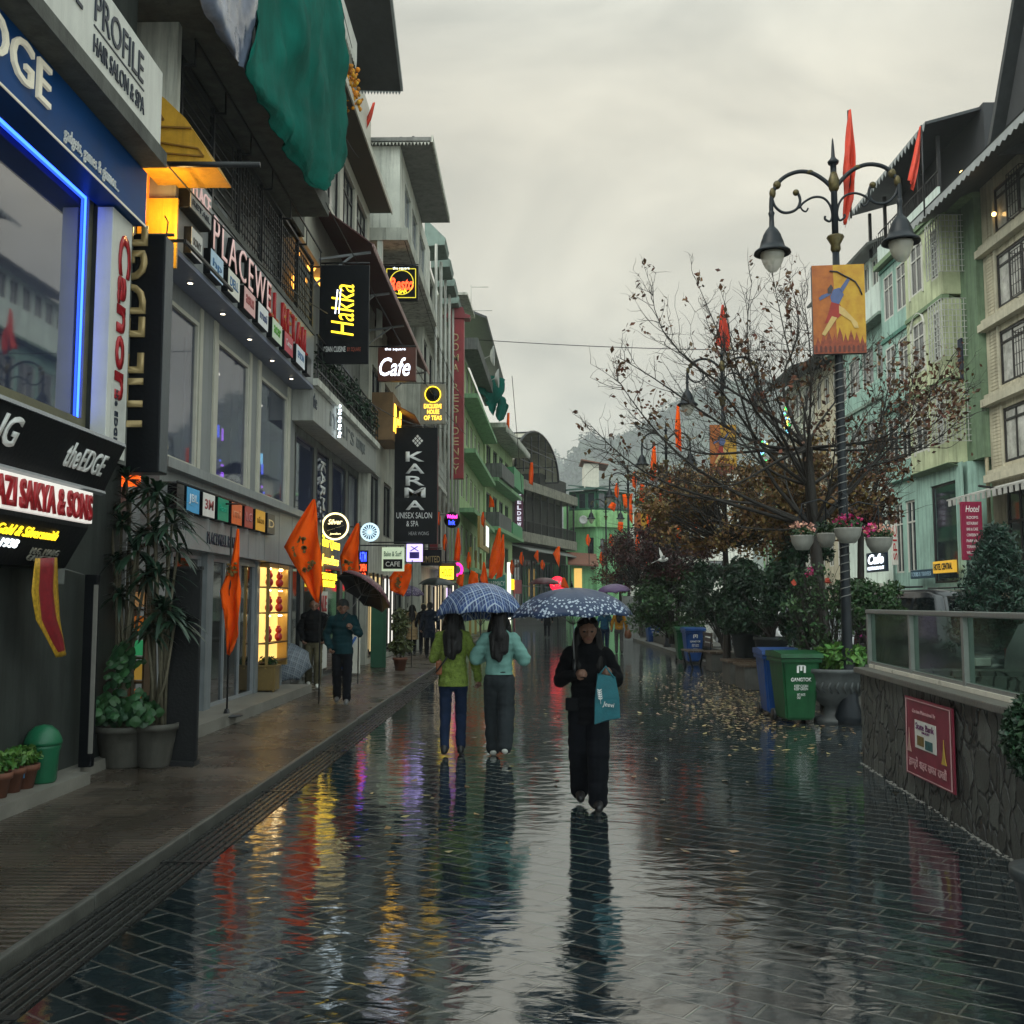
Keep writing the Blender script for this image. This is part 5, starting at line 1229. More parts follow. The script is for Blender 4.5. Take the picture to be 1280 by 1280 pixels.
# --- celery and aqua building
Ya, Yb_, Yc = Ye + .02, yr(1165), yr(1127)
t = thing('apartment_building', 'pale green and aqua building with white arched windows and barred balconies', 'building', (XR, 40, 0))
FL = [.13, 6.8, 9.9, 13.0, 16.1]
for (ua, ub, wm, dx, nm) in ((Ya + 1.3, Yb_, LGREEN, .9, 'bay'), (Yb_, Yc, TEAL, .75, 'bay')):
    for i in range(1, 4):
        z0, z1 = FL[i], FL[i + 1] - .15; w = ub - ua
        if wm is LGREEN: ops = [(ua + .35, ua + 1.0, z0 + .75, z1 - .3), (ua + w * .52, ua + w * .52 + 1.15, z0 + .75, z1 - .25)]
        else: ops = [(ua + w * .1, ua + w * .42, z0 + .75, z1 - .3), (ua + w * .54, ua + w * .88, z0 + .75, z1 - .3)]
        F2 = RF(XR - dx)
        mb = MB(F2); mb.box(ua, ub - .01, -2, -.17, z0, z1); sheet(mb, ua, ub - .01, z0, z1, ops, .16); mb.quad((ua, 0, z0), (ua, -.17, z0), (ua, -.17, z1), (ua, 0, z1)); mb.quad((ub - .01, 0, z0), (ub - .01, -.17, z0), (ub - .01, -.17, z1), (ub - .01, 0, z1))
        mb.build('bay', wm, t)
        mb = MB(F2); mb.slab([(ua, -1, z0 - .3), (ub - .01, -1, z0 - .3), (ub - .01, .06, z0 - .02), (ua, .06, z0 - .02)], (0, 0, .019)); mb.box(ua - .03, ub, -.2, .07, z1 - .02, z1 + .12)
        mb.build('bay_base', TEALD if wm is TEAL else M('moss_band', (.16, .24, .13), rough=.7, streak=.5), t)
        for o_ in ops:
            w2 = window(F2, o_, t, WFRM, GLASS, nx=2, nz=1, fw=.07, dep=.06, transom=.7)
            if wm is LGREEN and o_[0] > ua + 1.2:
                cx, r = (o_[0] + o_[1]) / 2, (o_[1] - o_[0]) / 2 + .1
                b = MB(F2); b.tube([(cx + r * math.cos(a_), .03, o_[3] - .25 + (r * .9) * math.sin(a_)) for a_ in [PI * k / 10 for k in range(11)]], .05, 6); b.box(cx - r - .05, cx - r + .04, 0, .05, o_[2] - .1, o_[3] - .25); b.box(cx + r - .04, cx + r + .05, 0, .05, o_[2] - .1, o_[3] - .25)
                b.build('arch_trim', WFRM, t)
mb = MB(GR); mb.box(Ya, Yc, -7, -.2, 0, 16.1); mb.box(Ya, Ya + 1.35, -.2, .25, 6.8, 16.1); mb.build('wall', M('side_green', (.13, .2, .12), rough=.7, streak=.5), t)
for i in range(1, 4):       # white barred cage between the two buildings
    b = MB(RF(XR - .95)); z0 = FL[i] + .7; z1 = FL[i + 1] - .3; u0, u1 = Ya + .9, Ya + 2.1
    for k in range(11): b.box(u0, u1, .18, .2, z0 + k * (z1 - z0) / 10, z0 + k * (z1 - z0) / 10 + .025)
    for k in range(6): b.box(u0 + k * (u1 - u0) / 5, u0 + .025 + k * (u1 - u0) / 5, .17, .21, z0, z1)
    for k in range(8): b.box(u0 - .01, u0 + .01, -.9 + k * .14, -.88 + k * .14, z0, z1)
    for k in range(11): b.box(u0 - .012, u0 + .012, -.95, .2, z0 + k * (z1 - z0) / 10, z0 + k * (z1 - z0) / 10 + .02)
    b.build('window_cage', M('cage_white', (.42, .43, .4), rough=.5), t)
mb = MB(GR); mb.box(Ya, Yc, -7, -.25, 16.12, 19.6); mb.build('attic_shade_box', M('dark_attic', (.03, .032, .035), rough=.7), t)  # dark colour stands in for the shaded interior under the terrace roof
# ground storey: door glass, aqua wall, signs under
F2 = RF(XR - .6)
ops = [(Ya + 1.6, Ya + 3.9, 2.5, 6.2), (Yb_ + .6, Yb_ + 1.7, 3.0, 5.9), (Yb_ + 2.0, Yb_ + 3.0, 3.0, 5.9)]
mb = MB(F2); mb.box(Ya + .9, Yc, -1, -.17, 1.45, 6.78); sheet(mb, Ya + .9, Yc, 1.45, 6.78, ops, .16); mb.build('shop_storey', TEAL, t)
for i, o_ in enumerate(ops): window(F2, o_, t, WFRM if i else BRWN, GLASS, nx=1 if i == 0 else 2, fw=.08, transom=None if i == 0 else .7)
# roof storey with open terrace and roof
mb = MB(GR); mb.box(Ya, Yc, -.3, 1.05, 16.1, 16.3); mb.build('terrace_slab', M('moss_band', (.16, .24, .13)), t)
mb = MB(GR); mb.box(Ya + 1.2, Yc - .5, .9, 1.0, 16.3, 17.0); mb.build('terrace_wall', AQW, t)
mb = MB(GR)
for k in range(30): mb.box(Ya + 1.2 + k * .25, Ya + 1.22 + k * .25, .93, .95, 17.0, 17.6)
mb.box(Ya + 1.2, Yc - .5, .92, .96, 17.6, 17.64)
for k in range(5): mb.box(Ya + 1.3 + k * 1.9, Ya + 1.42 + k * 1.9, .8, .92, 17.0, 19.0)
mb.build('terrace_railing', BRWN, t)
mb = MB(GR); zr = 18.9; mb.slab([(Ya + .2, 1.7, zr), (Ya + .2, -3, zr + 1.3), (Ya + .2, -3, zr + 1.4), (Ya + .2, 1.75, zr + .1)], (Yc - Ya + .6, 0, 0)); mb.build('roof', ROOFD, t)
mb = MB(GR)
for k in range(26): u = Ya + .2 + k * .36; mb.slab([(u, 1.74, zr + .08), (u + .36, 1.74, zr + .08), (u + .18, 1.74, zr - .2)], (0, .02, 0))
mb.build('scalloped_trim', M('grey_trim', (.28, .3, .3)), t)
mb = MB(); cl = FX(1202, 445, XR - 1.15)
mb.slab([cl + V((0, -.14, .6)), cl + V((0, .16, .6)), cl + V((0, .2, -.35)), cl + V((0, .06, -.5)), cl + V((0, .02, -.9)), cl + V((0, -.1, -.9)), cl + V((0, -.16, -.2))], (-.06, 0, 0)); mb.build('hanging_garment', M('navy_cloth', (.01, .014, .03), rough=.9), label='dark garment hung out to dry on the barred window', cat='garment')
# --- aqua white building further
Yd, Ye2 = Yc + .1, yr(1052)
t = thing('apartment_building', 'aqua and white building with glazed top floor behind the bare tree', 'building', (XR, 50, 0))
for (ua, ub, dx, z0, z1, wm, nw, wz) in ((Yd, Ye2, .75, 14.4, 17.1, AQW, 7, (1.35, 2.55)), (Yd + .3, Ye2, .3, 11.0, 14.25, TEAL, 4, (.8, 2.5)), (Yd + .3, Ye2, .3, 7.8, 10.85, TEAL, 4, (.8, 2.3)), (Yd + .3, Ye2, .1, 1.2, 7.65, AQW, 4, (3.5, 5.6))):
    F2 = RF(XR - dx); w = (ub - ua) / nw; ops = [(ua + k * w + .15, ua + (k + 1) * w - .15, z0 + wz[0], z0 + wz[1]) for k in range(nw)]
    mb = MB(F2); mb.box(ua, ub, -4, -.17, z0, z1); sheet(mb, ua, ub, z0, z1, ops, .16); mb.quad((ua, 0, z0), (ua, -.17, z0), (ua, -.17, z1), (ua, 0, z1)); mb.build('storey', wm, t)
    for o_ in ops: window(F2, o_, t, WFRM, GLASS, nx=2, fw=.07)
    mb = MB(F2); mb.box(ua - .05, ub, -1.2, .1, z0 - .14, z0 - .005); mb.build('floor_band', M('moss_band2', (.2, .27, .22), rough=.8, streak=.8), t)
mb = MB(GR); zr = 17.15; mb.slab([(Yd - .6, 1.4, zr), (Yd - .6, -2, zr + 1.4), (Yd - .6, -2, zr + 1.5), (Yd - .6, 1.45, zr + .1)], (Ye2 - Yd + 1.4, 0, 0)); mb.build('roof', M('grey_tin_roof', (.13, .14, .13), rough=.5, streak=.5), t)
mb = MB(); mb.box(XR - .3, XR + 6, Yd, Ye2, 0, 1.19); mb.box(XR + 1, XR + 7, Yd, Ye2, 1.2, 17); mb.build('core', TEALD, t)
# --- further blocks behind the trees
for i, (pa, pb, z, wm, lab) in enumerate(((1050, 1018, 14.5, SIDING, 'yellowish building with dark roof seen through the bare branches'), (1016, 980, 15.0, OLDW, 'grey building with string lights behind the bare branches'), (978, 950, 10.5, MINT, 'green building far along the right side behind the trees'))):
    ua, ub = yr(pa), yr(pb); L = ub - ua; n = 3; nf = int(z / 2.9); zs = [k * z / nf for k in range(nf + 1)]
    fr = frame((XR, ub, 0), (0, -1, 0), (-1, 0, 0))
    ws = [(k * L / n + .3, (k + 1) * L / n - .3, .8, 2.3) for k in range(n)]
    t = storeys('apartment_building', lab, fr, L, zs, wm, [ws] * nf, WFRM, GLASS)
    mb = MB(fr); mb.slab([(-.3, 1.2, z), (-.3, -4, z + 1.5), (-.3, -4, z + 1.6), (-.3, 1.25, z + .12)], (L + .6, 0, 0)); mb.build('roof', ROOFD, t)
b = MB()
for k in range(60):
    c = random.choice([(984, 515), (984, 535), (955, 560), (954, 575)]); p = FX(c[0] + random.uniform(-4, 4), c[1] + random.uniform(-10, 10), XR - .8); b.m = random.randrange(3); b.ball(p, .06, 6, 4)
b.build('string_lights', [E('sl_green', (.05, 1, .2), 1.5), E('sl_blue', (.2, .5, 1), 2.5), E('sl_yellow', (1, .8, .1), 2)], label='loose strings of coloured lights on the building behind the branches', cat='lights')
# --- signs on the right
def face_sign(label, X, px0, px1, py0, py1, mat, th=.12, n='shop_sign'):
    """sign flat on the right-hand facade, seen from the street (faces -X)"""
    ya, yb_ = FX(px1, (py0 + py1) / 2, X).y, FX(px0, (py0 + py1) / 2, X).y; zt = FX((px0 + px1) / 2, py0, X).z; zb = FX((px0 + px1) / 2, py1, X).z
    s = thing(n, label, 'sign', (X + th / 2, (ya + yb_) / 2, zb)); mb = MB(); mb.bbox(X, X + th, ya, yb_, zb, zt, .01); mb.build('board', mat, s)
    def T(st, f0, g0, f1, g1, m_, **kw): return text(st, (X - .003, yb_ + (ya - yb_) * f0, zb + (zt - zb) * g0), V((0, -1, 0)), UPZ, (zt - zb) * (g1 - g0), m_, s, W=(yb_ - ya) * (f1 - f0), **kw)
    return s, T
s, T = hang_sign('tall crimson hotel sign with small white lines on the pale green building', 32, 1204, 1227, 627, 700, M('crimson_board', (.25, .012, .05), rough=.4, var=.15), bracket=False)[:2]
T('Hotel', 1207, 632, 1224, 640, WHL, shear=.2, ext=.005)
for i, st in enumerate(('ROOMS', 'RESTAURANT', 'BAR & CAFE', 'CONFERENCE', 'PARKING', 'TERRACE', 'WELCOME')): T(st, 1208.5, 645 + i * 7.3, 1222.5, 648.6 + i * 7.3, WHL, ext=.004)
mb = MB(); p = FY(1227, 665, 32); mb.tube([(p.x, 32.06, 5.4), (XR - .2, 33.5, 5.4)], .04, 6); mb.tube([(p.x, 32.06, 3.6), (XR - .2, 33.5, 3.6)], .04, 6); mb.build('bracket', DARKM, s)
s, T = face_sign('long yellow lit sign with dark letters over the shop of the aqua building', XR - 1.0, 1166, 1192, 701, 716, M('yellow_sign_panel', (.6, .32, .03), rough=.4, emit=(1, .6, .06), es=.25, bump=0))
T('HOTEL CENTRAL', .06, .25, .94, .8, BLACKP, bold=.02)
s, T = face_sign('dark blue sign with pale letters next to the yellow lit sign', XR - 1.0, 1138, 1165, 712, 723, M('navy_sign', (.02, .06, .1), rough=.4)); T('TOURS & TRAVELS', .05, .25, .95, .75, M('pale_blue_letter', (.3, .45, .55), bump=0))
mb = MB(); X = XR - .55; u0, u1 = FX(1127, 720, X).y, FX(1080, 720, X).y
s, T = face_sign('glowing blue white shop sign behind the flower baskets', XR - 1.2, 1083, 1107, 690, 715, M('night_board', (.01, .02, .04), rough=.3)); T('Cafe', .1, .4, .9, .9, NEONW, shear=.2, bold=.03); T('RESTAURANT', .08, .12, .92, .28, NEONW)
mb = MB(); mb.box(XR - 1.6, XR, Yc + .2, Ye2, 2.45, 2.6); mb.build('shop_canopy', WHITEW, label='white ledge over the shops of the aqua building', cat='canopy')
s, T = hang_sign('narrow upright white strip sign with pink marks beside the flower baskets', 38, 1116, 1121, 638, 706, WHITEP, bracket=False)[:2]; T('SPICE', 1117, 645, 1120, 700, REDL, up=True)
# ================================================================ glass-topped stone wall on the right
def PF(px, py, fr):
    """photo point on the front plane of a facade frame -> (u, z)"""
    n = V((fr[0][1], fr[1][1], 0)); u = V((fr[0][0], fr[1][0], 0)); o = fr.translation; d = ray(px, py); c = V((0, 0, CAM_H))
    t = (o - c).dot(n) / d.dot(n); p = c + d * t
    return (p - o).dot(u), p.z
def clear_glass():
    m = bpy.data.materials.new('clear_glass'); m.use_nodes = True; nt = m.node_tree; L = nt.links
    out = nt.nodes['Material Output']; b = nt.nodes['Principled BSDF']
    b.inputs['Base Color'].default_value = (.05, .075, .065, 1); b.inputs['Roughness'].default_value = .08; b.inputs['IOR'].default_value = 1.6
    tr = nd(nt, 'ShaderNodeBsdfTransparent'); tr.inputs['Color'].default_value = (.62, .74, .68, 1)
    tc = nd(nt, 'ShaderNodeTexCoord'); n = nd(nt, 'ShaderNodeTexNoise', Scale=1.6, Detail=5)
    L.new(tc.outputs['Object'], n.inputs['Vector'])
    mr = nd(nt, 'ShaderNodeMapRange'); mr.inputs[1].default_value = .35; mr.inputs[2].default_value = .75; mr.inputs[3].default_value = .14; mr.inputs[4].default_value = .42
    L.new(n.outputs['Fac'], mr.inputs[0])
    mx = nd(nt, 'ShaderNodeMixShader'); L.new(mr.outputs[0], mx.inputs[0]); L.new(tr.outputs[0], mx.inputs[1]); L.new(b.outputs[0], mx.inputs[2])
    L.new(mx.outputs[0], out.inputs['Surface']); return m
CLEAR = clear_glass()
def stone_mat():
    m = M('crazy_stone', (.07, .075, .066), rough=.55, var=.35, scale=5, streak=.35, bump=.3, bscale=40)
    nt = m.node_tree; L = nt.links; b = nt.nodes['Principled BSDF']
    tc = nd(nt, 'ShaderNodeTexCoord'); n = nd(nt, 'ShaderNodeTexNoise', Scale=2.2, Detail=3); L.new(tc.outputs['Object'], n.inputs['Vector'])
    sc = nd(nt, 'ShaderNodeVectorMath', _operation='SCALE'); sc.inputs['Scale'].default_value = .45; L.new(n.outputs['Color'], sc.inputs[0])
    ad = nd(nt, 'ShaderNodeVectorMath', _operation='ADD'); L.new(tc.outputs['Object'], ad.inputs[0]); L.new(sc.outputs[0], ad.inputs[1])
    mp = nd(nt, 'ShaderNodeMapping'); mp.inputs['Scale'].default_value = (6.2, 6.2, 3.0); L.new(ad.outputs[0], mp.inputs['Vector'])
    vo = nd(nt, 'ShaderNodeTexVoronoi', _feature='DISTANCE_TO_EDGE', Scale=1.0); L.new(mp.outputs['Vector'], vo.inputs['Vector'])
    mr = nd(nt, 'ShaderNodeMapRange'); mr.inputs[2].default_value = .09; L.new(vo.outputs['Distance'], mr.inputs[0])
    bp0 = [x for x in nt.nodes if x.type == 'BUMP'][0]
    bp = nd(nt, 'ShaderNodeBump', Strength=1.0, Distance=.06); L.new(mr.outputs[0], bp.inputs['Height']); L.new(bp0.outputs['Normal'], bp.inputs['Normal']); L.new(bp.outputs['Normal'], b.inputs['Normal'])
    src = b.inputs['Base Color'].links[0].from_socket
    v2 = nd(nt, 'ShaderNodeTexVoronoi', _feature='F1', Scale=1.0); L.new(mp.outputs['Vector'], v2.inputs['Vector'])
    hs = nd(nt, 'ShaderNodeHueSaturation'); m2 = nd(nt, 'ShaderNodeMapRange'); m2.inputs[3].default_value = .6; m2.inputs[4].default_value = 1.5
    sep = nd(nt, 'ShaderNodeSeparateColor'); L.new(v2.outputs['Color'], sep.inputs[0]); L.new(sep.outputs[0], m2.inputs[0]); L.new(m2.outputs[0], hs.inputs['Value']); L.new(src, hs.inputs['Color'])
    mj = nd(nt, 'ShaderNodeMix', _data_type='RGBA'); L.new(mr.outputs[0], mj.inputs[0]); mj.inputs[6].default_value = (.012, .013, .011, 1); L.new(hs.outputs['Color'], mj.inputs[7])
    L.new(mj.outputs[2], b.inputs['Base Color'])
    return m
STONE = stone_mat(); CAPM = M('cap_stone', (.13, .125, .11), rough=.45, var=.35, scale=4, streak=.3)
FRM = M('rail_frame', (.24, .25, .24), rough=.35, var=.2, metal=.3)
fr, L = frame2((3.62, 11.4), (2.86, 2.4), -1)
t = thing('garden_wall', 'dark rough stone wall topped by framed glass panels on the right', 'wall', (3.4, 8, 0))
zc = .97
mb = MB(fr); n_ = 70
mb.box(0, L, -.38, 0, 0, zc); mb.build('stone_base', STONE, t)
mb = MB(fr); mb.bbox(-.05, L, -.44, .06, zc, zc + .06, .012); mb.build('coping', CAPM, t)
zt = 1.66; us = [0.0, PF(1124, 800, fr)[0], PF(1188, 800, fr)[0], PF(1290, 800, fr)[0], 7.2, L]
mb = MB(fr); mb.box(0, L, -.16, -.1, zc + .06, zc + .13); mb.bbox(-.03, L, -.18, -.08, zt - .045, zt, .01); mb.build('rail', FRM, t)
mb = MB(fr); mb.box(0.05, L, -.1, -.085, zc + .062, zc + .1); mb.build('glazing_bead', M('bright_bead', (.8, .76, .64), rough=.3), t)
for u in us:
    mb = MB(fr); mb.box(u - .03, u + .03, -.17, -.09, zc + .06, zt - .045); mb.build('post', FRM, t)
for a, b in zip(us[:-1], us[1:]):
    mb = MB(fr); mb.box(a + .03, b - .03, -.135, -.127, zc + .13, zt - .045); mb.build('glass_panel', CLEAR, t)
mb = MB(fr); mb.box(.02, .5, -2.6, -.38, 0, zc); mb.box(0, .4, -2.6, -.38, zc, zc + .05); mb.build('end_wall', STONE, t)
# far side of the stairwell: another glazed rail with lit panels seen through the first
f2 = frame(fr.translation + V((2.6, .2, 0)), (fr[0][0], fr[1][0], 0), (fr[0][1], fr[1][1], 0))
t2 = thing('glass_railing', 'second glazed railing seen through the glass of the stone wall', 'railing', tuple(f2.translation))
mb = MB(f2); mb.box(0, L, -.2, 0, 0, .9); mb.build('stone_base', STONE, t2)
mb = MB(f2); mb.box(0, L, -.1, -.05, 1.56, 1.62)
for k in range(9): mb.box(k * 1.1, k * 1.1 + .05, -.1, -.05, .9, 1.56)
mb.build('rail', FRM, t2)
mb = MB(f2); mb.box(0, L, -.08, -.07, .92, 1.56); mb.build('glass_panel', CLEAR, t2)
# red poster
s = thing('poster', 'tilted crimson poster with white inset fixed to the stone wall', 'poster', (3.4, 8.5, .3))
c = [PF(*p, fr) for p in ((1137, 869), (1197, 886), (1201, 994), (1139, 965))]
W3 = lambda u, z, v: fr @ V((u, v, z))
q4 = [W3(u, z, .03) for u, z in c]
mb = MB(); mb.slab(q4, fr.to_3x3() @ V((0, .012, 0))); mb.build('board', M('poster_red', (.22, .02, .045), rough=.4, var=.35, scale=5, bump=0), s)
def bil(a, b): return (q4[3].lerp(q4[2], a)).lerp(q4[0].lerp(q4[1], a), b)
nv = (fr.to_3x3() @ V((0, 1, 0))); pu = (q4[2] - q4[3] + q4[1] - q4[0]).normalized(); pv = (q4[0] - q4[3] + q4[1] - q4[2]).normalized()
PW, PH = (q4[1] - q4[0]).length, (q4[0] - q4[3]).length
def pbox(a0, b0, a1, b1, mat, nm, lift=.016): 
    mb = MB(); mb.slab([bil(a0, b0) + nv * lift, bil(a1, b0) + nv * lift, bil(a1, b1) + nv * lift, bil(a0, b1) + nv * lift], nv * .004); return mb.build(nm, mat, s)
PKL = M('pale_pink', (.55, .33, .33), bump=0)
pbox(.24, .38, .69, .73, WHITEP, 'inset'); pbox(.3, .42, .44, .54, M('ochre_pic', (.2, .13, .03), var=.6, scale=30, bump=0), 'picture', .021); pbox(.47, .4, .62, .51, M('teal_pic', (.03, .12, .12), var=.6, scale=30, bump=0), 'picture', .021)
for a0, b0, a1, b1 in ((.03, .965, .97, .975), (.03, .02, .97, .03), (.03, .03, .045, .965), (.955, .03, .97, .965)): pbox(a0, b0, a1, b1, PKL, 'border')
def ptext(st, a0, b0, a1, b1, mat): return text(st, bil(a0, b0) + nv * .022, pu, pv, PH * (b1 - b0), mat, s, W=PW * (a1 - a0), ext=.003)
ptext('Garden Maintained By', .2, .8, .7, .86, PKL); ptext('State Bank', .27, .62, .66, .7, M('violet_ink', (.12, .02, .1), bump=0)); ptext('SIKKIM', .4, .58, .56, .605, M('violet_ink', (.12, .02, .1)))
ptext('हाम्रो शहर सफा राखौं', .1, .1, .9, .26, PKL)
for a, m_ in ((.1, M('pale_pagoda', (.5, .3, .25), bump=0)), (.83, M('gold_pagoda', (.5, .34, .05), bump=0))):
    mb = MB(); mb.slab([bil(a - .05, .3) + nv * .016, bil(a + .05, .3) + nv * .016, bil(a + .025, .38) + nv * .016, bil(a + .008, .5) + nv * .016, bil(a, .6) + nv * .016, bil(a - .008, .5) + nv * .016, bil(a - .025, .38) + nv * .016], nv * .004); mb.build('pagoda', m_, s)
# pale dirt line along the foot of the wall
mb = MB(fr)
for k in range(420):
    u = random.uniform(0, L); r_ = random.uniform(.004, .014); mb.ball((u, .008 + abs(random.gauss(0, .02)), r_ * .2), (r_ * 2.2, r_, r_ * .5), 6, 4)
mb.build('gravel_line', M('grit', (.2, .2, .18), rough=.6), label='line of grit along the foot of the stone wall', cat='grit', kind='stuff')

# ================================================================ ornate lamp posts
IRON = M('black_iron', (.01, .014, .018), rough=.4, var=.3, scale=8, spec=.3); IGOLD = M('old_gilding', (.085, .066, .02), rough=.4, var=.5, scale=20, metal=.4)
LGLASS = M('lamp_glass', (.5, .48, .4), rough=.12, var=.15, bump=0, ior=1.5)
LGLASS.node_tree.nodes['Principled BSDF'].inputs['Alpha'].default_value = .62
def lamp_post():
    K = 15 / FPX * .98
    Z = lambda py: FY(1047, py, 15).z
    t = thing('lamp_post', 'nearest tall black iron lamp post with two scrolled arms and hooded lanterns', 'lamp post', (0, 0, 0), 0, 'ornate lamp posts along the planted median')
    mb = MB(); mb.lathe((0, 0, 0), [(.2, 0), (.2, .12), (.14, .3), (.1, .9), (.075, 1.1), (.068, 2.5), (.06, Z(445)), (.05, Z(310))], 14)
    mb.lathe((0, 0, 0), [(.05, Z(310)), (.045, Z(215)), (.045, Z(206)), (.075, Z(205)), (.085, Z(202)), (.05, Z(199)), (.03, Z(196)), (.022, Z(185)), (.012, Z(175)), (0, Z(172))], 14)
    mb.build('pole', IRON, t)
    mb = MB(); zc_ = Z(312)
    mb.lathe((0, 0, 0), [(.05, Z(316)), (.075, Z(312)), (.07, Z(306)), (.13, Z(297)), (.12, Z(295)), (.05, Z(298))], 12); mb.lathe((0, 0, 0), [(.048, Z(240)), (.075, Z(236)), (.085, Z(226)), (.06, Z(220)), (.047, Z(216))], 12)
    mb.build('collar', IGOLD, t)
    for sd_ in (-1, 1):
        g = lambda pts: [V((sd_ * x * K, 0, Z(y))) for x, y in pts]
        def sm(pts):
            o = []
            for i in range(len(pts) - 1):
                p0, p1, p2, p3 = pts[max(i - 1, 0)], pts[i], pts[i + 1], pts[min(i + 2, len(pts) - 1)]
                for k in range(5): t_ = k / 5; o.append(.5 * ((2 * p1) + (-p0 + p2) * t_ + (2 * p0 - 5 * p1 + 4 * p2 - p3) * t_ ** 2 + (-p0 + 3 * p1 - 3 * p2 + p3) * t_ ** 3))
            return o + [pts[-1]]
        mb = MB(); mb.tube(sm(g([(3, 234), (12, 224), (26, 214), (42, 210), (58, 213), (70, 221), (78, 234), (80, 248), (80, 264)])), .033, 8)
        mb.tube(sm(g([(79, 240), (75, 251), (66, 259), (56, 260), (47, 256), (43, 247), (45, 238), (49, 235)])), .022, 7)
        mb.tube(sm(g([(45, 256), (38, 249), (26, 244), (14, 246), (6, 255), (3, 268), (6, 276), (12, 273), (12, 269)])), .018, 7)
        mb.tube(sm(g([(44, 250), (41, 258), (36, 261), (33, 257)])), .014, 6)
        ar = mb.build('arm', IRON, t)
        mb = MB(); p = g([(48, 236)])[0]; mb.ball(p, .05, 10, 8); mb.ball(g([(72, 224)])[0], (.06, .05, .07), 10, 8); mb.ball(g([(78, 234)])[0], (.05, .05, .09), 8, 6); mb.ball(g([(30, 212)])[0], (.06, .04, .035), 8, 6)
        mb.build('leaf_ornament', IGOLD, ar)
        c = g([(80, 264)])[0]; x = c.x; Zl = lambda py: Z(py) - c.z
        mb = MB(); mb.lathe(c, [(.018, .12), (.05, .06), (.035, 0), (0.0405, Zl(276.09)), (0.09, Zl(280.74)), (0.135, Zl(287.25)), (0.1395, Zl(289.11)), (0.171, Zl(295.62)), (0.1755, Zl(297.48)), (0.1935, Zl(303.06)), (0.27, Zl(307.71)), (0.279, Zl(310.5)), (0.261, Zl(310.5)), (0.18, Zl(305.85)), (0.09, Zl(291.9))], 22)
        hd = mb.build('lamp_hood', IRON, t)
        mb = MB(); mb.lathe(c, [(0.18, Zl(309.57)), (0.18, Zl(312.36)), (0.1575, Zl(319.8)), (0.117, Zl(327.24)), (0.063, Zl(332.82)), (0, Zl(334.68))], 20); mb.build('lamp_glass', LGLASS, hd)
        mb = MB(); mb.lathe(c, [(0, Zl(324.45)), (0.0315, Zl(322.59)), (0.036, Zl(315.15)), (0.018, Zl(308.64))], 10); mb.build('bulb', M('unlit_bulb', (.3, .28, .2), bump=0), hd)
    mb = MB(); pts = []
    for k in range(420):
        a = k * .45; pts.append(V((.072 * math.cos(a), .072 * math.sin(a), 1.75 + k / 420 * (Z(448) - 1.8))))
    mb.tube(pts, .008, 4); mb.build('rope_light', M('rope_light', (.17, .175, .165), rough=.3, bump=0), t)
    return t
lamps = []
lp = lamp_post(); lspots = [(1053, 15.0, -14), (905, 27, -10), (833, 39, -6), (785, 51, -3), (757, 64, 0)]
llab = [None, 'second lamp post from the camera, rising through the bare tree crown', 'third lamp post from the camera, half hidden in bare branches', 'fourth lamp post from the camera, small above the red shrubs', 'farthest lamp post, beside the green corner house']
for i, (px, Y, rz) in enumerate(lspots):
    loc = ((FY(px, 600, Y).x), Y, 0)
    o = lp if i == 0 else dup(lp, label=llab[i])
    o.location = loc; o.rotation_euler = (0, 0, R(rz)); WM[o.name] = Matrix.Translation(V(loc)) @ Matrix.Rotation(R(rz), 4, 'Z')
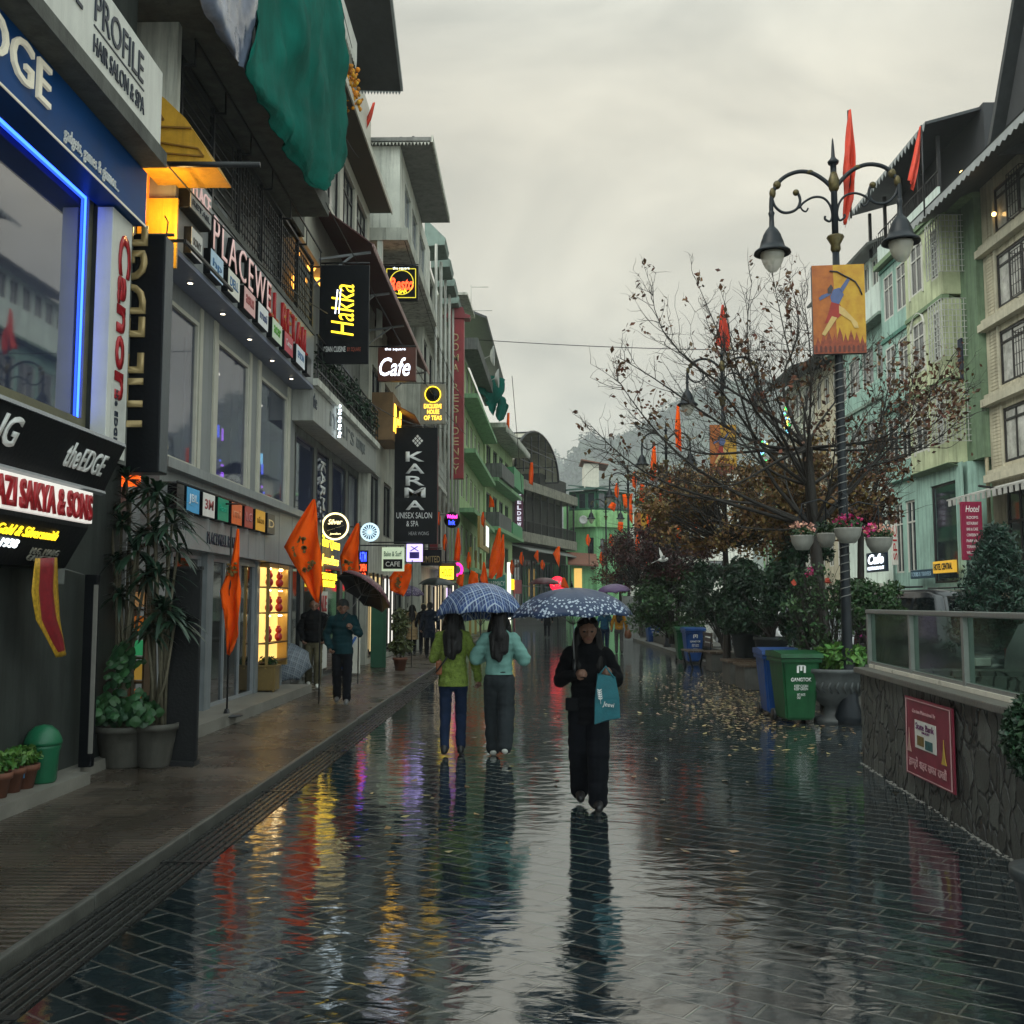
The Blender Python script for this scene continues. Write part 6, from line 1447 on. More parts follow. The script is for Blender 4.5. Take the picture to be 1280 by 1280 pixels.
# painted banner on a lamp post
def paint(name, c, **k): return M(name, c, rough=.5, bump=0, var=k.get('var', .25), scale=k.get('scale', 6), c2=k.get('c2'))
def banner(Y, px0, px1, py0, py1, label, full=True, rz=-.1):
    a, b = FY(px0, py1, Y), FY(px1, py0, Y); W, H = b.x - a.x, b.z - a.z
    s = thing('street_banner', label, 'banner', ((a.x + b.x) / 2, Y, a.z), rz, 'painted banners on the lamp posts')
    Mx = Matrix.Translation(V(((a.x + b.x) / 2, Y, a.z))) @ Matrix.Rotation(rz, 4, 'Z') @ Matrix.Translation(V((-W / 2, 0, 0)))
    mb = MB(Mx); mb.box(0, W, 0, .09, 0, H); mb.build('box', M('banner_edge', (.12, .13, .14), rough=.5), s)
    def pl(pts, mat, nm, k=1):
        mb = MB(Mx); mb.slab([V((x * W, -.003 * k, y * H)) for x, y in pts], (0, -.003, 0)); return mb.build(nm, mat, s)
    pl([(.0, .0), (.46, 0), (.4, 1), (0, 1)], paint('banner_orange', (.3, .07, .012), c2=(.42, .13, .015)), 'field')
    pl([(.46, 0), (1, 0), (1, 1), (.4, 1)], paint('banner_yellow', (.48, .22, .01), c2=(.5, .31, .02)), 'field')
    TMP = paint('banner_temple', (.24, .045, .015), var=.5, scale=18)
    tm = [(0, 0), (1, 0), (1, .13)]
    for k in range(9):
        x0 = .97 - k * .105; h = (.13, .17, .2, .16, .23, .16, .2, .17, .13)[k]; tm += [(x0, h - .03), (x0 - .015, h), (x0 - .035, h + .035), (x0 - .045, h + .065), (x0 - .055, h + .035), (x0 - .075, h), (x0 - .09, h - .03)]
    pl(tm + [(0, .1)], TMP, 'temple', 2)
    for k in range(11): pl([(.03 + k * .088, .015), (.075 + k * .088, .015), (.075 + k * .088, .075), (.052 + k * .088, .092), (.03 + k * .088, .075)], paint('temple_arch', (.1, .02, .01)), 'arch', 3)
    if full:
        BL, SK, RD, YL = paint('paint_blue', (.07, .1, .22)), paint('paint_tan', (.35, .17, .06)), paint('paint_red', (.28, .02, .01)), paint('paint_straw', (.5, .35, .12))
        pl([(.36, .58), (.5, .55), (.6, .66), (.52, .74), (.4, .72), (.34, .64)], BL, 'torso', 3); pl([(.52, .72), (.57, .68), (.72, .82), (.69, .86)], BL, 'arm', 3); pl([(.38, .7), (.34, .66), (.14, .6), (.12, .63), (.18, .66)], BL, 'arm', 3)
        pl([(.29, .73), (.36, .78), (.4, .74), (.36, .68), (.3, .67)], paint('paint_dark', (.04, .03, .03)), 'head', 4)
        pl([(.36, .58), (.52, .55), (.6, .46), (.4, .36), (.22, .34), (.3, .46)], RD, 'cloth', 3); pl([(.5, .54), (.6, .5), (.84, .34), (.86, .28), (.78, .28), (.72, .36), (.5, .45)], YL, 'leg', 4); pl([(.36, .42), (.24, .3), (.16, .22), (.22, .2), (.32, .28), (.46, .4)], YL, 'leg', 4)
        bow = [(.34, .93), (.48, .92), (.62, .87), (.72, .84), (.82, .8), (.9, .72), (.94, .65)]
        mb = MB(Mx); mb.tube([V((x * W, -.016, y * H)) for x, y in bow], .012, 5); mb.build('bow', paint('paint_dark', (.04, .03, .03)), s)
    return s
banner(14.85, 1018, 1079, 331, 442, 'large orange and yellow banner of an archer on the nearest lamp post')
banner(26.8, 888, 920, 531, 592, 'faded orange banner half hidden in the branches of the bare tree', rz=0)
banner(50.8, 793, 813, 640, 668, 'small distant orange and yellow banner above the red shrubs', rz=0, full=False)
# hanging flower baskets on the nearest lamp post
BOWL = M('basket_bowl', (.26, .26, .23), rough=.5, streak=.3); PINKF = M('pink_flower', (.5, .03, .14), rough=.6, bump=0, island=.35); PEACHF = M('peach_flower', (.6, .3, .22), rough=.6, bump=0, island=.3)
LEAF = M('shrub_leaf', (.03, .075, .022), rough=.5, var=.5, scale=4, bump=0, island=.45); LEAFD = M('dark_leaf', (.016, .045, .02), rough=.5, var=.5, scale=3, bump=0, island=.5)
LEAFG = M('gold_leaf', (.17, .098, .03), rough=.6, var=.5, scale=4, bump=0, island=.55); LEAFB = M('brown_leaf', (.1, .042, .014), rough=.6, var=.5, scale=4, bump=0, island=.5)
LEAFR = M('maroon_leaf', (.055, .016, .014), rough=.6, var=.5, scale=4, bump=0, island=.5); BARK = M('wet_bark', (.022, .018, .014), rough=.6, var=.4, scale=9, bump=.4)
rnd = random.Random(23)
def blobpts(c, r, n, shell=.35):
    out = []
    for _ in range(n):
        d = V((rnd.gauss(0, 1), rnd.gauss(0, 1), rnd.gauss(0, 1))).normalized() * (shell + (1 - shell) * rnd.random() ** .6); out.append(V(c) + V((d.x * r[0], d.y * r[1], d.z * r[2])))
    return out
def leaves(name, mat, pts, size, parent=None, aspect=1.6, **kw):
    v, f = leafmesh(pts, size, rnd, aspect); mb = MB(); mb.add(v, f); o = mb.build(name, mat, parent); tag(o, kw.get('label'), kw.get('cat'), kw.get('group'), kw.get('kind')); return o
L0 = V(lamps[0].location) if lamps else V((FY(1047, 600, 15).x, 15, 0))
for i, (px, py, Y, w_, mt, lab) in enumerate(((1003, 677, 15.0, .17, PEACHF, 'leftmost hanging bowl with pale peach flowers on the nearest lamp post'), (1033, 674, 15.45, .14, LEAFD, 'half hidden hanging bowl with green leaves behind the lamp post'), (1060, 668, 14.6, .19, PINKF, 'hanging bowl of bright pink flowers right beside the lamp post'), (1099, 680, 14.8, .19, PEACHF, 'rightmost hanging bowl with pink and peach flowers on the nearest lamp post'))):
    c = FY(px, py, Y); t = thing('flower_basket', lab, 'flower basket', tuple(c - V((0, 0, .12))), 0, 'hanging flower bowls on the lamp post')
    mb = MB(); mb.lathe(c, [(.0, -.13), (w_ * .55, -.12), (w_ * .9, -.02), (w_, .07), (w_ * 1.03, .09), (w_ * .95, .08), (w_ * .8, .03)], 18); mb.build('bowl', BOWL, t)
    leaves('foliage', LEAF, blobpts(c + V((0, 0, .13)), (w_ * 1.1, w_ * 1.1, .1), 170), .05, t)
    leaves('flowers', mt, blobpts(c + V((0, 0, .2)), (w_ * 1.15, w_ * 1.1, .1), 90), .055, t, 1.0)
    if i == 3: leaves('flowers', PINKF, blobpts(c + V((-.12, 0, .2)), (w_ * .7, w_, .1), 60), .055, t, 1.0)
    mb = MB(); mb.tube([(c.x, Y, c.z + .1), (c.x, Y, c.z + .55), ((c.x + L0.x) / 2, (Y + 15) / 2, c.z + .62), (L0.x, 15, c.z + .5)], .012, 5)
    for dx in (-1, 1): mb.tube([(c.x + dx * w_ * .95, Y, c.z + .08), (c.x, Y, c.z + .5)], .006, 4)
    mb.build('hanger', IRON, t)

# ================================================================ bins
def wheelie(loc, col, label, h=1.07, rz=0.0, wording=True, mname='blue'):
    PM = M('bin_plastic_' + mname, col, rough=.42, var=.3, scale=4, bump=.06, streak=.55, spec=.35)
    t = thing('wheelie_bin', label, 'bin', loc, rz, 'wheeled bins on the street')
    Mx = WM[t.name]
    mb = MB(Mx); b0, b1 = .21, .28; d0, d1 = .24, .33; zb, zt_ = .06, h - .12
    bm = bmesh.new(); vs = [bm.verts.new(p) for p in ((-b0, -d0, zb), (b0, -d0, zb), (b0, d0, zb), (-b0, d0, zb), (-b1, -d1, zt_), (b1, -d1, zt_), (b1, d1, zt_), (-b1, d1, zt_))]
    for f in ((3, 2, 1, 0), (4, 5, 6, 7), (0, 1, 5, 4), (1, 2, 6, 5), (2, 3, 7, 6), (3, 0, 4, 7)): bm.faces.new([vs[i] for i in f])
    bmesh.ops.bevel(bm, geom=bm.edges[:], offset=.03, segments=3, affect='EDGES'); mb.bm(bm); mb.bbox(-b1 - .02, b1 + .02, -d1 - .02, d1 + .02, zt_ - .07, zt_ - .005, .015); mb.build('body', PM, t)
    mb = MB(Mx); mb.slab([(-b1 - .03, -d1 - .05, zt_), (-b1 - .03, d1 + .03, zt_), (-b1 - .03, d1 + .03, zt_ + .08), (-b1 - .03, 0, zt_ + .1), (-b1 - .03, -d1 - .03, zt_ + .06)], (2 * b1 + .06, 0, 0)); mb.build('lid', PM, t)
    mb = MB(Mx); mb.tube([(-b1, d1 + .07, zt_ + .03), (b1, d1 + .07, zt_ + .03)], .018, 6); mb.build('handle', PM, t)
    for x in (-.22, .22): mb = MB(Mx); mb.lathe((x - .025, d0 + .04, .09), [(0, 0), (.09, 0), (.09, .05), (0, .05)], 14, axis='X'); mb.build('wheel', DARKM, t)
    if wording:
        R3 = Mx.to_3x3(); sl = V((0, -(d1 - d0), zt_ - zb)).normalized(); 
        def at_(x, k): return Mx @ V((x, -d0 - (d1 - d0) * k - .004, zb + (zt_ - zb) * k))
        text('GANGTOK', at_(-.15, .62), R3 @ XV, R3 @ sl, .055, WHL, t, W=.3, ext=.003, bold=.02)
        text('KEEP CLEAN\nKEEP GREEN', at_(-.1, .48), R3 @ XV, R3 @ sl, .08, WHL, t, W=.2, ext=.003); text('WET WASTE\nONLY', at_(-.06, .34), R3 @ XV, R3 @ sl, .08, WHL, t, W=.12, ext=.003)
        mb = MB(Mx); e = V((0, -(d0 + (d1 - d0) * .76) - .004, zb + (zt_ - zb) * .76))
        for dx, dz, w_, h_ in ((-.05, 0, .03, .1), (.0, .03, .03, .08), (.05, 0, .03, .1), (0, .09, .1, .02)): mb.slab([e + V((dx - w_ / 2, 0, dz)), e + V((dx + w_ / 2, 0, dz)), e + V((dx + w_ / 2, -.01, dz + h_)), e + V((dx - w_ / 2, -.01, dz + h_))], (0, -.004, 0))
        mb.build('emblem', WHL, t)
    return t
BLU, GRN = (.01, .06, .23), (.008, .075, .025)
g_ = lambda px, py: tuple(FZ(px, py))
wheelie(g_(994, 903), GRN, 'green wheeled bin with white print, nearest bin on the right', rz=.08, mname='green')
wheelie(g_(973, 894), BLU, 'blue wheeled bin tucked behind the nearest green one', rz=-.02, wording=False)
wheelie(g_(867, 829), BLU, 'blue wheeled bin with white print beside the slatted bench', rz=.05)
wheelie(g_(856, 827), GRN, 'green wheeled bin mostly hidden behind the blue bin by the bench', wording=False, mname='green')
wheelie(g_(816, 805), BLU, 'farthest blue wheeled bin near the glazed box down the street', rz=.1)

# ================================================================ planter walls, benches, pots
PLW = M('planter_stone', (.085, .085, .075), rough=.6, var=.4, scale=4, streak=.5); WOOD = M('wet_wood', (.075, .05, .03), rough=.4, var=.4, scale=5); POTG = M('grey_pot', (.03, .038, .04), rough=.5, var=.3, scale=3)
mb = MB()
for x0, y0, x1, y1 in ((4.95, 18.5, 5.9, 23.0), (5.1, 23.4, 5.95, 29), (5.2, 30, 6.0, 37), (5.3, 38, 6.1, 47)): mb.bbox(x0, x1, y0, y1, 0, .5, .02)
mb.build('planter_wall', PLW, label='low grey stone planter walls under the shrubs of the median', cat='planter')
mb = MB(); mb.box(4.9, 6.2, 12.6, 50, -.01, .11); mb.build('median_kerb', PLW, kind='structure', label='raised planted strip between the walking street and the road')
def block_bench(px, py, label, w=.62, h=.46, d=.9):
    p = FZ(px, py); t = thing('stone_bench', label, 'bench', (p.x, p.y, 0), 0, 'stone block seats along the planter')
    mb = MB(); mb.bbox(p.x - w / 2, p.x + w / 2, p.y, p.y + d, 0, h, .02); mb.build('block', PLW, t)
    mb = MB()
    for k in range(4): mb.bbox(p.x - w / 2 - .04 + k * (w + .08) / 4, p.x - w / 2 - .04 + (k + 1) * (w + .08) / 4 - .015, p.y - .05, p.y + d + .05, h, h + .05, .008)
    mb.build('seat', WOOD, t)
block_bench(950, 863, 'nearest stone block seat with a wooden top by the fallen leaves'); block_bench(931, 856, 'second stone block seat, just behind the nearest one'); block_bench(905, 840, 'third stone block seat between the slatted bench and the leaves')
p = FZ(876, 836); t = thing('park_bench', 'wooden slatted bench with iron legs beside the blue bin', 'bench', tuple(p))
mb = MB()
for k in range(4): mb.box(p.x - .32 + k * .14, p.x - .2 + k * .14, p.y, p.y + 1.4, .43, .47)
mb.build('seat', WOOD, t)
mb = MB()
for k in range(3): mb.box(p.x + .3, p.x + .33, p.y, p.y + 1.4, .56 + k * .14, .66 + k * .14)
mb.build('backrest', WOOD, t)
for y in (p.y + .1, p.y + 1.3):
    mb = MB(); mb.tube([(p.x - .3, y, .43), (p.x - .2, y, 0)], .03, 6); mb.tube([(p.x + .33, y, .95), (p.x + .28, y, .4), (p.x + .2, y, 0)], .03, 6); mb.build('leg', IRON, t)
def big_pot(px, py, Y, w, h, label, z0=.5, mat=POTG):
    a = FY(px, py, Y); t = thing('plant_pot', label, 'pot', (a.x, Y, z0)); mb = MB(); mb.lathe((a.x, Y, z0), [(w * .68, 0), (w * .75, .03), (w * .97, h - .08), (w * 1.05, h - .07), (w * 1.05, h), (w * .95, h), (w * .9, h - .06)], 24); mb.build('pot', mat, t); mb = MB(); mb.lathe((a.x, Y, z0 + h - .08), [(0, .01), (w * .93, 0)], 16); mb.build('soil', M('soil', (.02, .014, .01), rough=.9), t); return t, V((a.x, Y, z0 + h))
LEAFPTS = []
def stems(c, top, n, r=.012, spread=.15):
    mb = MB()
    for k in range(n):
        a = V(c) + V((rnd.uniform(-.1, .1), rnd.uniform(-.1, .1), 0)); b = V(top) + V((rnd.gauss(0, spread), rnd.gauss(0, spread), rnd.gauss(0, spread * .5))); m_ = a.lerp(b, .5) + V((rnd.gauss(0, spread * .4), rnd.gauss(0, spread * .4), 0)); mb.tube([a, m_, b], [r * 1.4, r, r * .5], 5)
    return mb
def shrub(name, label, c, r, n, size, mat, ground_z, parent=None, clumps=14, aspect=1.6, group=None, cat='shrub', twig=None):
    """bush of separate leaf clumps with gaps, on visible stems"""
    t = parent or thing(name, label, cat, (c[0], c[1], ground_z), 0, group)
    cl = blobpts(c, r, clumps, .45); pts = []
    for q in cl:
        k = rnd.uniform(.22, .42); pts += blobpts(q, (r[0] * k, r[1] * k, r[2] * k), n // clumps, .1)
    pts = [p for p in pts if p.z > ground_z + .03]
    leaves('crown', mat, pts, size, t, aspect)
    mb = MB()
    for q in cl: 
        a = V((c[0] + rnd.uniform(-.06, .06), c[1] + rnd.uniform(-.06, .06), ground_z)); m_ = a.lerp(q, .55) + V((0, 0, r[2] * .1)); mb.tube([a, m_, q], [.022, .014, .005], 5, cap=False)
        for _ in range(3 if twig is None else twig): e = q + V((rnd.gauss(0, r[0] * .25), rnd.gauss(0, r[1] * .25), rnd.gauss(.05, r[2] * .22))); mb.tube([m_.lerp(q, .5), e], [.007, .002], 4, cap=False)
    mb.build('stems', BARK, t)
    return t
t, c = big_pot(932, 800, 23.6, .33, .58, 'left big dark grey pot holding an evergreen on the planter wall'); shrub('', '', c + V((-.05, 0, .75)), (.85, .7, .85), 5200, .075, LEAFD, c.z - .05, parent=t, clumps=22)
t, c = big_pot(964, 805, 22.2, .36, .52, 'right big dark grey pot holding an evergreen on the planter wall'); shrub('', '', c + V((.0, 0, .8)), (.85, .7, .9), 5200, .075, LEAFD, c.z - .05, parent=t, clumps=22)
c = FY(842, 760, 33); shrub('evergreen_shrub', 'broad dark evergreen shrub behind the blue bin and bench', c + V((0, 0, .2)), (1.35, .9, 1.1), 7500, .085, LEAF, .45, clumps=30)
c = FY(905, 745, 28); shrub('evergreen_shrub', 'dark green shrub between the slatted bench and the big pots', c + V((0, 0, .1)), (.9, .8, 1.0), 5200, .08, LEAFD, .45, clumps=22)
c = FY(1000, 735, 19.5); shrub('evergreen_shrub', 'dark evergreen shrub right of the big grey pots', c, (.7, .7, .95), 5200, .07, LEAFD, .45, clumps=22)
c = FY(1095, 755, 17.5); shrub('evergreen_shrub', 'green shrub with red buds behind the glass topped wall', c, (.62, .6, .5), 3800, .06, LEAF, .1, clumps=18)
c = FY(1030, 775, 15.6); t = shrub('thorn_shrub', 'tangled thorny shrub rising behind the carved bowl planter', c + V((0, 0, .1)), (.55, .45, .75), 1500, .05, LEAF, .1, clumps=26, twig=9)
leaves('red_buds', M('red_bud', (.45, .06, .03), bump=0), [FY(1034, 725, 15.3), FY(1035, 728, 15.3), FY(993, 730, 15.5), FY(992, 728, 15.5)], .09, t, 1.0)
leaves('pink_blossom', PINKF, blobpts(FY(1012, 716, 15.2), (.06, .05, .09), 26), .05, t, 1.0)
# ornate carved bowl
p = FZ(1044, 903); t = thing('bowl_planter', 'carved grey stone bowl planter next to the green bin', 'planter', (p.x, p.y, 0))
BST = M('carved_stone', (.075, .085, .085), rough=.55, var=.4, scale=6, streak=.5)
mb = MB(); mb.lathe((p.x, p.y, 0), [(.3, 0), (.3, .06), (.2, .1), (.15, .22), (.22, .28), (.36, .4), (.44, .58), (.48, .72), (.52, .74), (.52, .79), (.46, .79), (.43, .72)], 32); mb.build('bowl', BST, t)
mb = MB()
for k in range(26):
    a = k * 2 * PI / 26; c0 = V((p.x + .43 * math.cos(a), p.y + .43 * math.sin(a), .55)); mb.tube([c0 + V((0, 0, .08)), c0 + V((.05 * math.sin(a) + .015 * math.cos(a), -.05 * math.cos(a) + .015 * math.sin(a), -.02)), c0 + V((-.03 * math.cos(a), -.03 * math.sin(a), -.1))], .016, 5)
mb.build('carving', BST, t)
leaves('foliage', M('lime_leaf', (.07, .17, .03), rough=.5, bump=0, island=.4), blobpts((p.x + .1, p.y, .95), (.42, .4, .2), 900, .1), .085, t)
# potted topiary at the right picture edge
t = thing('potted_bush', 'clipped dark green bush in a pot in front of the stone wall', 'potted plant', (2.63, 5.2, 0))
mb = MB(); mb.lathe((2.63, 5.2, 0), [(.17, 0), (.24, .36), (.26, .37), (.26, .42), (.22, .42)], 20); mb.build('pot', POTG, t)
leaves('crown', LEAFD, blobpts((2.63, 5.2, 1.05), (.27, .27, .27), 5200, .72), .032, t); mb = MB(); mb.tube([(2.63, 5.2, .4), (2.63, 5.2, 1.0)], .02, 6); mb.build('trunk', BARK, t)
# glazed box further down
t = thing('glass_railing', 'pale glazed railing box and grey panel far down the right side', 'railing', (5.2, 50, 0))
a, b = FY(797, 800, 50), FY(838, 745, 50)
mb = MB(); mb.box(a.x, b.x, 50, 50.2, 0, .9); mb.build('stone_base', PLW, t)
mb = MB(); mb.box(a.x, b.x, 50, 50.08, b.z - .1, b.z)
for k in range(4): x = a.x + (b.x - a.x) * k / 3; mb.box(x - .05, x + .05, 50, 50.08, .9, b.z - .1)
mb.build('rail', CREAMF, t); mb = MB(); mb.box(a.x, b.x, 50.03, 50.05, .9, b.z - .1); mb.build('glass_panel', CLEAR, t)
mb = MB(); mb.box(FY(778, 760, 49).x, a.x, 49, 49.3, 0, FY(778, 745, 49).z); mb.build('side_panel', M('weathered_panel', (.2, .21, .2), rough=.6, streak=.6), t)

# ================================================================ trees
def limb(mb, pts, r0, r1, n=6): 
    m_ = len(pts); mb.tube(pts, [r0 + (r1 - r0) * (i / (m_ - 1)) for i in range(m_)], n, cap=False)
def curve(a, b, lift, wob, n=7):
    a, b = V(a), V(b); out = []
    w_ = V((rnd.gauss(0, wob), rnd.gauss(0, wob), rnd.gauss(0, wob))); w2 = V((rnd.gauss(0, wob * .5), rnd.gauss(0, wob * .5), rnd.gauss(0, wob * .5)))
    for i in range(n + 1):
        t_ = i / n; out.append(a.lerp(b, t_) + V(lift) * math.sin(PI * t_) * .5 + w_ * math.sin(PI * t_) * .5 + w2 * math.sin(2 * PI * t_) * .5)
    return out
def bare_tree(label, base, fork, tips, r, leafpts, twigs=17, leaf_n=2, mat=LEAFB, name='bare_tree', tw_len=(.5, 1.3), leaf_size=.075, group=None):
    t = thing(name, label, 'tree', tuple(base), 0, group)
    mb = MB(); trunk = curve(base, fork, (0, 0, 0), .15, 6); limb(mb, trunk, r, r * .75, 10); mb.build('trunk', BARK, t)
    mb = MB(); lp_ = []
    for tip in tips:
        tip = V(tip); st = trunk[rnd.randint(4, 6)]; L_ = (tip - st).length
        pts = curve(st, tip, (0, 0, -.12 * L_), .09 * L_, 9); limb(mb, pts, min(r * .45, .008 + L_ * .0075), .004, 6)
        for k in range(int(twigs * L_ / 2.5) + 2):
            i = rnd.randint(3, 8); a = pts[i].lerp(pts[i + 1], rnd.random()); out = (tip - V(fork)).normalized()
            d = (out * .55 + V((rnd.gauss(0, .55), rnd.gauss(0, .55), rnd.gauss(.5, .4)))).normalized(); ln = rnd.uniform(*tw_len) * (1.15 - i / 12)
            e = a + d * ln; tp = curve(a, e, (0, 0, -.1 * ln), .1 * ln, 5); limb(mb, tp, .0065, .0025, 4)
            for q in range(3):
                j = rnd.randint(2, 5); b_ = tp[j]; e2 = b_ + (d + V((rnd.gauss(0, .6), rnd.gauss(0, .6), rnd.gauss(.2, .5)))).normalized() * ln * rnd.uniform(.3, .6); limb(mb, curve(b_, e2, (0, 0, 0), .05, 3), .004, .0018, 3)
                if rnd.random() < leaf_n / 20:
                    for _ in range(rnd.randint(1, 4)): lp_.append(b_.lerp(e2, rnd.uniform(.4, 1.05)) + V((rnd.gauss(0, .03), rnd.gauss(0, .03), rnd.gauss(0, .05))))
            if rnd.random() < leaf_n / 14: 
                for _ in range(rnd.randint(1, 5)): lp_.append(e + V((rnd.gauss(0, .04), rnd.gauss(0, .04), rnd.gauss(0, .1))))
    mb.build('limbs', BARK, t)
    leaves('leaves', mat, lp_ + leafpts, leaf_size, t, 1.4)
    return t
Q = lambda x, y, d=0: FY(x, y, 17 + d)
base = FY(1040, 800, 17); base.z = .1
tips = [Q(x, y, d) for x, y, d in ((770, 445, .4), (772, 475, -.6), (815, 360, .3), (830, 430, -1.2), (868, 345, 0), (790, 520, 1), (735, 528, -.4), (755, 560, .8), (880, 400, 1.2), (905, 375, -.8), (940, 350, .6), (925, 430, -1.3), (965, 340, -.2), (985, 345, 1), (1005, 375, -1), (1020, 420, .4), (1050, 460, -1.2), (1085, 440, .6), (1120, 430, -.4),
        (1150, 450, .9), (1190, 445, -.6), (1215, 480, .2), (1205, 520, -1.1), (1180, 560, .8), (1140, 520, -1.4), (860, 480, 1.6), (890, 540, -1.6), (820, 590, -1.2), (850, 620, 1), (960, 450, -1.8), (1000, 500, 1.8), (1100, 500, 1.6))]
lpts = []
for x, y, w_, h_, n in ((1150, 500, 50, 45, 330), (1120, 470, 55, 40, 150), (1190, 500, 25, 45, 150), (985, 365, 4, 32, 40), (895, 440, 6, 40, 45), (775, 460, 10, 15, 26), (815, 505, 35, 30, 70), (875, 350, 5, 16, 16), (990, 470, 60, 50, 120), (1060, 540, 80, 40, 200), (950, 470, 60, 60, 90)):
    for _ in range(n): lpts.append(Q(x + rnd.gauss(0, w_ * .5), y + rnd.gauss(0, h_ * .5), rnd.uniform(-1, 1)))
bare_tree('wide bare tree with sparse brown leaves spreading over the median', base, Q(1008, 560), tips, .11, lpts)
# golden leaved trees
def leafy_tree(label, px, Y, top, r, zc, n, mat, size, tr=.09, name='leafy_tree', clumps=40, zb=.45):
    c = FY(px, zc, Y); t = thing(name, label, 'tree', (c.x, Y, zb)); mb = MB(); mb_t = MB()
    fk = V((c.x, Y, c.z - r[2] * .7)); limb(mb_t, curve((c.x, Y, zb), fk, (0, 0, 0), .06, 5), tr, tr * .7, 9); mb_t.build('trunk', BARK, t)
    cl = blobpts(c, r, clumps, .35); pts = []
    for q in cl:
        limb(mb, curve(fk, q, (0, 0, -.1), .15, 6), tr * .4, .006, 5); k = rnd.uniform(.16, .34); pts += blobpts(q, (r[0] * k, r[1] * k, r[2] * k), n // clumps, .0)
        for _ in range(6): e = q + V((rnd.gauss(0, r[0] * .3), rnd.gauss(0, r[1] * .3), rnd.gauss(.1, r[2] * .3))); limb(mb, curve(fk.lerp(q, rnd.uniform(.5, .9)), e, (0, 0, 0), .08, 4), .008, .002, 4)
    mb.build('limbs', BARK, t); leaves('leaves', mat, pts, size, t, 1.4); return t
leafy_tree('golden brown leaved tree in front of the red shrubs', 905, 24, 0, (2.1, 1.2, 1.15), 635, 9500, LEAFG, .08, clumps=70)
leafy_tree('golden leaved tree beside the nearest lamp post', 1000, 19.5, 0, (1.25, 1.0, 1.05), 620, 5200, LEAFG, .08, clumps=40)
leafy_tree('brown and gold leaved tree behind the flower baskets', 1075, 22, 0, (1.2, 1.0, 1.0), 610, 2200, LEAFB, .085, clumps=40)
leafy_tree('dark red leaved small tree left of the golden tree', 838, 33, 0, (1.5, 1.0, 1.1), 690, 5200, LEAFR, .08, clumps=45)
leafy_tree('reddish brown twiggy tree below the third lamp post', 800, 42, 0, (1.5, 1.2, 1.5), 700, 3600, LEAFR, .09, clumps=50)
leafy_tree('brown leaved tree with bare twigs beside the purple umbrella', 775, 52, 0, (1.6, 1.2, 1.5), 705, 2600, LEAFB, .09, clumps=55)
leafy_tree('gold brown tree around the distant orange banner', 845, 40, 0, (1.8, 1.2, 1.3), 620, 4600, LEAFG, .09, clumps=45)
# conifer at right
c = FY(1246, 700, 18.5); t = thing('conifer_tree', 'dark conifer with layered boughs beyond the glass topped wall', 'tree', (c.x, 18.5, 0))
mb = MB(); zt_ = FY(1240, 655, 18.5).z; limb(mb, [V((c.x, 18.5, 0)), V((c.x, 18.5, zt_))], .09, .015, 8); mb.build('trunk', BARK, t)
pts = []; mb = MB()
for k in range(95):
    f = k / 95; z = .9 + (zt_ - .9) * f; a = k * 2.4; ln = (1.0 - f) ** .8 * .95 + .1; e = V((c.x + ln * math.cos(a), 18.5 + ln * math.sin(a), z - .12 + .1 * ln)); limb(mb, [V((c.x, 18.5, z)), e], .012, .004, 4)
    for q in range(150): s_ = rnd.random() ** .6; pts.append(V((c.x, 18.5, z)).lerp(e, s_) + V((rnd.gauss(0, .07), rnd.gauss(0, .07), rnd.gauss(0, .045))))
mb.build('boughs', BARK, t); leaves('needles', M('conifer_leaf', (.016, .05, .032), rough=.5, var=.5, bump=0, island=.5), pts, .036, t, 2.8)
# white bird
c = FY(828, 700, 30); mb = MB(); mb.ball(c, (.13, .06, .06), 10, 7); mb.ball(c + V((.13, 0, .03)), .045, 8, 6); mb.slab([c + V((-.04, 0, .03)), c + V((.07, 0, .03)), c + V((.0, .02, .2)), c + V((-.09, .04, .38)), c + V((-.08, .03, .2))], (0, .012, 0)); mb.slab([c + V((-.1, -.03, 0)), c + V((-.1, .03, 0)), c + V((-.32, .05, -.1)), c + V((-.32, -.05, -.1))], (0, 0, .012)); mb.slab([c + V((-.03, -.04, .02)), c + V((.06, -.05, .02)), c + V((.03, -.3, .1)), c + V((-.06, -.28, .1))], (0, 0, .012))
mb.build('bird', M('white_feather', (.7, .7, .66), rough=.7, bump=0), label='white bird in flight in front of the dark red tree', cat='bird')
# fallen leaves
pts = []
for _ in range(1500):
    if rnd.random() < .7: p = FZ(rnd.gauss(925, 45), min(925, max(842, rnd.gauss(876, 20))))
    else: p = V((rnd.uniform(-1.5, 4.4), rnd.uniform(7, 24), 0)) if rnd.random() < .25 else V((rnd.uniform(2.4, 4.7), rnd.uniform(12, 26), 0))
    if p.x < 4.8: p.z = .006; pts.append(p)
v, f = [], []
for p in pts:
    a = rnd.random() * 6.28; u = V((math.cos(a), math.sin(a), rnd.uniform(-.15, .25))); w_ = V((-u.y, u.x, rnd.uniform(-.2, .2))); s_ = rnd.uniform(.025, .055); n = len(v)
    v += [p - u * s_ + V((0, 0, .008)), p + w_ * s_ * .55 + V((0, 0, .004)), p + u * s_ + V((0, 0, .01)), p - w_ * s_ * .55 + V((0, 0, .004))]; f.append((n, n + 1, n + 2, n + 3))
mb = MB(); mb.add(v, f); mb.build('fallen_leaves', M('fallen_leaf', (.22, .15, .06), rough=.4, bump=0, island=.6), label='wet yellow brown leaves scattered on the paving by the stone seats', cat='leaves', kind='stuff')

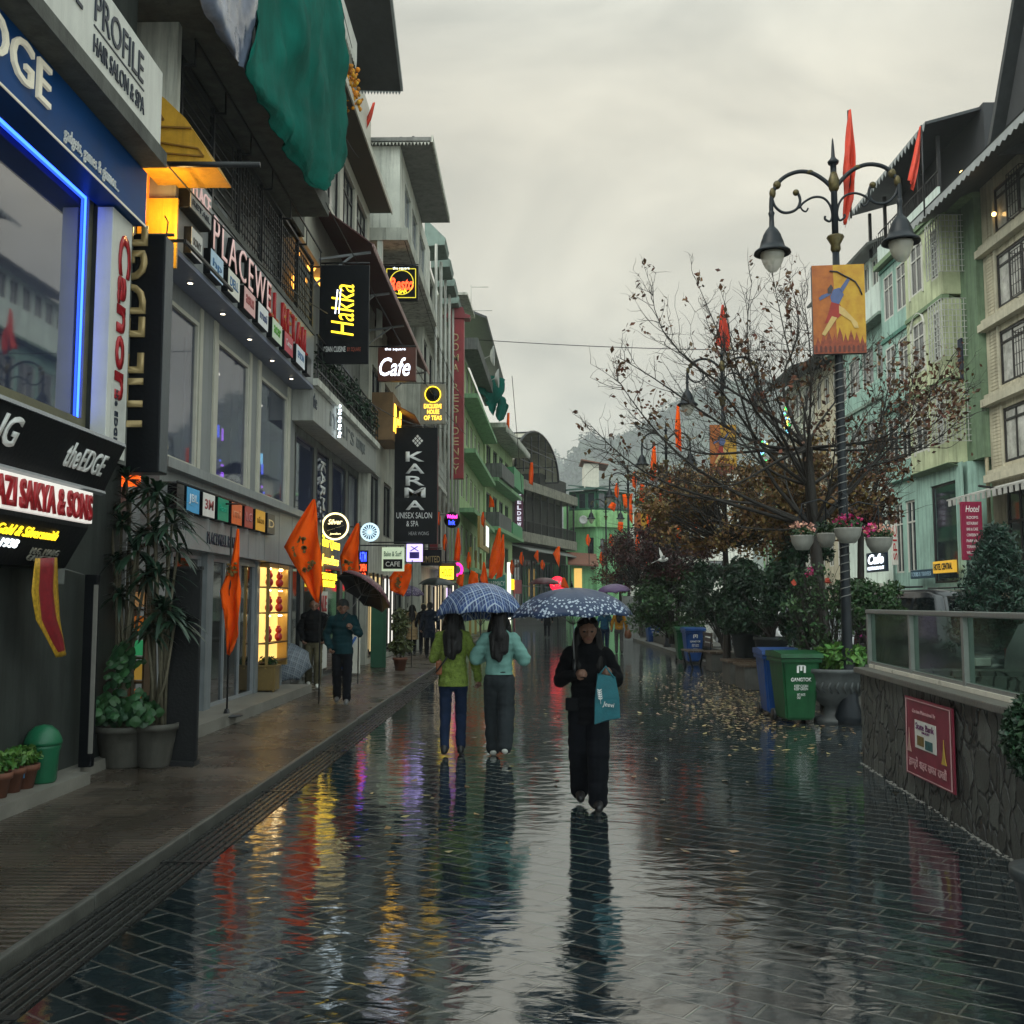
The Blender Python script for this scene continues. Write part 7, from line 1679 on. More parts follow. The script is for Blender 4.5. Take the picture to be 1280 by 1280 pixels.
# ================================================================ parked vehicles on the road
def car(loc, rz, col, label, mname, tall=1.62, length=4.2, van=False):
    PM = M('car_' + mname, col, rough=.2, var=.06, scale=1, bump=0, ior=1.6); t = thing('parked_car', label, 'car', loc, rz, 'cars on the road behind the median'); Mx = WM[t.name]
    hl, hw, h = length / 2, .86, tall
    # front towards -y
    pr = [(-hl, .35), (-hl + .02, .62), (-hl + .1, .78), (-hl + 1.0, .95), (-hl + 1.65, h - .06), (-hl + 2.1, h), (hl - .9, h), (hl - .35, h - .12), (hl - .06, .98), (hl, .6), (hl - .03, .35)] if not van else [(-hl, .35), (-hl + .02, .7), (-hl + .15, .95), (-hl + .75, 1.1), (-hl + 1.35, h - .1), (-hl + 1.9, h), (hl - .5, h), (hl - .15, h - .1), (hl, 1.0), (hl, .6), (hl, .35)]
    bm = bmesh.new(); ring = []
    for sx in (-1, 1): ring.append([bm.verts.new((sx * (hw if z < 1.0 else hw - (z - 1.0) * .28), y, z)) for y, z in pr])
    n = len(pr); bm.faces.new(ring[0]); bm.faces.new(ring[1][::-1])
    for i in range(n): bm.faces.new((ring[0][i], ring[1][i], ring[1][(i + 1) % n], ring[0][(i + 1) % n]))
    bmesh.ops.recalc_face_normals(bm, faces=bm.faces); bmesh.ops.bevel(bm, geom=bm.edges[:], offset=.06, segments=3, affect='EDGES', clamp_overlap=True)
    mb = MB(Mx); mb.smooth = True; mb.bm(bm); mb.build('body', PM, t)
    i0 = 3; gl_ = M('car_glass', (.01, .014, .016), rough=.05, bump=0, ior=1.7)
    def shell(pts, nm, mat): mb = MB(Mx); mb.poly(pts) if len(pts) == 4 else mb.poly(pts); return mb.build(nm, mat, t)
    def wx(z): return hw - max(0, z - 1.0) * .28
    a, b = V((0, pr[3][0], pr[3][1])), V((0, pr[4][0], pr[4][1])); d = (b - a); nrm = V((0, -d.z, d.y)).normalized() * .012
    q = [(a + d * .1), (a + d * .95)]; mb = MB(Mx); mb.slab([V((-wx(q[0].z) + .09, q[0].y, q[0].z)) + nrm * .2, V((wx(q[0].z) - .09, q[0].y, q[0].z)) + nrm * .2, V((wx(q[1].z) - .1, q[1].y, q[1].z)) + nrm * .2, V((-wx(q[1].z) + .1, q[1].y, q[1].z)) + nrm * .2], nrm); mb.build('windscreen', gl_, t)
    a, b = V((0, pr[8][0], pr[8][1])), V((0, pr[7][0], pr[7][1])); d = b - a; nrm = V((0, d.z, -d.y)).normalized() * .012; q = [a + d * .1, a + d * .95]
    mb = MB(Mx); mb.slab([V((-.62, q[0].y, q[0].z)) + nrm * .2, V((.62, q[0].y, q[0].z)) + nrm * .2, V((.55, q[1].y, q[1].z)) + nrm * .2, V((-.55, q[1].y, q[1].z)) + nrm * .2], nrm); mb.build('rear_window', gl_, t)
    for sx in (-1, 1):
        for (ya_, yb2, yc_, yd_) in ((pr[4][0] - .3, -.05, -.05, pr[4][0] + .22), (.05, hl - .75 if not van else hl - .4, hl - .95 if not van else hl - .55, .05)):
            z0, z1 = 1.02, h - .16; mb = MB(Mx); off = .012 * sx
            mb.slab([(sx * wx(z0), ya_, z0), (sx * wx(z0), yb2, z0), (sx * wx(z1), yc_, z1), (sx * wx(z1), yd_, z1)], (off, 0, 0)); mb.build('side_window', gl_, t)
        for y in (-hl + .8, hl - .8):
            mb = MB(Mx); mb.lathe((sx * (hw - .1) - .1, y, .32), [(0, 0), (.2, 0), (.31, .01), (.32, .04), (.32, .17), (.31, .2), (.2, .2), (0, .2)], 20, axis='X'); w_ = mb.build('wheel', DARKM, t)
            mb = MB(Mx); mb.lathe((sx * (hw + .005) - .01, y, .32), [(0, 0), (.19, 0), (.19, .02), (0, .02)], 14, axis='X'); mb.build('rim', ALU, w_)
        mb = MB(Mx); mb.bbox(sx * .66 - .14, sx * .66 + .14, -hl - .012, -hl + .1, .66, .8, .02); mb.build('headlight', M('headlight_glass', (.6, .6, .55), rough=.1, bump=0), t)
        mb = MB(Mx); mb.bbox(sx * .7 - .1, sx * .7 + .1, hl - .1, hl + .012, .75, .98, .02); mb.build('tail_light', M('tail_red', (.2, .01, .01), rough=.2, bump=0), t)
        mb = MB(Mx); mb.bbox(sx * (hw + .12) - .09, sx * (hw + .12) + .09, -hl + 1.35, -hl + 1.45, .98, 1.12, .02); mb.build('mirror', PM, t)
        if van: mb = MB(Mx); mb.tube([(sx * .62, -hl + 2.0, h + .05), (sx * .62, hl - .6, h + .05)], .02, 6); mb.build('roof_rail', DARKM, t)
    mb = MB(Mx); mb.box(-.55, .55, -hl - .01, -hl + .02, .42, .62); mb.build('grille', DARKM, t)
    mb = MB(Mx); mb.box(-.26, .26, hl, hl + .014, .62, .74); mb.box(-.26, .26, -hl - .018, -hl - .01, .42, .54); mb.build('number_plate', WHITEP, t)
    return t
car((8.1, 20.2, 0), R(8), (.016, .02, .024), 'dark people carrier with roof rails behind the glass topped wall', 'dark', tall=2.0, length=4.6, van=True)
car((7.75, 30, 0), R(3), (.55, .56, .56), 'white car seen between the pots and shrubs', 'white')
car((7.5, 25.0, 0), R(0), (.4, .42, .43), 'silver car behind the thorny shrub and green bin', 'silver')
car((7.7, 36.5, 0), R(0), (.5, .5, .5), 'pale car further back behind the evergreen shrubs', 'pale', tall=1.5)
car((8.9, 15.4, 0), R(4), (.3, .31, .32), 'grey car close behind the glass panels at right', 'grey', tall=1.55)
# ================================================================ figures
def cone_(mb, p0, r0, p1, r1, fy=1.0, n=12):
    """tapered capsule; fy flattens it front to back"""
    p0, p1 = V(p0), V(p1); d = p1 - p0; L_ = d.length
    d = d.normalized() if L_ > 1e-6 else V((0, 0, 1)); a = V((1, 0, 0)) if abs(d.x) < .9 else V((0, 1, 0)); u = (a - d * a.dot(d)).normalized(); w = d.cross(u); vs = []; fs = []; rows = []
    for k in range(5): t = -PI / 2 + PI / 2 * k / 4; rows.append((p0 + d * r0 * math.sin(t), r0 * math.cos(t)))
    for k in range(5): t = PI / 2 * k / 4; rows.append((p1 + d * r1 * math.sin(t), r1 * math.cos(t)))
    for c, r in rows:
        for k in range(n):
            t = 2 * PI * k / n; o = u * math.cos(t) * r + w * math.sin(t) * r; o.y *= fy; vs.append(c + o)
    for i in range(len(rows) - 1):
        for k in range(n): fs.append((i * n + k, i * n + (k + 1) % n, (i + 1) * n + (k + 1) % n, (i + 1) * n + k))
    fs.append(tuple(range(n))[::-1]); fs.append(tuple((len(rows) - 1) * n + k for k in range(n)))
    mb.add(vs, fs)
def fuse(name, caps, mat, parent, vox=.012, wr=0.0, wscale=9, smooth=4, cut=None, seed=0, zs=1.6):
    """one continuous surface grown over the capsules"""
    mb = MB()
    for c in caps: cone_(mb, *c)
    me = mb.mesh(name); ob = bpy.data.objects.new(name, me); COL.objects.link(ob)
    m = ob.modifiers.new('r', 'REMESH'); m.mode = 'VOXEL'; m.voxel_size = vox
    m = ob.modifiers.new('s', 'SMOOTH'); m.factor = .5; m.iterations = smooth
    dg = bpy.context.evaluated_depsgraph_get(); dg.update(); m2 = bpy.data.meshes.new_from_object(ob.evaluated_get(dg), depsgraph=dg)
    bpy.data.objects.remove(ob); m2.materials.clear(); m2.name = name
    if wr:
        ns = [v.normal.copy() for v in m2.vertices]
        for v, n in zip(m2.vertices, ns):
            q = mnoise.noise(V((v.co.x * wscale, v.co.y * wscale, v.co.z * wscale * zs + seed))) + .6 * mnoise.noise(V((v.co.x * wscale * .6 + 5, v.co.y * wscale * .6, v.co.z * wscale * 2.1 * zs + seed)))
            v.co += n * q * wr
    if cut is not None:
        bm = bmesh.new(); bm.from_mesh(m2)
        lim = cut[1]; fsel = [f_ for f_ in bm.faces if abs(f_.calc_center_median().x) < lim and f_.calc_center_median().z < cut[0] + .1]; es = {e_ for f_ in fsel for e_ in f_.edges}; vs_ = {v_ for f_ in fsel for v_ in f_.verts}
        bmesh.ops.bisect_plane(bm, geom=list(vs_) + list(es) + fsel, plane_co=(0, 0, cut[0]), plane_no=(0, 0, 1), clear_inner=True); bm.to_mesh(m2); bm.free()
    m2.transform(WM[parent.name])
    return link_mesh(name, m2, mat, parent, smooth=True)
SKIN = M('skin', (.17, .085, .055), rough=.5, var=.1, scale=20, bump=0); HAIR = M('black_hair', (.007, .006, .006), rough=.45, var=.5, scale=30, bump=.3, bscale=90, spec=.25)
def cloth(n, c, **k): return M('cloth_' + n, c, rough=k.get('rough', .85), var=k.get('var', .3), scale=k.get('scale', 8), bump=k.get('bump', .35), bscale=k.get('bscale', 160), c2=k.get('c2'), spec=.12)
def hand_caps(w, d, nrm, side, curl=1.0, s=1.0):
    """palm, four unequal bent fingers and a thumb; d = forearm direction, nrm = palm direction"""
    w, d, nrm = V(w), V(d).normalized(), V(nrm); nrm = (nrm - d * nrm.dot(d)).normalized(); x = d.cross(nrm) * side; out = []
    pe = w + d * .075 * s
    out.append((w, .021 * s, pe, .024 * s)); 
    for k, ln in enumerate((.066, .075, .07, .055)):
        o = pe + x * (.027 - .018 * k) * s; out.append((w + x * (.012 - .008 * k), .014 * s, o, .0105 * s))
        d1 = (d * math.cos(.7 * curl) + nrm * math.sin(.7 * curl)); d2 = (d * math.cos(1.9 * curl) + nrm * math.sin(1.9 * curl)); j = o + d1 * ln * .5 * s; out.append((o, .0095 * s, j, .009 * s)); out.append((j, .009 * s, j + d2 * ln * .5 * s, .0075 * s))
    b = w + d * .025 * s + x * .022 * s; m_ = b + (d * .5 + x * .6 + nrm * .5).normalized() * .035 * s; out += [(b, .012 * s, m_, .011 * s), (m_, .011 * s, m_ + (d * .7 - x * .1 + nrm * .6).normalized() * .03 * s, .0085 * s)]
    return out
def person(loc, rz, label, H=1.65, top=None, bottom=None, shoe=None, hair='long', stepL=.0, stepR=.0, armL=None, armR=None, topz=.84, coat=None, wide=1.0, hairmat=None, lift=(0, 0), near=True, build=1.0, sleeve=1.0, hood=False, seed=0, leg_spread=.085, cap=None, strap=None, sole=None):
    """facing -Y at rz = 0; L/R are the viewer's left/right when it faces the camera; arms = (elbow, wrist, palm direction)"""
    t = thing('person', label, 'person', loc, rz, 'people walking in the street'); k = H / 1.65; S = lambda *p: V(p) * k; b = build
    hz, sz = .86, 1.345
    hipL, hipR = S(-.085, 0, hz), S(.085, 0, hz)
    ankL, ankR = S(-leg_spread, stepL, .085 + lift[0]), S(leg_spread, stepR, .085 + lift[1])
    knL = (hipL + ankL) / 2 + V((0, -.035 - abs(stepL) * .12, .0)); knR = (hipR + ankR) / 2 + V((0, -.035 - abs(stepR) * .12, .0))
    shL, shR = S(-.148 * b, 0, sz - .012), S(.148 * b, 0, sz - .012)
    armL = armL or ((-.24, .02, 1.08), (-.27, -.04, .86), (1, 0, 0)); armR = armR or ((.24, .02, 1.08), (.27, -.04, .86), (-1, 0, 0))
    eL, wL, eR, wR = S(*armL[0]), S(*armL[1]), S(*armR[0]), S(*armR[1])
    hc = S(0, -.015, 1.53)
    caps = [(S(0, .005, 1.555), .088 * k, S(0, -.01, 1.535), .087 * k, 1.12), (S(0, -.03, 1.48), .058 * k, S(0, -.045, 1.45), .042 * k), (S(0, .01, 1.36), .055 * k, S(0, -.005, 1.47), .05 * k),
            (S(0, -.098, 1.53), .012 * k, S(0, -.115, 1.505), .016 * k), (S(-.022, -.085, 1.463), .016 * k, S(.022, -.085, 1.463), .016 * k), (S(-.088, 0, 1.535), .014, S(-.092, .008, 1.51), .012), (S(.088, 0, 1.535), .014, S(.092, .008, 1.51), .012),
            (S(-.04, -.082, 1.555), .012, S(.04, -.082, 1.555), .012),
            (S(0, 0, 1.28), .13 * k, S(0, 0, 1.05), .11 * k, .7), (S(0, 0, 1.05), .11 * k, S(0, 0, .92), .12 * k, .75), (shL, .045, shR, .045, .8),
            (shL, .045 * k, eL, .038 * k), (eL, .036 * k, wL, .025 * k), (shR, .045 * k, eR, .038 * k), (eR, .036 * k, wR, .025 * k), (hipL, .075 * k, knL, .052 * k), (knL, .05 * k, ankL, .035 * k), (hipR, .075 * k, knR, .052 * k), (knR, .05 * k, ankR, .035 * k)]
    caps += hand_caps(wL, wL - eL, V(armL[2]), -1, s=k) + hand_caps(wR, wR - eR, V(armR[2]), 1, s=k)
    fuse('body', caps, SKIN, t, .0065 if near else .011, smooth=2)
    Mx = WM[t.name]
    def mk(nm, mat, fn): mb = MB(Mx); fn(mb); return mb.build(nm, mat, t)
    for sx in (-1, 1): mk('eye', M('eye_dark', (.012, .01, .01), rough=.2, bump=0), lambda mb: mb.ball(S(sx * .033, -.094, 1.53), (.014, .007, .008), 8, 6))
    mk('mouth', M('lip', (.16, .05, .045), rough=.5, bump=0), lambda mb: mb.ball(S(0, -.1, 1.465), (.022, .008, .007), 8, 6))
    # trousers
    wd = wide
    tr = [(S(0, .005, .95), .135 * k * b, S(0, .005, .86), .14 * k * b, .78), (hipL, .086 * k * (.7 + .3 * wd), knL, .07 * k * wd), (hipR, .086 * k * (.7 + .3 * wd), knR, .07 * k * wd), (knL, .07 * k * wd, ankL + V((0, 0, .0)), .058 * k * wd), (knR, .07 * k * wd, ankR + V((0, 0, .0)), .058 * k * wd)]
    fuse('trousers', tr, bottom, t, .011, wr=.009, wscale=7, seed=seed, smooth=3)
    # shoes
    for ank, li in ((ankL, lift[0]), (ankR, lift[1])):
        pitch = li * 3.2; toe = V((0, -.15, -.045 - pitch * .06)) * k; heel = V((0, .045, -.04 + pitch * .05)) * k
        sh = fuse('shoe', [(ank + V((0, 0, .03)), .042, ank + heel, .042), (ank + heel, .04, ank + toe * .6, .042), (ank + toe * .6, .042, ank + toe, .036)], shoe, t, .009, smooth=2)
        if sole: fuse('sole', [(ank + heel + V((0, 0, -.024)), .026, ank + toe + V((0, 0, -.018)), .024)], sole, t, .012, smooth=1)
    # top garment
    zt = topz
    tp = [(S(0, .0, 1.3), .155 * k * b, S(0, .0, 1.1), .145 * k * b, .78), (S(0, 0, 1.1), .145 * k * b, S(0, 0, zt - .04), (.15 if not coat else .17) * k * b, .8), (shL, .058 * k * b, shR, .058 * k * b, .95), (shL, .052 * k, S(0, .01, 1.41), .056 * k, .95), (shR, .052 * k, S(0, .01, 1.41), .056 * k, .95), (S(0, .0, 1.33), .09 * k, S(0, .0, 1.41), .066 * k),
          (shL, .06 * k * sleeve * b, eL, .06 * k * sleeve), (eL, .06 * k * sleeve, wL, .043 * k * sleeve), (shR, .06 * k * sleeve * b, eR, .06 * k * sleeve), (eR, .06 * k * sleeve, wR, .043 * k * sleeve)]
    if coat: tp.append((S(0, 0, .95), .16 * k * b, S(0, 0, zt - .08), .19 * k * b, .8))
    if hood: tp += [(S(0, .05, 1.42), .1 * k, S(0, .06, 1.5), .1 * k), (S(0, .04, 1.5), .108 * k, S(0, .015, 1.58), .106 * k)]
    fuse('jacket' if coat is None else 'coat', tp, top, t, .011, wr=.016, wscale=7.5, seed=seed + 3, smooth=3, cut=(zt * k, (.2 if coat is None else .23) * k * b))
    hm = hairmat or HAIR
    if hair == 'long':
        hp = [(S(0, .02, 1.575), .099 * k, S(0, .025, 1.53), .1 * k, 1.05), (S(0, .07, 1.52), .085 * k, S(0, .11, 1.36), .085 * k, .7), (S(-.05, .11, 1.36), .07 * k, S(-.06, .14, 1.2), .05 * k, .6), (S(.05, .11, 1.36), .07 * k, S(.05, .15, 1.15), .045 * k, .6), (S(0, .12, 1.3), .075 * k, S(0, .15, 1.12), .045 * k, .6), (S(-.08, .0, 1.54), .035, S(-.1, -.03, 1.38), .045), (S(-.1, -.03, 1.38), .045, S(-.09, -.08, 1.22), .04), (S(.08, .0, 1.54), .035, S(.1, -.03, 1.38), .045), (S(.1, -.03, 1.38), .045, S(.09, -.08, 1.22), .04), (S(-.06, -.03, 1.6), .035, S(.06, -.03, 1.6), .035)]
        fuse('hair', hp, hm, t, .009, wr=.009, wscale=38, seed=seed, zs=.09, smooth=2)
    elif hair == 'short':
        fuse('hair', [(S(0, .03, 1.58), .094 * k, S(0, .03, 1.545), .094 * k, 1.08), (S(0, .06, 1.52), .07, S(0, .06, 1.49), .06)], hm, t, .01, wr=.006, wscale=25)
    if cap:
        fuse('cap', [(S(0, .015, 1.585), .097 * k, S(0, .015, 1.58), .1 * k, 1.12), (S(0, -.09, 1.585), .03, S(0, -.16, 1.575), .012)], cap, t, .01, smooth=2)
    if strap: mk('strap', strap[0], lambda mb: mb.tube([S(*p) for p in strap[1]], .011, 6))
    return t
# ---------------------------------------------------------------- umbrellas
def fabric(name, build):
    m = bpy.data.materials.new(name); m.use_nodes = True; nt = m.node_tree; b = nt.nodes['Principled BSDF']; b.inputs['Roughness'].default_value = .4; b.inputs['Specular IOR Level'].default_value = .3
    tc = nd(nt, 'ShaderNodeTexCoord'); col = build(nt, tc.outputs['Object']); nt.links.new(col, b.inputs['Base Color'])
    n = nd(nt, 'ShaderNodeTexNoise', Scale=14, Detail=3); nt.links.new(tc.outputs['Object'], n.inputs['Vector']); bp = nd(nt, 'ShaderNodeBump', Strength=.25, Distance=.01); nt.links.new(n.outputs['Fac'], bp.inputs['Height']); nt.links.new(bp.outputs['Normal'], b.inputs['Normal'])
    return m
def mth(nt, op, a, b=None):
    n = nd(nt, 'ShaderNodeMath', _operation=op)
    for i, x in enumerate((a, b)):
        if x is None: continue
        if isinstance(x, (int, float)): n.inputs[i].default_value = x
        else: nt.links.new(x, n.inputs[i])
    return n.outputs[0]
def mixc(nt, f, a, b):
    n = nd(nt, 'ShaderNodeMix', _data_type='RGBA'); 
    nt.links.new(f, n.inputs[0]) if not isinstance(f, float) else None
    for i, x in ((6, a), (7, b)):
        if isinstance(x, tuple): n.inputs[i].default_value = (*x, 1)
        else: nt.links.new(x, n.inputs[i])
    return n.outputs[2]
def tartan(base, line, pale, freq):
    def f(nt, vec):
        sp = nd(nt, 'ShaderNodeSeparateXYZ'); nt.links.new(vec, sp.inputs[0]); col = base
        for fr_, w_, c in ((freq / 3, .42, tuple(x * 1.7 for x in base)), (freq, .2, line), (freq / 3, .1, pale)):
            for ax in (0, 1): col = mixc(nt, mth(nt, 'MULTIPLY', mth(nt, 'LESS_THAN', mth(nt, 'FRACT', mth(nt, 'MULTIPLY', sp.outputs[ax], fr_)), w_), .75), col, c)
        return col
    return f
def spotted(base, spot, scale, thr, rim=None):
    def f(nt, vec):
        v = nd(nt, 'ShaderNodeTexVoronoi', Scale=scale); nt.links.new(vec, v.inputs['Vector']); n = nd(nt, 'ShaderNodeTexNoise', Scale=scale * 1.3, Detail=2); nt.links.new(vec, n.inputs['Vector'])
        msk = mth(nt, 'LESS_THAN', mth(nt, 'ADD', v.outputs['Distance'], mth(nt, 'MULTIPLY', n.outputs['Fac'], .5)), thr)
        if rim:
            sp = nd(nt, 'ShaderNodeSeparateXYZ'); nt.links.new(vec, sp.inputs[0]); r = mth(nt, 'SQRT', mth(nt, 'ADD', mth(nt, 'POWER', mth(nt, 'ABSOLUTE', sp.outputs[0]), 2.0), mth(nt, 'POWER', mth(nt, 'ABSOLUTE', sp.outputs[1]), 2.0)))
            msk = mth(nt, 'MULTIPLY', msk, mth(nt, 'GREATER_THAN', mth(nt, 'ADD', r, mth(nt, 'MULTIPLY', n.outputs['Fac'], .08)), rim))
        return mixc(nt, msk, base, spot)
    return f
def plain(c): return lambda nt, vec: mixc(nt, nd(nt, 'ShaderNodeTexNoise', Scale=3.0).outputs['Fac'], tuple(x * .7 for x in c), tuple(x * 1.2 for x in c))
STEEL = M('umbrella_steel', (.2, .2, .2), rough=.3, metal=.7, bump=0)
def umbrella(apex, tilt, R_, depth, mat, label, n=8, shaft=.75, inner=None, rot=0.0):
    """apex point, tilt = axis direction (up), open canopy with ribs, shaft and crook handle"""
    ax = V(tilt).normalized(); q = V((0, 0, 1)).rotation_difference(ax).to_matrix().to_4x4(); Mx = Matrix.Translation(V(apex)) @ q @ Matrix.Rotation(rot, 4, 'Z')
    t = thingM('umbrella', label, 'umbrella', Mx, 'open umbrellas in the rain'); vs = []; fs = []; SB, RG = 6, 10; N = n * SB
    def pt(i, k):
        s_ = i / RG; a = 2 * PI * k / N; u = (k % SB) / SB; sag = math.sin(PI * u); th = s_ * 1.25; r = R_ * math.sin(th) / math.sin(1.25) * (1 - .06 * sag * s_ - .05 * sag * s_ ** 6); z = -depth * (1 - math.cos(th)) / (1 - math.cos(1.25)) + .02 * sag * s_ ** 4 - .012 * sag * math.sin(PI * s_)
        return V((r * math.cos(a), r * math.sin(a), z))
    for i in range(RG + 1):
        for k in range(N): vs.append(pt(i, k))
    for i in range(RG):
        for k in range(N): fs.append((i * N + k, i * N + (k + 1) % N, (i + 1) * N + (k + 1) % N, (i + 1) * N + k))
    mb = MB(Mx); mb.smooth = True; mb.add(vs, fs); cn = mb.build('canopy', [inner or mat, mat], t); md = cn.modifiers.new('thickness', 'SOLIDIFY'); md.thickness = .003; md.offset = -1
    md.material_offset = 1
    mb = MB(Mx)
    for k in range(n): mb.tube([pt(i, k * SB) - V((0, 0, .008)) for i in range(RG + 1)], .004, 4); mb.tube([V((0, 0, -depth * 1.25)), pt(5, k * SB) - V((0, 0, .01))], .0035, 4); mb.tube([pt(RG, k * SB), pt(RG, k * SB) * 1.025], .006, 5)
    mb.build('ribs', STEEL, t)
    mb = MB(Mx); mb.tube([(0, 0, -shaft), (0, 0, .05)], .0065, 6); mb.build('shaft', STEEL, t); mb = MB(Mx); mb.tube([(0, 0, .01), (0, 0, .06)], [.012, .004], 8); mb.build('ferrule', DARKM, t)
    mb = MB(Mx); mb.tube([(0, 0, -shaft + .02), (0, 0, -shaft - .13)], .015, 8); mb.build('handle', DARKM, t)
    return t
BLK = cloth('black', (.006, .0065, .008)); BLKT = cloth('black_trouser', (.007, .008, .011)); JEAN = cloth('jeans', (.014, .024, .055)); DGREY = cloth('charcoal_denim', (.028, .034, .038)); LIME = cloth('lime_knit', (.16, .22, .045), var=.4, scale=30, bump=.8, bscale=60); MINTC = cloth('mint_sweat', (.15, .3, .265), var=.15)
SHB = M('black_shoe', (.008, .008, .009), rough=.4, bump=0); SHW = M('white_shoe', (.55, .55, .5), rough=.5, bump=0)
gp = lambda px, py, z=0.0: FZ(px, py, z)
# main woman in black
p = gp(736, 1008); X0, Y0 = p.x, p.y
SOLE = M('grey_sole', (.3, .3, .28), rough=.5, bump=0)
W1 = person((X0, Y0, 0), R(0), 'woman in black walking towards the camera with a patterned umbrella and teal bag', H=1.6, top=BLK, bottom=BLKT, shoe=SHB, sole=SOLE, hair='long', stepL=.16, stepR=-.16, lift=(.03, 0), wide=1.45, sleeve=1.12, build=1.06, topz=.72, armL=((-.25, .03, 1.1), (-.12, -.2, 1.16), (1, 0, 0)), armR=((.26, .05, 1.1), (.19, -.17, 1.17), (-1, -.2, 0)), leg_spread=.07, seed=1)
mb = MB(WM[W1.name]); mb.bbox(-.2, -.09, -.16, -.13, .82, .93, .012); mb.build('pocket', BLK, W1)
hnd = V((X0 - .12 * .97, Y0 - .27, 1.19)); apx = FY(715, 735, Y0 - .2)
umbrella(apx, (apx.x - hnd.x, -.0, 1.0 if True else 0), .535, .25, fabric('navy_blossom', spotted((.02, .038, .085), (.36, .42, .5), 34, .62, rim=.385)), 'navy umbrella with a band of white blossom held by the woman in black', shaft=.62, rot=.2)
# teal carrier bag
bc = V((X0 + .19, Y0 - .3, 1.12)); t = thing('carrier_bag', 'teal carrier bag with white sprig and script hanging from the woman in black', 'bag', (bc.x, bc.y, .7))
a_, b_, c_, d_ = FY(747, 842, bc.y), FY(769, 846, bc.y), FY(775, 897, bc.y), FY(743, 905, bc.y)
mb = MB(); g_pts = [[a_, a_.lerp(b_, .5), b_], [a_.lerp(d_, .5) + V((-.01, 0, 0)), (a_ + b_ + c_ + d_) / 4, b_.lerp(c_, .5) + V((.012, 0, 0))], [d_, d_.lerp(c_, .5) + V((0, 0, .01)), c_]]
TEALC = M('teal_fabric', (.006, .12, .15), rough=.5, var=.3, scale=8, bump=.2)
for sg in (-1, 1):
    for i in range(2):
        for j in range(2): mb.smooth = True; mb.add([g_pts[i][j] + V((0, sg * (.045 if (i, j) == (1, 1) else .03), 0)), g_pts[i][j + 1] + V((0, sg * (.045 if (i, j + 1) == (1, 1) else .03), 0)), g_pts[i + 1][j + 1] + V((0, sg * .03, 0)), g_pts[i + 1][j] + V((0, sg * .03, 0))], [(0, 1, 2, 3)])
loop = [a_, b_, b_.lerp(c_, .5) + V((.012, 0, 0)), c_, d_, a_.lerp(d_, .5) + V((-.01, 0, 0))]
for i in range(6): p_, q_ = loop[i], loop[(i + 1) % 6]; mb.quad(p_ + V((0, -.03, 0)), q_ + V((0, -.03, 0)), q_ + V((0, .03, 0)), p_ + V((0, .03, 0)))
mb.build('sack', TEALC, t)
mb = MB(); mb.tube([a_ + V((.01, -.03, -.01)), FY(757, 833, bc.y), b_ + V((-.01, -.03, -.01))], .009, 5); mb.build('handle', TEALC, t)
pu_ = (b_ - a_).normalized(); pv_ = V((0, 0, 1)); o_ = FY(753, 884, bc.y - .05); text('Jeevi', o_, pu_, pv_, .05, WHL, t, W=.1, shear=.3, ext=.002)
mb = MB(); s0 = FY(751, 880, bc.y - .045); s1 = FY(749, 862, bc.y - .045); mb.tube([s0, s1], .0025, 4)
for k in range(5):
    q_ = s0.lerp(s1, .3 + k * .15)
    for sg in (-1, 1): mb.slab([q_, q_ + V((sg * .014, 0, .005)), q_ + V((sg * .02, 0, .018)), q_ + V((sg * .006, 0, .012))], (0, -.002, 0))
mb.build('emblem', WHL, t)
# woman in lime cardigan and woman in mint, seen from behind (rz = pi: their left is the viewer's left)
p = gp(566, 944); X1, Y1 = p.x, p.y
person((X1, Y1, 0), R(180), 'woman in lime knit cardigan and blue jeans seen from behind', H=1.66, top=LIME, bottom=JEAN, shoe=SHB, hair='long', stepL=-.1, stepR=.12, wide=.95, sleeve=1.1, topz=.78, coat=True, lift=(0, .02), seed=4, armL=((-.25, .02, 1.08), (-.285, -.03, .86), (1, 0, 0)), armR=((.22, -.02, 1.1), (.14, -.2, 1.2), (-1, 0, 0)), strap=(DARKM, [(-.1, .085, 1.4), (-.03, .155, 1.27), (.08, .165, 1.08), (.17, .14, .96), (.2, .05, .93)]))
mb = MB(); c = FY(549, 832, Y1); mb.bbox(c.x - .03, c.x + .04, Y1 - .1, Y1 + .12, c.z - .1, c.z + .06, .02); mb.build('handbag', M('tan_leather', (.22, .07, .025), rough=.45), label='small tan handbag at the hip of the woman in lime cardigan', cat='bag')
p = gp(624, 946); X2, Y2 = p.x, p.y
person((X2, Y2, 0), R(180), 'woman in mint sweatshirt and wide charcoal trousers seen from behind', H=1.64, top=MINTC, bottom=DGREY, shoe=SHW, hair='long', stepL=.16, stepR=-.12, wide=1.45, sleeve=1.25, topz=.93, lift=(.05, 0), seed=9, armL=((-.29, -.02, 1.1), (-.1, -.2, 1.18), (1, 0, 0)), armR=((.28, -.02, 1.1), (.1, -.22, 1.16), (-1, 0, 0)), build=1.05, leg_spread=.07)
a_ = FY(600, 729, Y1 + .15); umbrella(a_, (-.02, .1, 1), .545, .4, fabric('blue_tartan', tartan((.012, .032, .11), (.2, .26, .36), (.34, .4, .48), 30)), 'blue tartan umbrella shared by the two women seen from behind', shaft=.72, rot=.39)
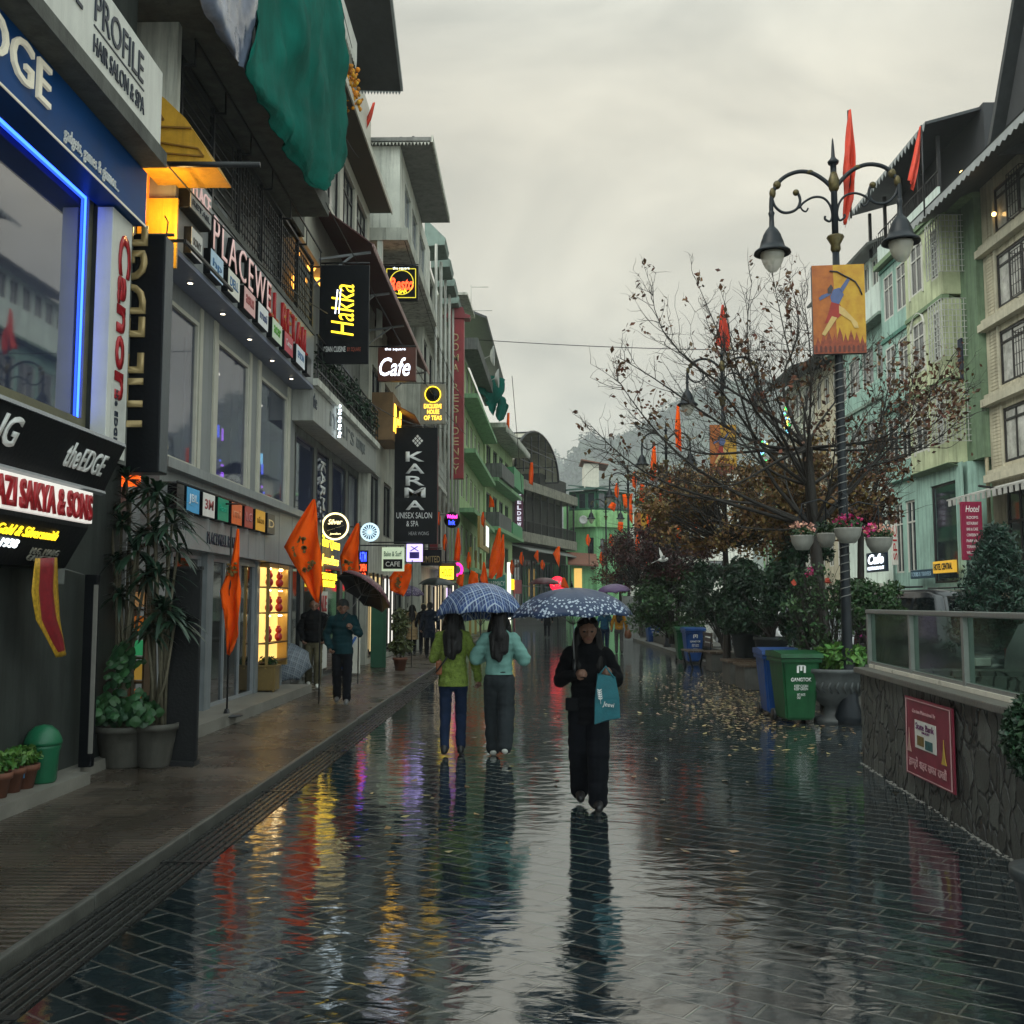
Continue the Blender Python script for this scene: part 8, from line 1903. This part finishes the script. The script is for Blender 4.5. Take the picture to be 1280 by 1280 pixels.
# man in teal jacket with tilted umbrella
PVT = PVZ; p = gp(427, 880, PVT); X3_, Y3 = p.x, p.y
person((X3_, Y3, PVT), R(6), 'man in dark teal jacket and cap under a tilted black umbrella on the pavement', H=1.72, top=cloth('dark_teal', (.009, .035, .042)), bottom=BLKT, shoe=M('grey_shoe', (.12, .12, .12), rough=.5, bump=0), sole=SHW, hair='short', stepL=.14, stepR=-.12, lift=(.02, 0), wide=1.15, sleeve=1.15, build=1.12, topz=.8, cap=cloth('grey_cap', (.04, .045, .045)), armL=((-.27, .06, 1.1), (-.2, -.06, .9), (1, 0, 0)), armR=((.27, -.02, 1.12), (.17, -.2, 1.22), (-1, 0, 0)), seed=12)
a_ = FY(464, 727, Y3 + .05); umbrella(a_, (.5, .42, .78), .53, .24, fabric('rose_print', spotted((.09, .035, .045), (.3, .12, .13), 30, .5)), 'black lined rose umbrella tilted over the man in the teal jacket', inner=M('black_lining', (.006, .006, .008), rough=.6, bump=0), shaft=.7)
p = gp(391, 860, PVT)
person((p.x, p.y, PVT), R(10), 'man in black jacket and khaki trousers half hidden by an orange flag', H=1.76, top=BLK, bottom=cloth('khaki', (.1, .09, .055)), shoe=SHW, hair='short', stepL=.1, stepR=-.16, lift=(.03, 0), wide=1.15, sleeve=1.15, build=1.12, topz=.84, near=False, seed=15, armL=((-.25, .06, 1.1), (-.2, -.08, .9), (1, 0, 0)), armR=((.25, .06, 1.1), (.2, -.06, .9), (-1, 0, 0)))
p = gp(515, 818, PVT)
person((p.x, p.y, PVT), R(180), 'woman in long beige coat under a purple patterned umbrella', H=1.62, top=cloth('beige', (.33, .24, .13)), bottom=BLKT, shoe=SHB, hair='long', topz=.5, coat=True, build=1.15, near=False, seed=20)
a_ = FY(511, 732, p.y); umbrella(a_, (.06, -.12, 1), .54, .3, fabric('purple_print', spotted((.05, .03, .09), (.38, .33, .42), 22, .5)), 'purple and white patterned umbrella over the beige coat', shaft=.6)
p = gp(537, 822, PVT)
person((p.x, p.y, PVT), R(180), 'person in dark navy coat beside the woman in beige', H=1.7, top=cloth('navy', (.01, .014, .025)), bottom=BLKT, shoe=SHB, hair='short', topz=.6, coat=True, build=1.1, near=False, seed=22)
a_ = FY(547, 722, p.y + .3); umbrella(a_, (.03, -.05, 1), .6, .24, fabric('plain_black', plain((.018, .024, .024))), 'plain black umbrella behind the blue tartan one', shaft=.7)
p = gp(553, 812, .0)
person((p.x - .2, 34, PVT), R(180), 'distant person in dark clothes with a pale cap behind the women', H=1.66, top=BLK, bottom=BLKT, shoe=SHB, hair='short', cap=cloth('straw', (.45, .4, .22)), near=False, seed=25)
p = gp(774, 817)
person((p.x, p.y, 0), R(180), 'person in ochre jacket and grey trousers walking away under a purple umbrella', H=1.62, top=cloth('ochre', (.36, .17, .02)), bottom=cloth('grey_trouser', (.09, .09, .085)), shoe=SHB, hair='long', stepL=.1, stepR=-.12, near=False, topz=.85, seed=27)
a_ = FY(767, 730, p.y); umbrella(a_, (-.05, -.1, 1), .6, .26, fabric('plain_purple', plain((.11, .06, .15))), 'plain purple umbrella right of the navy blossom umbrella', shaft=.6)
c = FY(785, 792, p.y); mb = MB(); mb.lathe(c, [(.03, .16), (.1, .1), (.13, -.05), (.1, -.16), (0, -.18)], 14); mb.tube([c + V((-.03, 0, .15)), c + V((-.05, 0, .35)), c + V((.03, 0, .15))], .012, 5); mb.build('handbag', M('brown_bag', (.16, .06, .025), rough=.5), label='brown handbag carried by the person in the ochre jacket', cat='bag')
p = gp(757, 817)
person((p.x, p.y + .4, 0), R(180), 'person in blue jacket beside the ochre jacket down the street', H=1.64, top=cloth('blue_jacket', (.02, .08, .14)), bottom=JEAN, shoe=SHB, hair='short', near=False, seed=30)
p = gp(684, 797)
person((p.x, p.y, 0), R(180), 'small distant person in black in the middle of the street', H=1.68, top=BLK, bottom=BLKT, shoe=SHB, hair='short', near=False, stepL=.15, stepR=-.15, seed=33, coat=True, topz=.6)
a_ = FY(680, 722, p.y); umbrella(a_, (0, 0, 1), .8, .35, fabric('plain_maroon', plain((.09, .025, .03))), 'maroon umbrella behind the navy blossom one', shaft=.7)
# open umbrella drying on the pavement
c = gp(352, 864, PVT); c = FY(358, 818, c.y - .1)
umbrella(c, (.16, -.62, .62), .5, .24, fabric('grey_plaid', tartan((.05, .065, .085), (.16, .18, .2), (.2, .22, .24), 26)), 'grey plaid umbrella lying open on the pavement by the display niche', shaft=.55)
# ================================================================ saffron flags
ORG = M('saffron_cloth', (1.0, .115, .008), rough=.8, var=.15, scale=3, bump=.15, spec=.08); ORGD = M('red_cloth', (.6, .045, .015), rough=.6, var=.3, scale=3, bump=.15); EMB = M('flag_print', (.22, .06, .015), rough=.6, var=.6, scale=30, bump=0, c2=(.3, .2, .04))
def flag(Y, left, right, label, mat=ORG, emblem=None, pole=None, base=False, bow=.05, amp=1.0, n=10, dep=.0):
    """hanging pennant: matching lists of photo points down its left and right edges"""
    m_ = len(left); rows = []
    for i in range(m_ - 1):
        for k in range(4): t_ = k / 4; rows.append(tuple(V((*a, 0)).lerp(V((*b, 0)), t_) for a, b in ((left[i], left[i + 1]), (right[i], right[i + 1]))))
    rows.append((V((*left[-1], 0)), V((*right[-1], 0))))
    r0, r1 = FY(left[0][0], left[0][1], Y), FY(right[-1][0], right[-1][1], Y)
    t = thing('flag', label, 'flag', (r0.x, Y, r1.z if pole is None else pole[1]), 0, 'saffron flags along the street')
    mb = MB(); vs = []
    for i, (a, b) in enumerate(rows):
        pa, pb = FY(a.x, a.y, Y), FY(b.x, b.y, Y); w_ = (pb - pa).length
        for k in range(n + 1):
            s_ = k / n; ph = 8.5 * s_ + i * .28; A_ = min(bow * 1.5, w_ * .3); q_ = mnoise.noise(V((s_ * 3 + Y, i * .25, 1.3))); vs.append(pa.lerp(pb, s_) + V((.35 * A_ * q_ * (s_ > .02), A_ * (math.sin(ph + 2 * q_) + .5 * math.sin(2.1 * ph + i * .4) + .8 * q_) + dep * s_, .25 * A_ * q_)))
    mb.smooth = True; mb.add(vs, [(i * (n + 1) + k, i * (n + 1) + k + 1, (i + 1) * (n + 1) + k + 1, (i + 1) * (n + 1) + k) for i in range(len(rows) - 1) for k in range(n)])
    c_ = mb.build('cloth', mat, t); md = c_.modifiers.new('thickness', 'SOLIDIFY'); md.thickness = .004
    if emblem:
        mb = MB(); rr = random.Random(int(Y * 10)); 
        for ex, ey, er in emblem:
            for q in range(16):
                px, py = ex + rr.gauss(0, er * .42), ey + rr.gauss(0, er * .6); p_ = FY(px, py, Y - bow * 1.6); s_ = rr.uniform(.1, .28) * er * Y / 1280; a_ = rr.random() * 6.28
                mb.slab([p_ + V((s_ * rr.uniform(.6, 1.3) * math.cos(a_ + k * 1.05), 0, s_ * rr.uniform(.6, 1.3) * math.sin(a_ + k * 1.05))) for k in range(6)], (0, bow * 1.2, 0))
        mb.build('printed_motif', EMB, t)
    if pole:
        x_, zb, ztop = pole; mb = MB(); mb.tube([(x_, Y + .03, zb), (x_, Y + .03, ztop)], .014 if Y < 30 else .03, 6); mb.build('pole', DARKM, t)
        if base: mb = MB(); mb.lathe((x_, Y + .03, zb), [(0, 0), (.22, 0), (.22, .015), (.05, .03), (.03, .1), (0, .1)], 22); mb.build('base', DARKM, t)
xz = lambda px, py, Y: FY(px, py, Y)
flag(14.3, [(296, 661), (289, 700), (273, 738), (281, 765), (284, 818)], [(299, 661), (299, 700), (300, 740), (301, 795), (287, 819)], 'narrow saffron flag on a round based stand by the glass shop door', emblem=[(287, 715, 9)], pole=(xz(285, 800, 14.3).x, PVZ + .11, xz(297, 658, 14.3).z), base=True)
flag(17.2, [(391, 624), (370, 655), (354, 684), (372, 712), (395, 753)], [(394, 624), (397, 655), (400, 690), (402, 725), (398, 754)], 'large saffron flag with printed motif in front of the man in black', emblem=[(376, 680, 14), (386, 708, 8)], pole=(xz(401, 700, 17.2).x, PVZ, xz(393, 622, 17.2).z))
flag(21.5, [(446, 654), (432, 680), (424, 695), (428, 715), (433, 732)], [(449, 654), (449, 680), (449, 700), (449, 720), (446, 734)], 'saffron flag behind the tilted umbrella near the yellow neon', emblem=[(434, 708, 8)], pole=(xz(449, 700, 21.5).x, PVZ, xz(448, 652, 21.5).z))
flag(27.2, [(510, 704), (494, 712), (486, 722), (488, 738)], [(515, 706), (514, 722), (510, 736), (505, 746)], 'crumpled saffron flag above the purple patterned umbrella', emblem=[(497, 728, 7)], pole=(xz(515, 720, 27.2).x, PVZ, xz(514, 700, 27.2).z))
for i, (l_, r_, Y, lab) in enumerate((([(623, 660), (615, 685), (612, 700), (611, 722)], [(626, 660), (626, 690), (625, 710), (615, 724)], 48, 'long saffron flag, left one of the pair past the gold framed board'), ([(628, 668), (624, 690), (620, 724)], [(630, 668), (631, 695), (628, 720)], 49, 'long saffron flag, right one of the pair past the gold framed board'),
        ([(589, 712), (586, 722), (585, 732)], [(598, 718), (598, 726), (597, 732)], 38, 'small saffron flag rising behind the blue tartan umbrella'), ([(604, 702), (602, 716), (598, 728)], [(606, 703), (609, 720), (611, 731)], 40, 'small saffron flag next to the tartan umbrella top'),
        ([(572, 660), (569, 680), (567, 700)], [(574, 660), (576, 685), (575, 702)], 41, 'thin saffron flag under the round neon sign'), ([(573, 718), (570, 728)], [(580, 718), (578, 735)], 36, 'scrap of saffron flag beside the yellow box sign'),
        ([(663, 578), (661, 592), (661, 604)], [(666, 578), (667, 592), (666, 607)], 80, 'saffron flag hanging on the vaulted building roof'), ([(671, 688), (667, 695)], [(673, 688), (673, 704)], 79, 'tiny saffron pennant, left of two at the vaulted building'), ([(697, 683), (691, 692), (694, 699)], [(700, 683), (700, 695), (699, 710)], 82, 'tiny saffron pennant, right of two at the vaulted building'),
        ([(612, 619), (611, 634)], [(617, 625), (618, 634)], 58, 'scrap of saffron cloth on the pale green building balcony'), ([(634, 516), (633, 530)], [(637, 516), (637, 537)], 66, 'saffron cloth at the roof corner of the grey and green building'), ([(703, 722), (701, 734)], [(706, 722), (712, 736)], 58, 'saffron scrap beside the red oval sign'))):
    flag(Y, l_, r_, lab, n=6)
X1y = 15.1
flag(X1y, [(1061, 137), (1057, 180), (1055, 215), (1054, 250), (1053, 276)], [(1064, 137), (1068, 180), (1069, 215), (1066, 250), (1057, 284)], 'long furled red flag tied to the nearest lamp post', mat=ORGD, pole=(xz(1062, 200, X1y + .02).x, FY(1058, 272, X1y).z, FY(1062, 137, X1y).z), bow=.03)
flag(27.2, [(902, 381), (898, 410), (894, 432)], [(905, 381), (911, 410), (912, 440)], 'red flag on top of the second lamp post', mat=ORGD, pole=(xz(905, 420, 27.2).x, FY(905, 480, 27).z, FY(904, 380, 27).z))
for l_, r_, Y, m_, lab in (([(1149, 158), (1143, 190), (1135, 225)], [(1152, 158), (1150, 195), (1141, 240)], 35.2, ORGD, 'red flag slanting over the roof of the pale green building'), ([(846, 506), (844, 535), (845, 558)], [(849, 506), (851, 540), (852, 565)], 38.8, ORG, 'thin saffron flag on the third lamp post'), ([(816, 558), (813, 585), (813, 600)], [(819, 558), (821, 585), (819, 603)], 44, ORG, 'thin saffron flag between the third and fourth lamp posts'),
        ([(800, 604), (799, 625)], [(806, 606), (806, 630)], 49, ORG, 'short saffron flag on the fourth lamp post'), ([(778, 618), (780, 634)], [(791, 617), (789, 636)], 58, ORG, 'bunched saffron cloth beside the green corner house'), ([(773, 652), (772, 662)], [(779, 653), (778, 666)], 60, ORG, 'small saffron pennant below the green balcony'), ([(845, 660), (846, 672)], [(850, 658), (852, 674)], 31, ORG, 'small saffron pennant among the dark red leaves'),
        ([(786, 628), (786, 650)], [(790, 630), (791, 655)], 56, ORG, 'narrow saffron streamer beside the corner house'), ([(765, 627), (760, 634)], [(770, 630), (768, 640)], 60, ORG, 'saffron bow on the green corner house'), ([(466, 128), (458, 148), (452, 158)], [(469, 128), (464, 150), (457, 166)], 27, ORGD, 'small red flag on the roof edge above the white building')):
    flag(Y, l_, r_, lab, mat=m_, n=6, pole=(xz(r_[0][0], r_[0][1], Y).x, FY(r_[0][0], r_[-1][1] + 30, Y).z, FY(r_[0][0], r_[0][1] - 2, Y).z) if 'slanting' in lab else None)
for i, (px, py, h_, Y) in enumerate(((838, 596, 22, 37), (826, 616, 20, 43), (811, 634, 26, 47), (797, 668, 22, 50), (806, 690, 18, 47), (793, 590, 18, 54), (771, 604, 16, 60), (764, 668, 14, 62), (752, 690, 14, 64), (869, 640, 20, 33), (735, 668, 12, 85), (652, 690, 14, 70), (640, 700, 16, 60), (604, 640, 16, 52), (586, 690, 20, 44), (556, 668, 18, 36), (548, 640, 14, 33), (678, 700, 10, 78))):
    flag(Y, [(px - 1, py), (px - 3, py + h_ * .5), (px - 2, py + h_)], [(px + 1, py), (px + 3, py + h_ * .55), (px + 1, py + h_ + 3)], 'tiny saffron flag far down the street among the posts and branches', n=5, pole=(xz(px + 1.2, py, Y).x, FY(px, py + h_ + 26, Y).z, FY(px, py - 1, Y).z))
# ================================================================ plants and things by the near shops
def rosette(mb_l, c, n, ln, droop, rr, w_=.022):
    for k in range(n):
        a = rr.random() * 6.28; el = rr.uniform(-.2, 1.3); d = V((math.cos(a) * math.cos(el), math.sin(a) * math.cos(el), math.sin(el))); L_ = ln * rr.uniform(.7, 1.15); side = d.cross(V((0, 0, 1))); side = side.normalized() * w_ if side.length > .1 else V((w_, 0, 0)); pts = []
        for i in range(6): s_ = i / 5; pts.append((c + d * L_ * s_ + V((0, 0, -droop * L_ * s_ * s_)), side * (math.sin(PI * (.12 + .88 * (1 - s_) * .9)) * .9 if i < 5 else .02)))
        vs = []; 
        for p_, s_ in pts: vs += [p_ - s_, p_ + s_]
        mb_l.add(vs, [(2 * i, 2 * i + 1, 2 * i + 3, 2 * i + 2) for i in range(5)])
PLANTL = M('dracaena_leaf', (.016, .042, .022), rough=.4, var=.5, scale=6, bump=0, island=.5); CLAYG = M('grey_planter', (.075, .072, .06), rough=.7, var=.3, scale=5, streak=.5)
rr = random.Random(5)
def planter(px, py, r, h, label, heads, herb=None, stemz=None):
    p = FZ(px, py, PVZ + .01); t = thing('potted_plant', label, 'potted plant', (p.x, p.y, PVZ), 0)
    mb = MB(); mb.lathe((p.x, p.y, PVZ), [(r * .66, 0), (r * .7, .02), (r * .86, h * .55), (r * .88, h * .57), (r * .95, h * .85), (r * 1.04, h * .86), (r * 1.05, h), (r * .95, h), (r * .9, h * .9)], 28); mb.build('pot', CLAYG, t)
    mb = MB(); mb.lathe((p.x, p.y, PVZ + h * .88), [(0, .01), (r * .9, 0)], 16); mb.build('soil', M('soil', (.02, .014, .01)), t)
    ml = MB(); ms = MB()
    for hx, hy, n, ln, dr, dY in heads:
        c = FY(hx, hy, p.y + dY); rosette(ml, c, n, ln, dr, rr); b_ = V((p.x + rr.uniform(-.08, .08), p.y + rr.uniform(-.08, .08), PVZ + h * .85)); m_ = b_.lerp(c, .5) + V((rr.uniform(-.04, .04), 0, 0)); ms.tube([b_, m_, c], [.02, .017, .014], 6)
    ml.build('leaves', PLANTL, t); ms.build('stems', M('pale_stem', (.13, .115, .075), rough=.7, var=.4, scale=12), t)
    if herb:
        for hx, hy, w_, h_, n in herb: 
            c = FY(hx, hy, p.y - .12); v_, f_ = [], []
            for q in range(n):
                pt_ = c + V((rr.gauss(0, w_), rr.gauss(0, .1), rr.gauss(0, h_))); s_ = rr.uniform(.03, .06); nn = V((rr.gauss(0, .5), -1, rr.gauss(.5, .5))).normalized(); u_ = nn.orthogonal().normalized(); w2 = nn.cross(u_); m0 = len(v_)
                v_.append(pt_ + nn * .012); v_ += [pt_ + (u_ * math.cos(k) + w2 * math.sin(k)) * s_ * (1 + .12 * (i % 2)) for i, k in enumerate([j * PI / 4 for j in range(8)])]; f_ += [(m0, m0 + 1 + j, m0 + 1 + (j + 1) % 8) for j in range(8)]
            mb = MB(); mb.add(v_, f_); mb.build('herb', M('round_leaf', (.025, .085, .03), rough=.5, bump=0, island=.4, var=.4), t)
    return t
planter(152, 957, .27, .42, 'big grey planter with round leaved herb and tall thin stems', [(152, 655, 46, .34, .5, .05), (163, 628, 40, .3, .45, .1), (146, 700, 30, .25, .5, 0), (176, 668, 34, .28, .5, .0), (138, 640, 36, .32, .55, .1), (158, 600, 34, .3, .45, .2), (170, 690, 40, .36, .6, -.05), (150, 745, 36, .34, .6, .0), (182, 720, 40, .36, .6, .05)], herb=[(150, 885, .17, .06, 190), (132, 890, .08, .05, 60), (175, 893, .07, .05, 60), (150, 835, .06, .1, 40), (152, 825, .06, .05, 40)])
planter(193, 957, .22, .44, 'grey planter with a big drooping dracaena beside the black screen', [(197, 618, 46, .36, .5, .05), (215, 655, 44, .4, .6, .0), (193, 665, 40, .36, .55, -.05), (203, 765, 70, .42, .55, -.1), (188, 700, 24, .3, .6, .1), (222, 690, 20, .3, .7, .0), (208, 635, 40, .38, .5, .1), (185, 610, 36, .34, .5, .2), (198, 720, 50, .42, .6, .0), (218, 780, 44, .42, .65, -.05), (184, 790, 40, .38, .6, -.1)])
for i, (px, py, r) in enumerate(((30, 985, .11), (14, 990, .1), (-3, 997, .1))):
    p = FZ(px, py, .17); t = thing('potted_plant', ('terracotta pot of leafy seedlings closest to the green litter bin', 'middle terracotta pot of leafy seedlings by the shop wall', 'terracotta pot cut off at the picture edge')[i], 'potted plant', tuple(p))
    mb = MB(); mb.lathe(p, [(r * .65, 0), (r * .92, .15), (r * 1.08, .15), (r * 1.1, .2), (r * .95, .2), (r * .9, .17)], 20); mb.build('pot', M('terracotta', (.16, .06, .035), rough=.7, var=.3, scale=6), t); leaves('foliage', M('lime_leaf', (.07, .17, .03)), blobpts(p + V((0, 0, .27)), (.14, .13, .09), 170, .1), .055, t, 1.2)
    if i == 0: mb = MB(); mb.box(p.x + .0, p.x + .05, p.y - r - .004, p.y - r + .01, p.z + .1, p.z + .145); mb.build('price_tag', M('blue_tag', (.05, .2, .4), bump=0), t)
# black screen and dark upright panel, stall rack between
t = thing('screen_panel', 'black fabric covered screen standing behind the planters', 'screen', (-3.7, 10.75, PVZ)); x0, x1 = FY(207, 800, 10.7).x, FY(249, 800, 10.7).x
mb = MB(); mb.bbox(x0, x1, 10.7, 10.76, PVZ + .04, FY(230, 712, 10.7).z, .01); mb.build('fabric_panel', M('black_fabric', (.006, .007, .008), rough=.8, var=.5, scale=4, bump=.3), t)
mb = MB(); mb.box(x0, x1, 10.64, 10.82, PVZ, PVZ + .05); mb.box(x0, x1 + .01, 10.69, 10.77, FY(230, 712, 10.7).z, FY(230, 708, 10.7).z); mb.build('frame', DARKM, t)
t = thing('screen_panel', 'black upright panel against the dark wall left of the planters', 'screen', (-4.3, 9.9, .17)); mb = MB(); a_, b_ = FY(97, 960, 9.85), FY(122, 718, 9.85); mb.bbox(a_.x, b_.x, 9.85, 9.93, .17, b_.z, .01); mb.build('panel', BLACKP, t)
mb = MB(); mb.box(b_.x - .03, b_.x + .01, 9.845, 9.86, .3, b_.z - .1); mb.build('edge_trim', M('worn_edge', (.2, .19, .17), rough=.6), t)
t = thing('display_rack', 'small shop rack of bright packets seen between the plant stems', 'rack', (-4.05, 10.9, .2)); a_, b_ = FY(158, 930, 11.0), FY(182, 700, 11.0)
mb = MB()
for k in range(7): z = .35 + k * .26; mb.box(a_.x, b_.x, 11.0, 11.2, z, z + .02)
mb.box(a_.x - .02, a_.x, 11, 11.2, .2, b_.z); mb.box(b_.x, b_.x + .02, 11, 11.2, .2, b_.z); mb.build('frame', M('rack_wood', (.1, .06, .03), rough=.5), t)
for k, col in enumerate(((1, .25, .05), (1, .6, .1), (.1, .8, .3), (1, .3, .05), (.9, .5, .2))):
    mb = MB(); z = .65 + k * .26; mb.bbox(a_.x + .03, a_.x + .15, 11.02, 11.15, z, z + .16, .01); mb.build('packet', M('packet_%d' % k, tuple(c * .5 for c in col), rough=.4, bump=0, emit=col, es=.12), t)
# brass pot, pots on the pavement
p = FZ(331, 868, PVZ + .11); t = thing('potted_plant', 'brass coloured square planter beside the grey plaid umbrella', 'potted plant', tuple(p)); BRS = M('brass_planter', (.25, .17, .06), rough=.4, var=.3, metal=.3)
mb = MB(); mb.bbox(p.x - .17, p.x + .17, p.y, p.y + .34, p.z + .06, p.z + .5, .02); mb.bbox(p.x - .19, p.x + .19, p.y - .02, p.y + .36, p.z + .46, p.z + .5, .01)
for sx in (-.16, .13): mb.box(p.x + sx, p.x + sx + .03, p.y - .01, p.y + .02, p.z, p.z + .46)
mb.build('pot', BRS, t); leaves('foliage', LEAF, blobpts((p.x, p.y + .17, p.z + .56), (.2, .18, .09), 200, .1), .05, t)
p = FZ(500, 838, PVZ); t = thing('potted_plant', 'slender leafy shrub in a small terracotta pot on the pavement edge', 'potted plant', tuple(p)); mb = MB(); mb.lathe(p, [(.12, 0), (.17, .26), (.19, .26), (.19, .32), (.16, .32)], 18); mb.build('pot', M('terracotta', (.16, .06, .035)), t)
leaves('crown', M('olive_leaf', (.075, .09, .03), rough=.5, bump=0, island=.5, var=.4), blobpts(p + V((0, 0, 1.15)), (.24, .22, .45), 420, .1) + blobpts(p + V((0, 0, .6)), (.33, .25, .2), 420, .1), .075, t, 2.2); mb = stems(p + V((0, 0, .3)), p + V((0, 0, 1.4)), 5, .01, .1); mb.build('stems', BARK, t)
p = FZ(443, 828, PVZ); t = thing('potted_plant', 'small flowering plant in a red pot behind the man in teal', 'potted plant', tuple(p)); mb = MB(); mb.lathe(p, [(.14, 0), (.18, .2), (.2, .2), (.2, .25), (.17, .25)], 18); mb.build('pot', M('red_pot', (.25, .04, .03), rough=.5), t); leaves('foliage', LEAF, blobpts(p + V((0, 0, .55)), (.24, .2, .3), 380, .1), .06, t)
leaves('flowers', M('yellow_flower', (.5, .35, .03), bump=0, island=.3), blobpts(p + V((0, 0, .65)), (.2, .2, .25), 40), .05, t, 1.0)
# overhanging balcony plants
c = FX(450, 505, -4.3); t = thing('balcony_plants', 'dark trailing plants along the balcony above the pale signboard', 'plants', (c.x, c.y, 6.2)); pts = []
for k in range(26):
    y = 21 + k * .28; pts += blobpts((-4.35, y, 6.75 + .35 * mnoise.noise(V((y, 0, 0)))), (.22, .25, .4), 75, .1)
leaves('foliage', LEAFD, pts, .07, t); mb = MB(); mb.box(-4.5, -4.3, 21, 28.2, 6.2, 6.4); mb.build('trough', CONC, t)
# cables across the street
def wire(a, b, sag, r, label):
    pts = [V(a).lerp(V(b), k / 24) + V((0, 0, -sag * math.sin(PI * k / 24))) for k in range(25)]; mb = MB(); mb.tube(pts, r, 5); mb.build('overhead_cable', M('cable', (.02, .02, .02), rough=.6, bump=0), label=label, cat='cable')
wire(FY(583, 424, 56), FY(1130, 437, 46), .25, .022, 'black cable strung across the street over the bare tree')
wire(FY(632, 540, 66), FY(735, 580, 100), .4, .02, 'thin cable running down to the green corner house')
wire(FY(640, 470, 60), FY(655, 640, 80), .2, .02, 'thin cable along the far green building corner')
for i, (a_, b_, sg_) in enumerate((((-4.05, 9.8, 6.6), (-4.1, 20.3, 7.6), .25), ((-4.0, 20.2, 6.3), (-2.9, 34.0, 7.6), .3), ((-3.7, 18.0, 9.0), (-2.9, 46, 9.4), .5), ((-3.5, 28, 11.9), (-3.0, 50, 11.2), .5))):
    wire(a_, b_, sg_, .011, ('thin cable sagging along the long brand board', 'thin cable from the planted balcony to the timber sign', 'long cable running under the dark red awning to the hotel sign', 'high cable along the white weathered building')[i])
wire(FX(424, -8, -3.6), FX(440, 60, -3.9), .02, .008, 'cord tying the green tarpaulin to the eave above'); wire(FX(432, 172, -3.6), FX(452, 200, -4.3), .05, .007, 'short cord at the loose corner of the green tarpaulin')
# white shop lights of the far arcade (lit shop interiors)
fr, L = frame2((-3.55, 37.2), (-3.55, 50), -1)
for i, (u0, u1, z0, z1, col, es, lab) in enumerate(((1.0, 3.2, .4, 2.6, (1, .8, .5), .5, 'lit shop window with warm light under the grey apartment building'), (6.2, 8.0, .3, 2.4, (.75, .6, 1), .9, 'lit shop window with violet light under the grey apartment building'), (9.8, 11.6, .3, 2.6, (1, .9, .75), .8, 'lit shop window with white light under the grey apartment building'))):
    s = thing('lit_shop_window', lab, 'shop window', tuple(fr @ V((u0, .1, z0)))); mb = MB(fr); mb.box(u0, u1, .02, .08, z0, z1); mb.build('light_panel', M('shop_light_%d' % i, tuple(c * .4 for c in col), rough=.4, var=.7, scale=1.6, bump=0, emit=col, es=es), s); mb = MB(fr)
    for u in (u0, (u0 + u1) / 2, u1): mb.box(u - .04, u + .04, .08, .14, z0 - .1, z1 + .1)
    mb.build('frame', DARKM, s)
fr, L = frame2((-4.5, 28.2), (-4.5, 37), -1)
for i, (u0, u1, z0, z1, col, es, lab) in enumerate(((.6, 2.2, .4, 2.5, (1, .75, .35), .45, 'lit shop window with amber light under the white building'), (3.4, 5.0, .5, 2.5, (1, .95, .85), .7, 'lit shop window with white light under the white building'))):
    s = thing('lit_shop_window', lab, 'shop window', tuple(fr @ V((u0, .1, z0)))); mb = MB(fr); mb.box(u0, u1, .02, .08, z0, z1); mb.build('light_panel', M('shop_light_b%d' % i, tuple(c * .4 for c in col), rough=.4, var=.7, scale=1.6, bump=0, emit=col, es=es), s); mb = MB(fr)
    for u in (u0, (u0 + u1) / 2, u1): mb.box(u - .04, u + .04, .08, .14, z0 - .1, z1 + .1)
    mb.build('frame', DARKM, s)
# ================================================================ misty air
mb = MB(); mb.box(-700, 1020, -25, 1400, -1.0, 236); hz = mb.build('haze', [], label='grey evening mist over the town', kind='stuff')
m = bpy.data.materials.new('mist'); m.use_nodes = True; nt = m.node_tree; nt.nodes.remove(nt.nodes['Principled BSDF']); pv = nd(nt, 'ShaderNodeVolumePrincipled'); pv.inputs['Color'].default_value = (.95, .985, 1.0, 1); pv.inputs['Density'].default_value = .0004; pv.inputs['Anisotropy'].default_value = 0
nt.links.new(pv.outputs['Volume'], nt.nodes['Material Output'].inputs['Volume']); hz.data.materials.clear(); hz.data.materials.append(m); hz.display_type = 'WIRE'
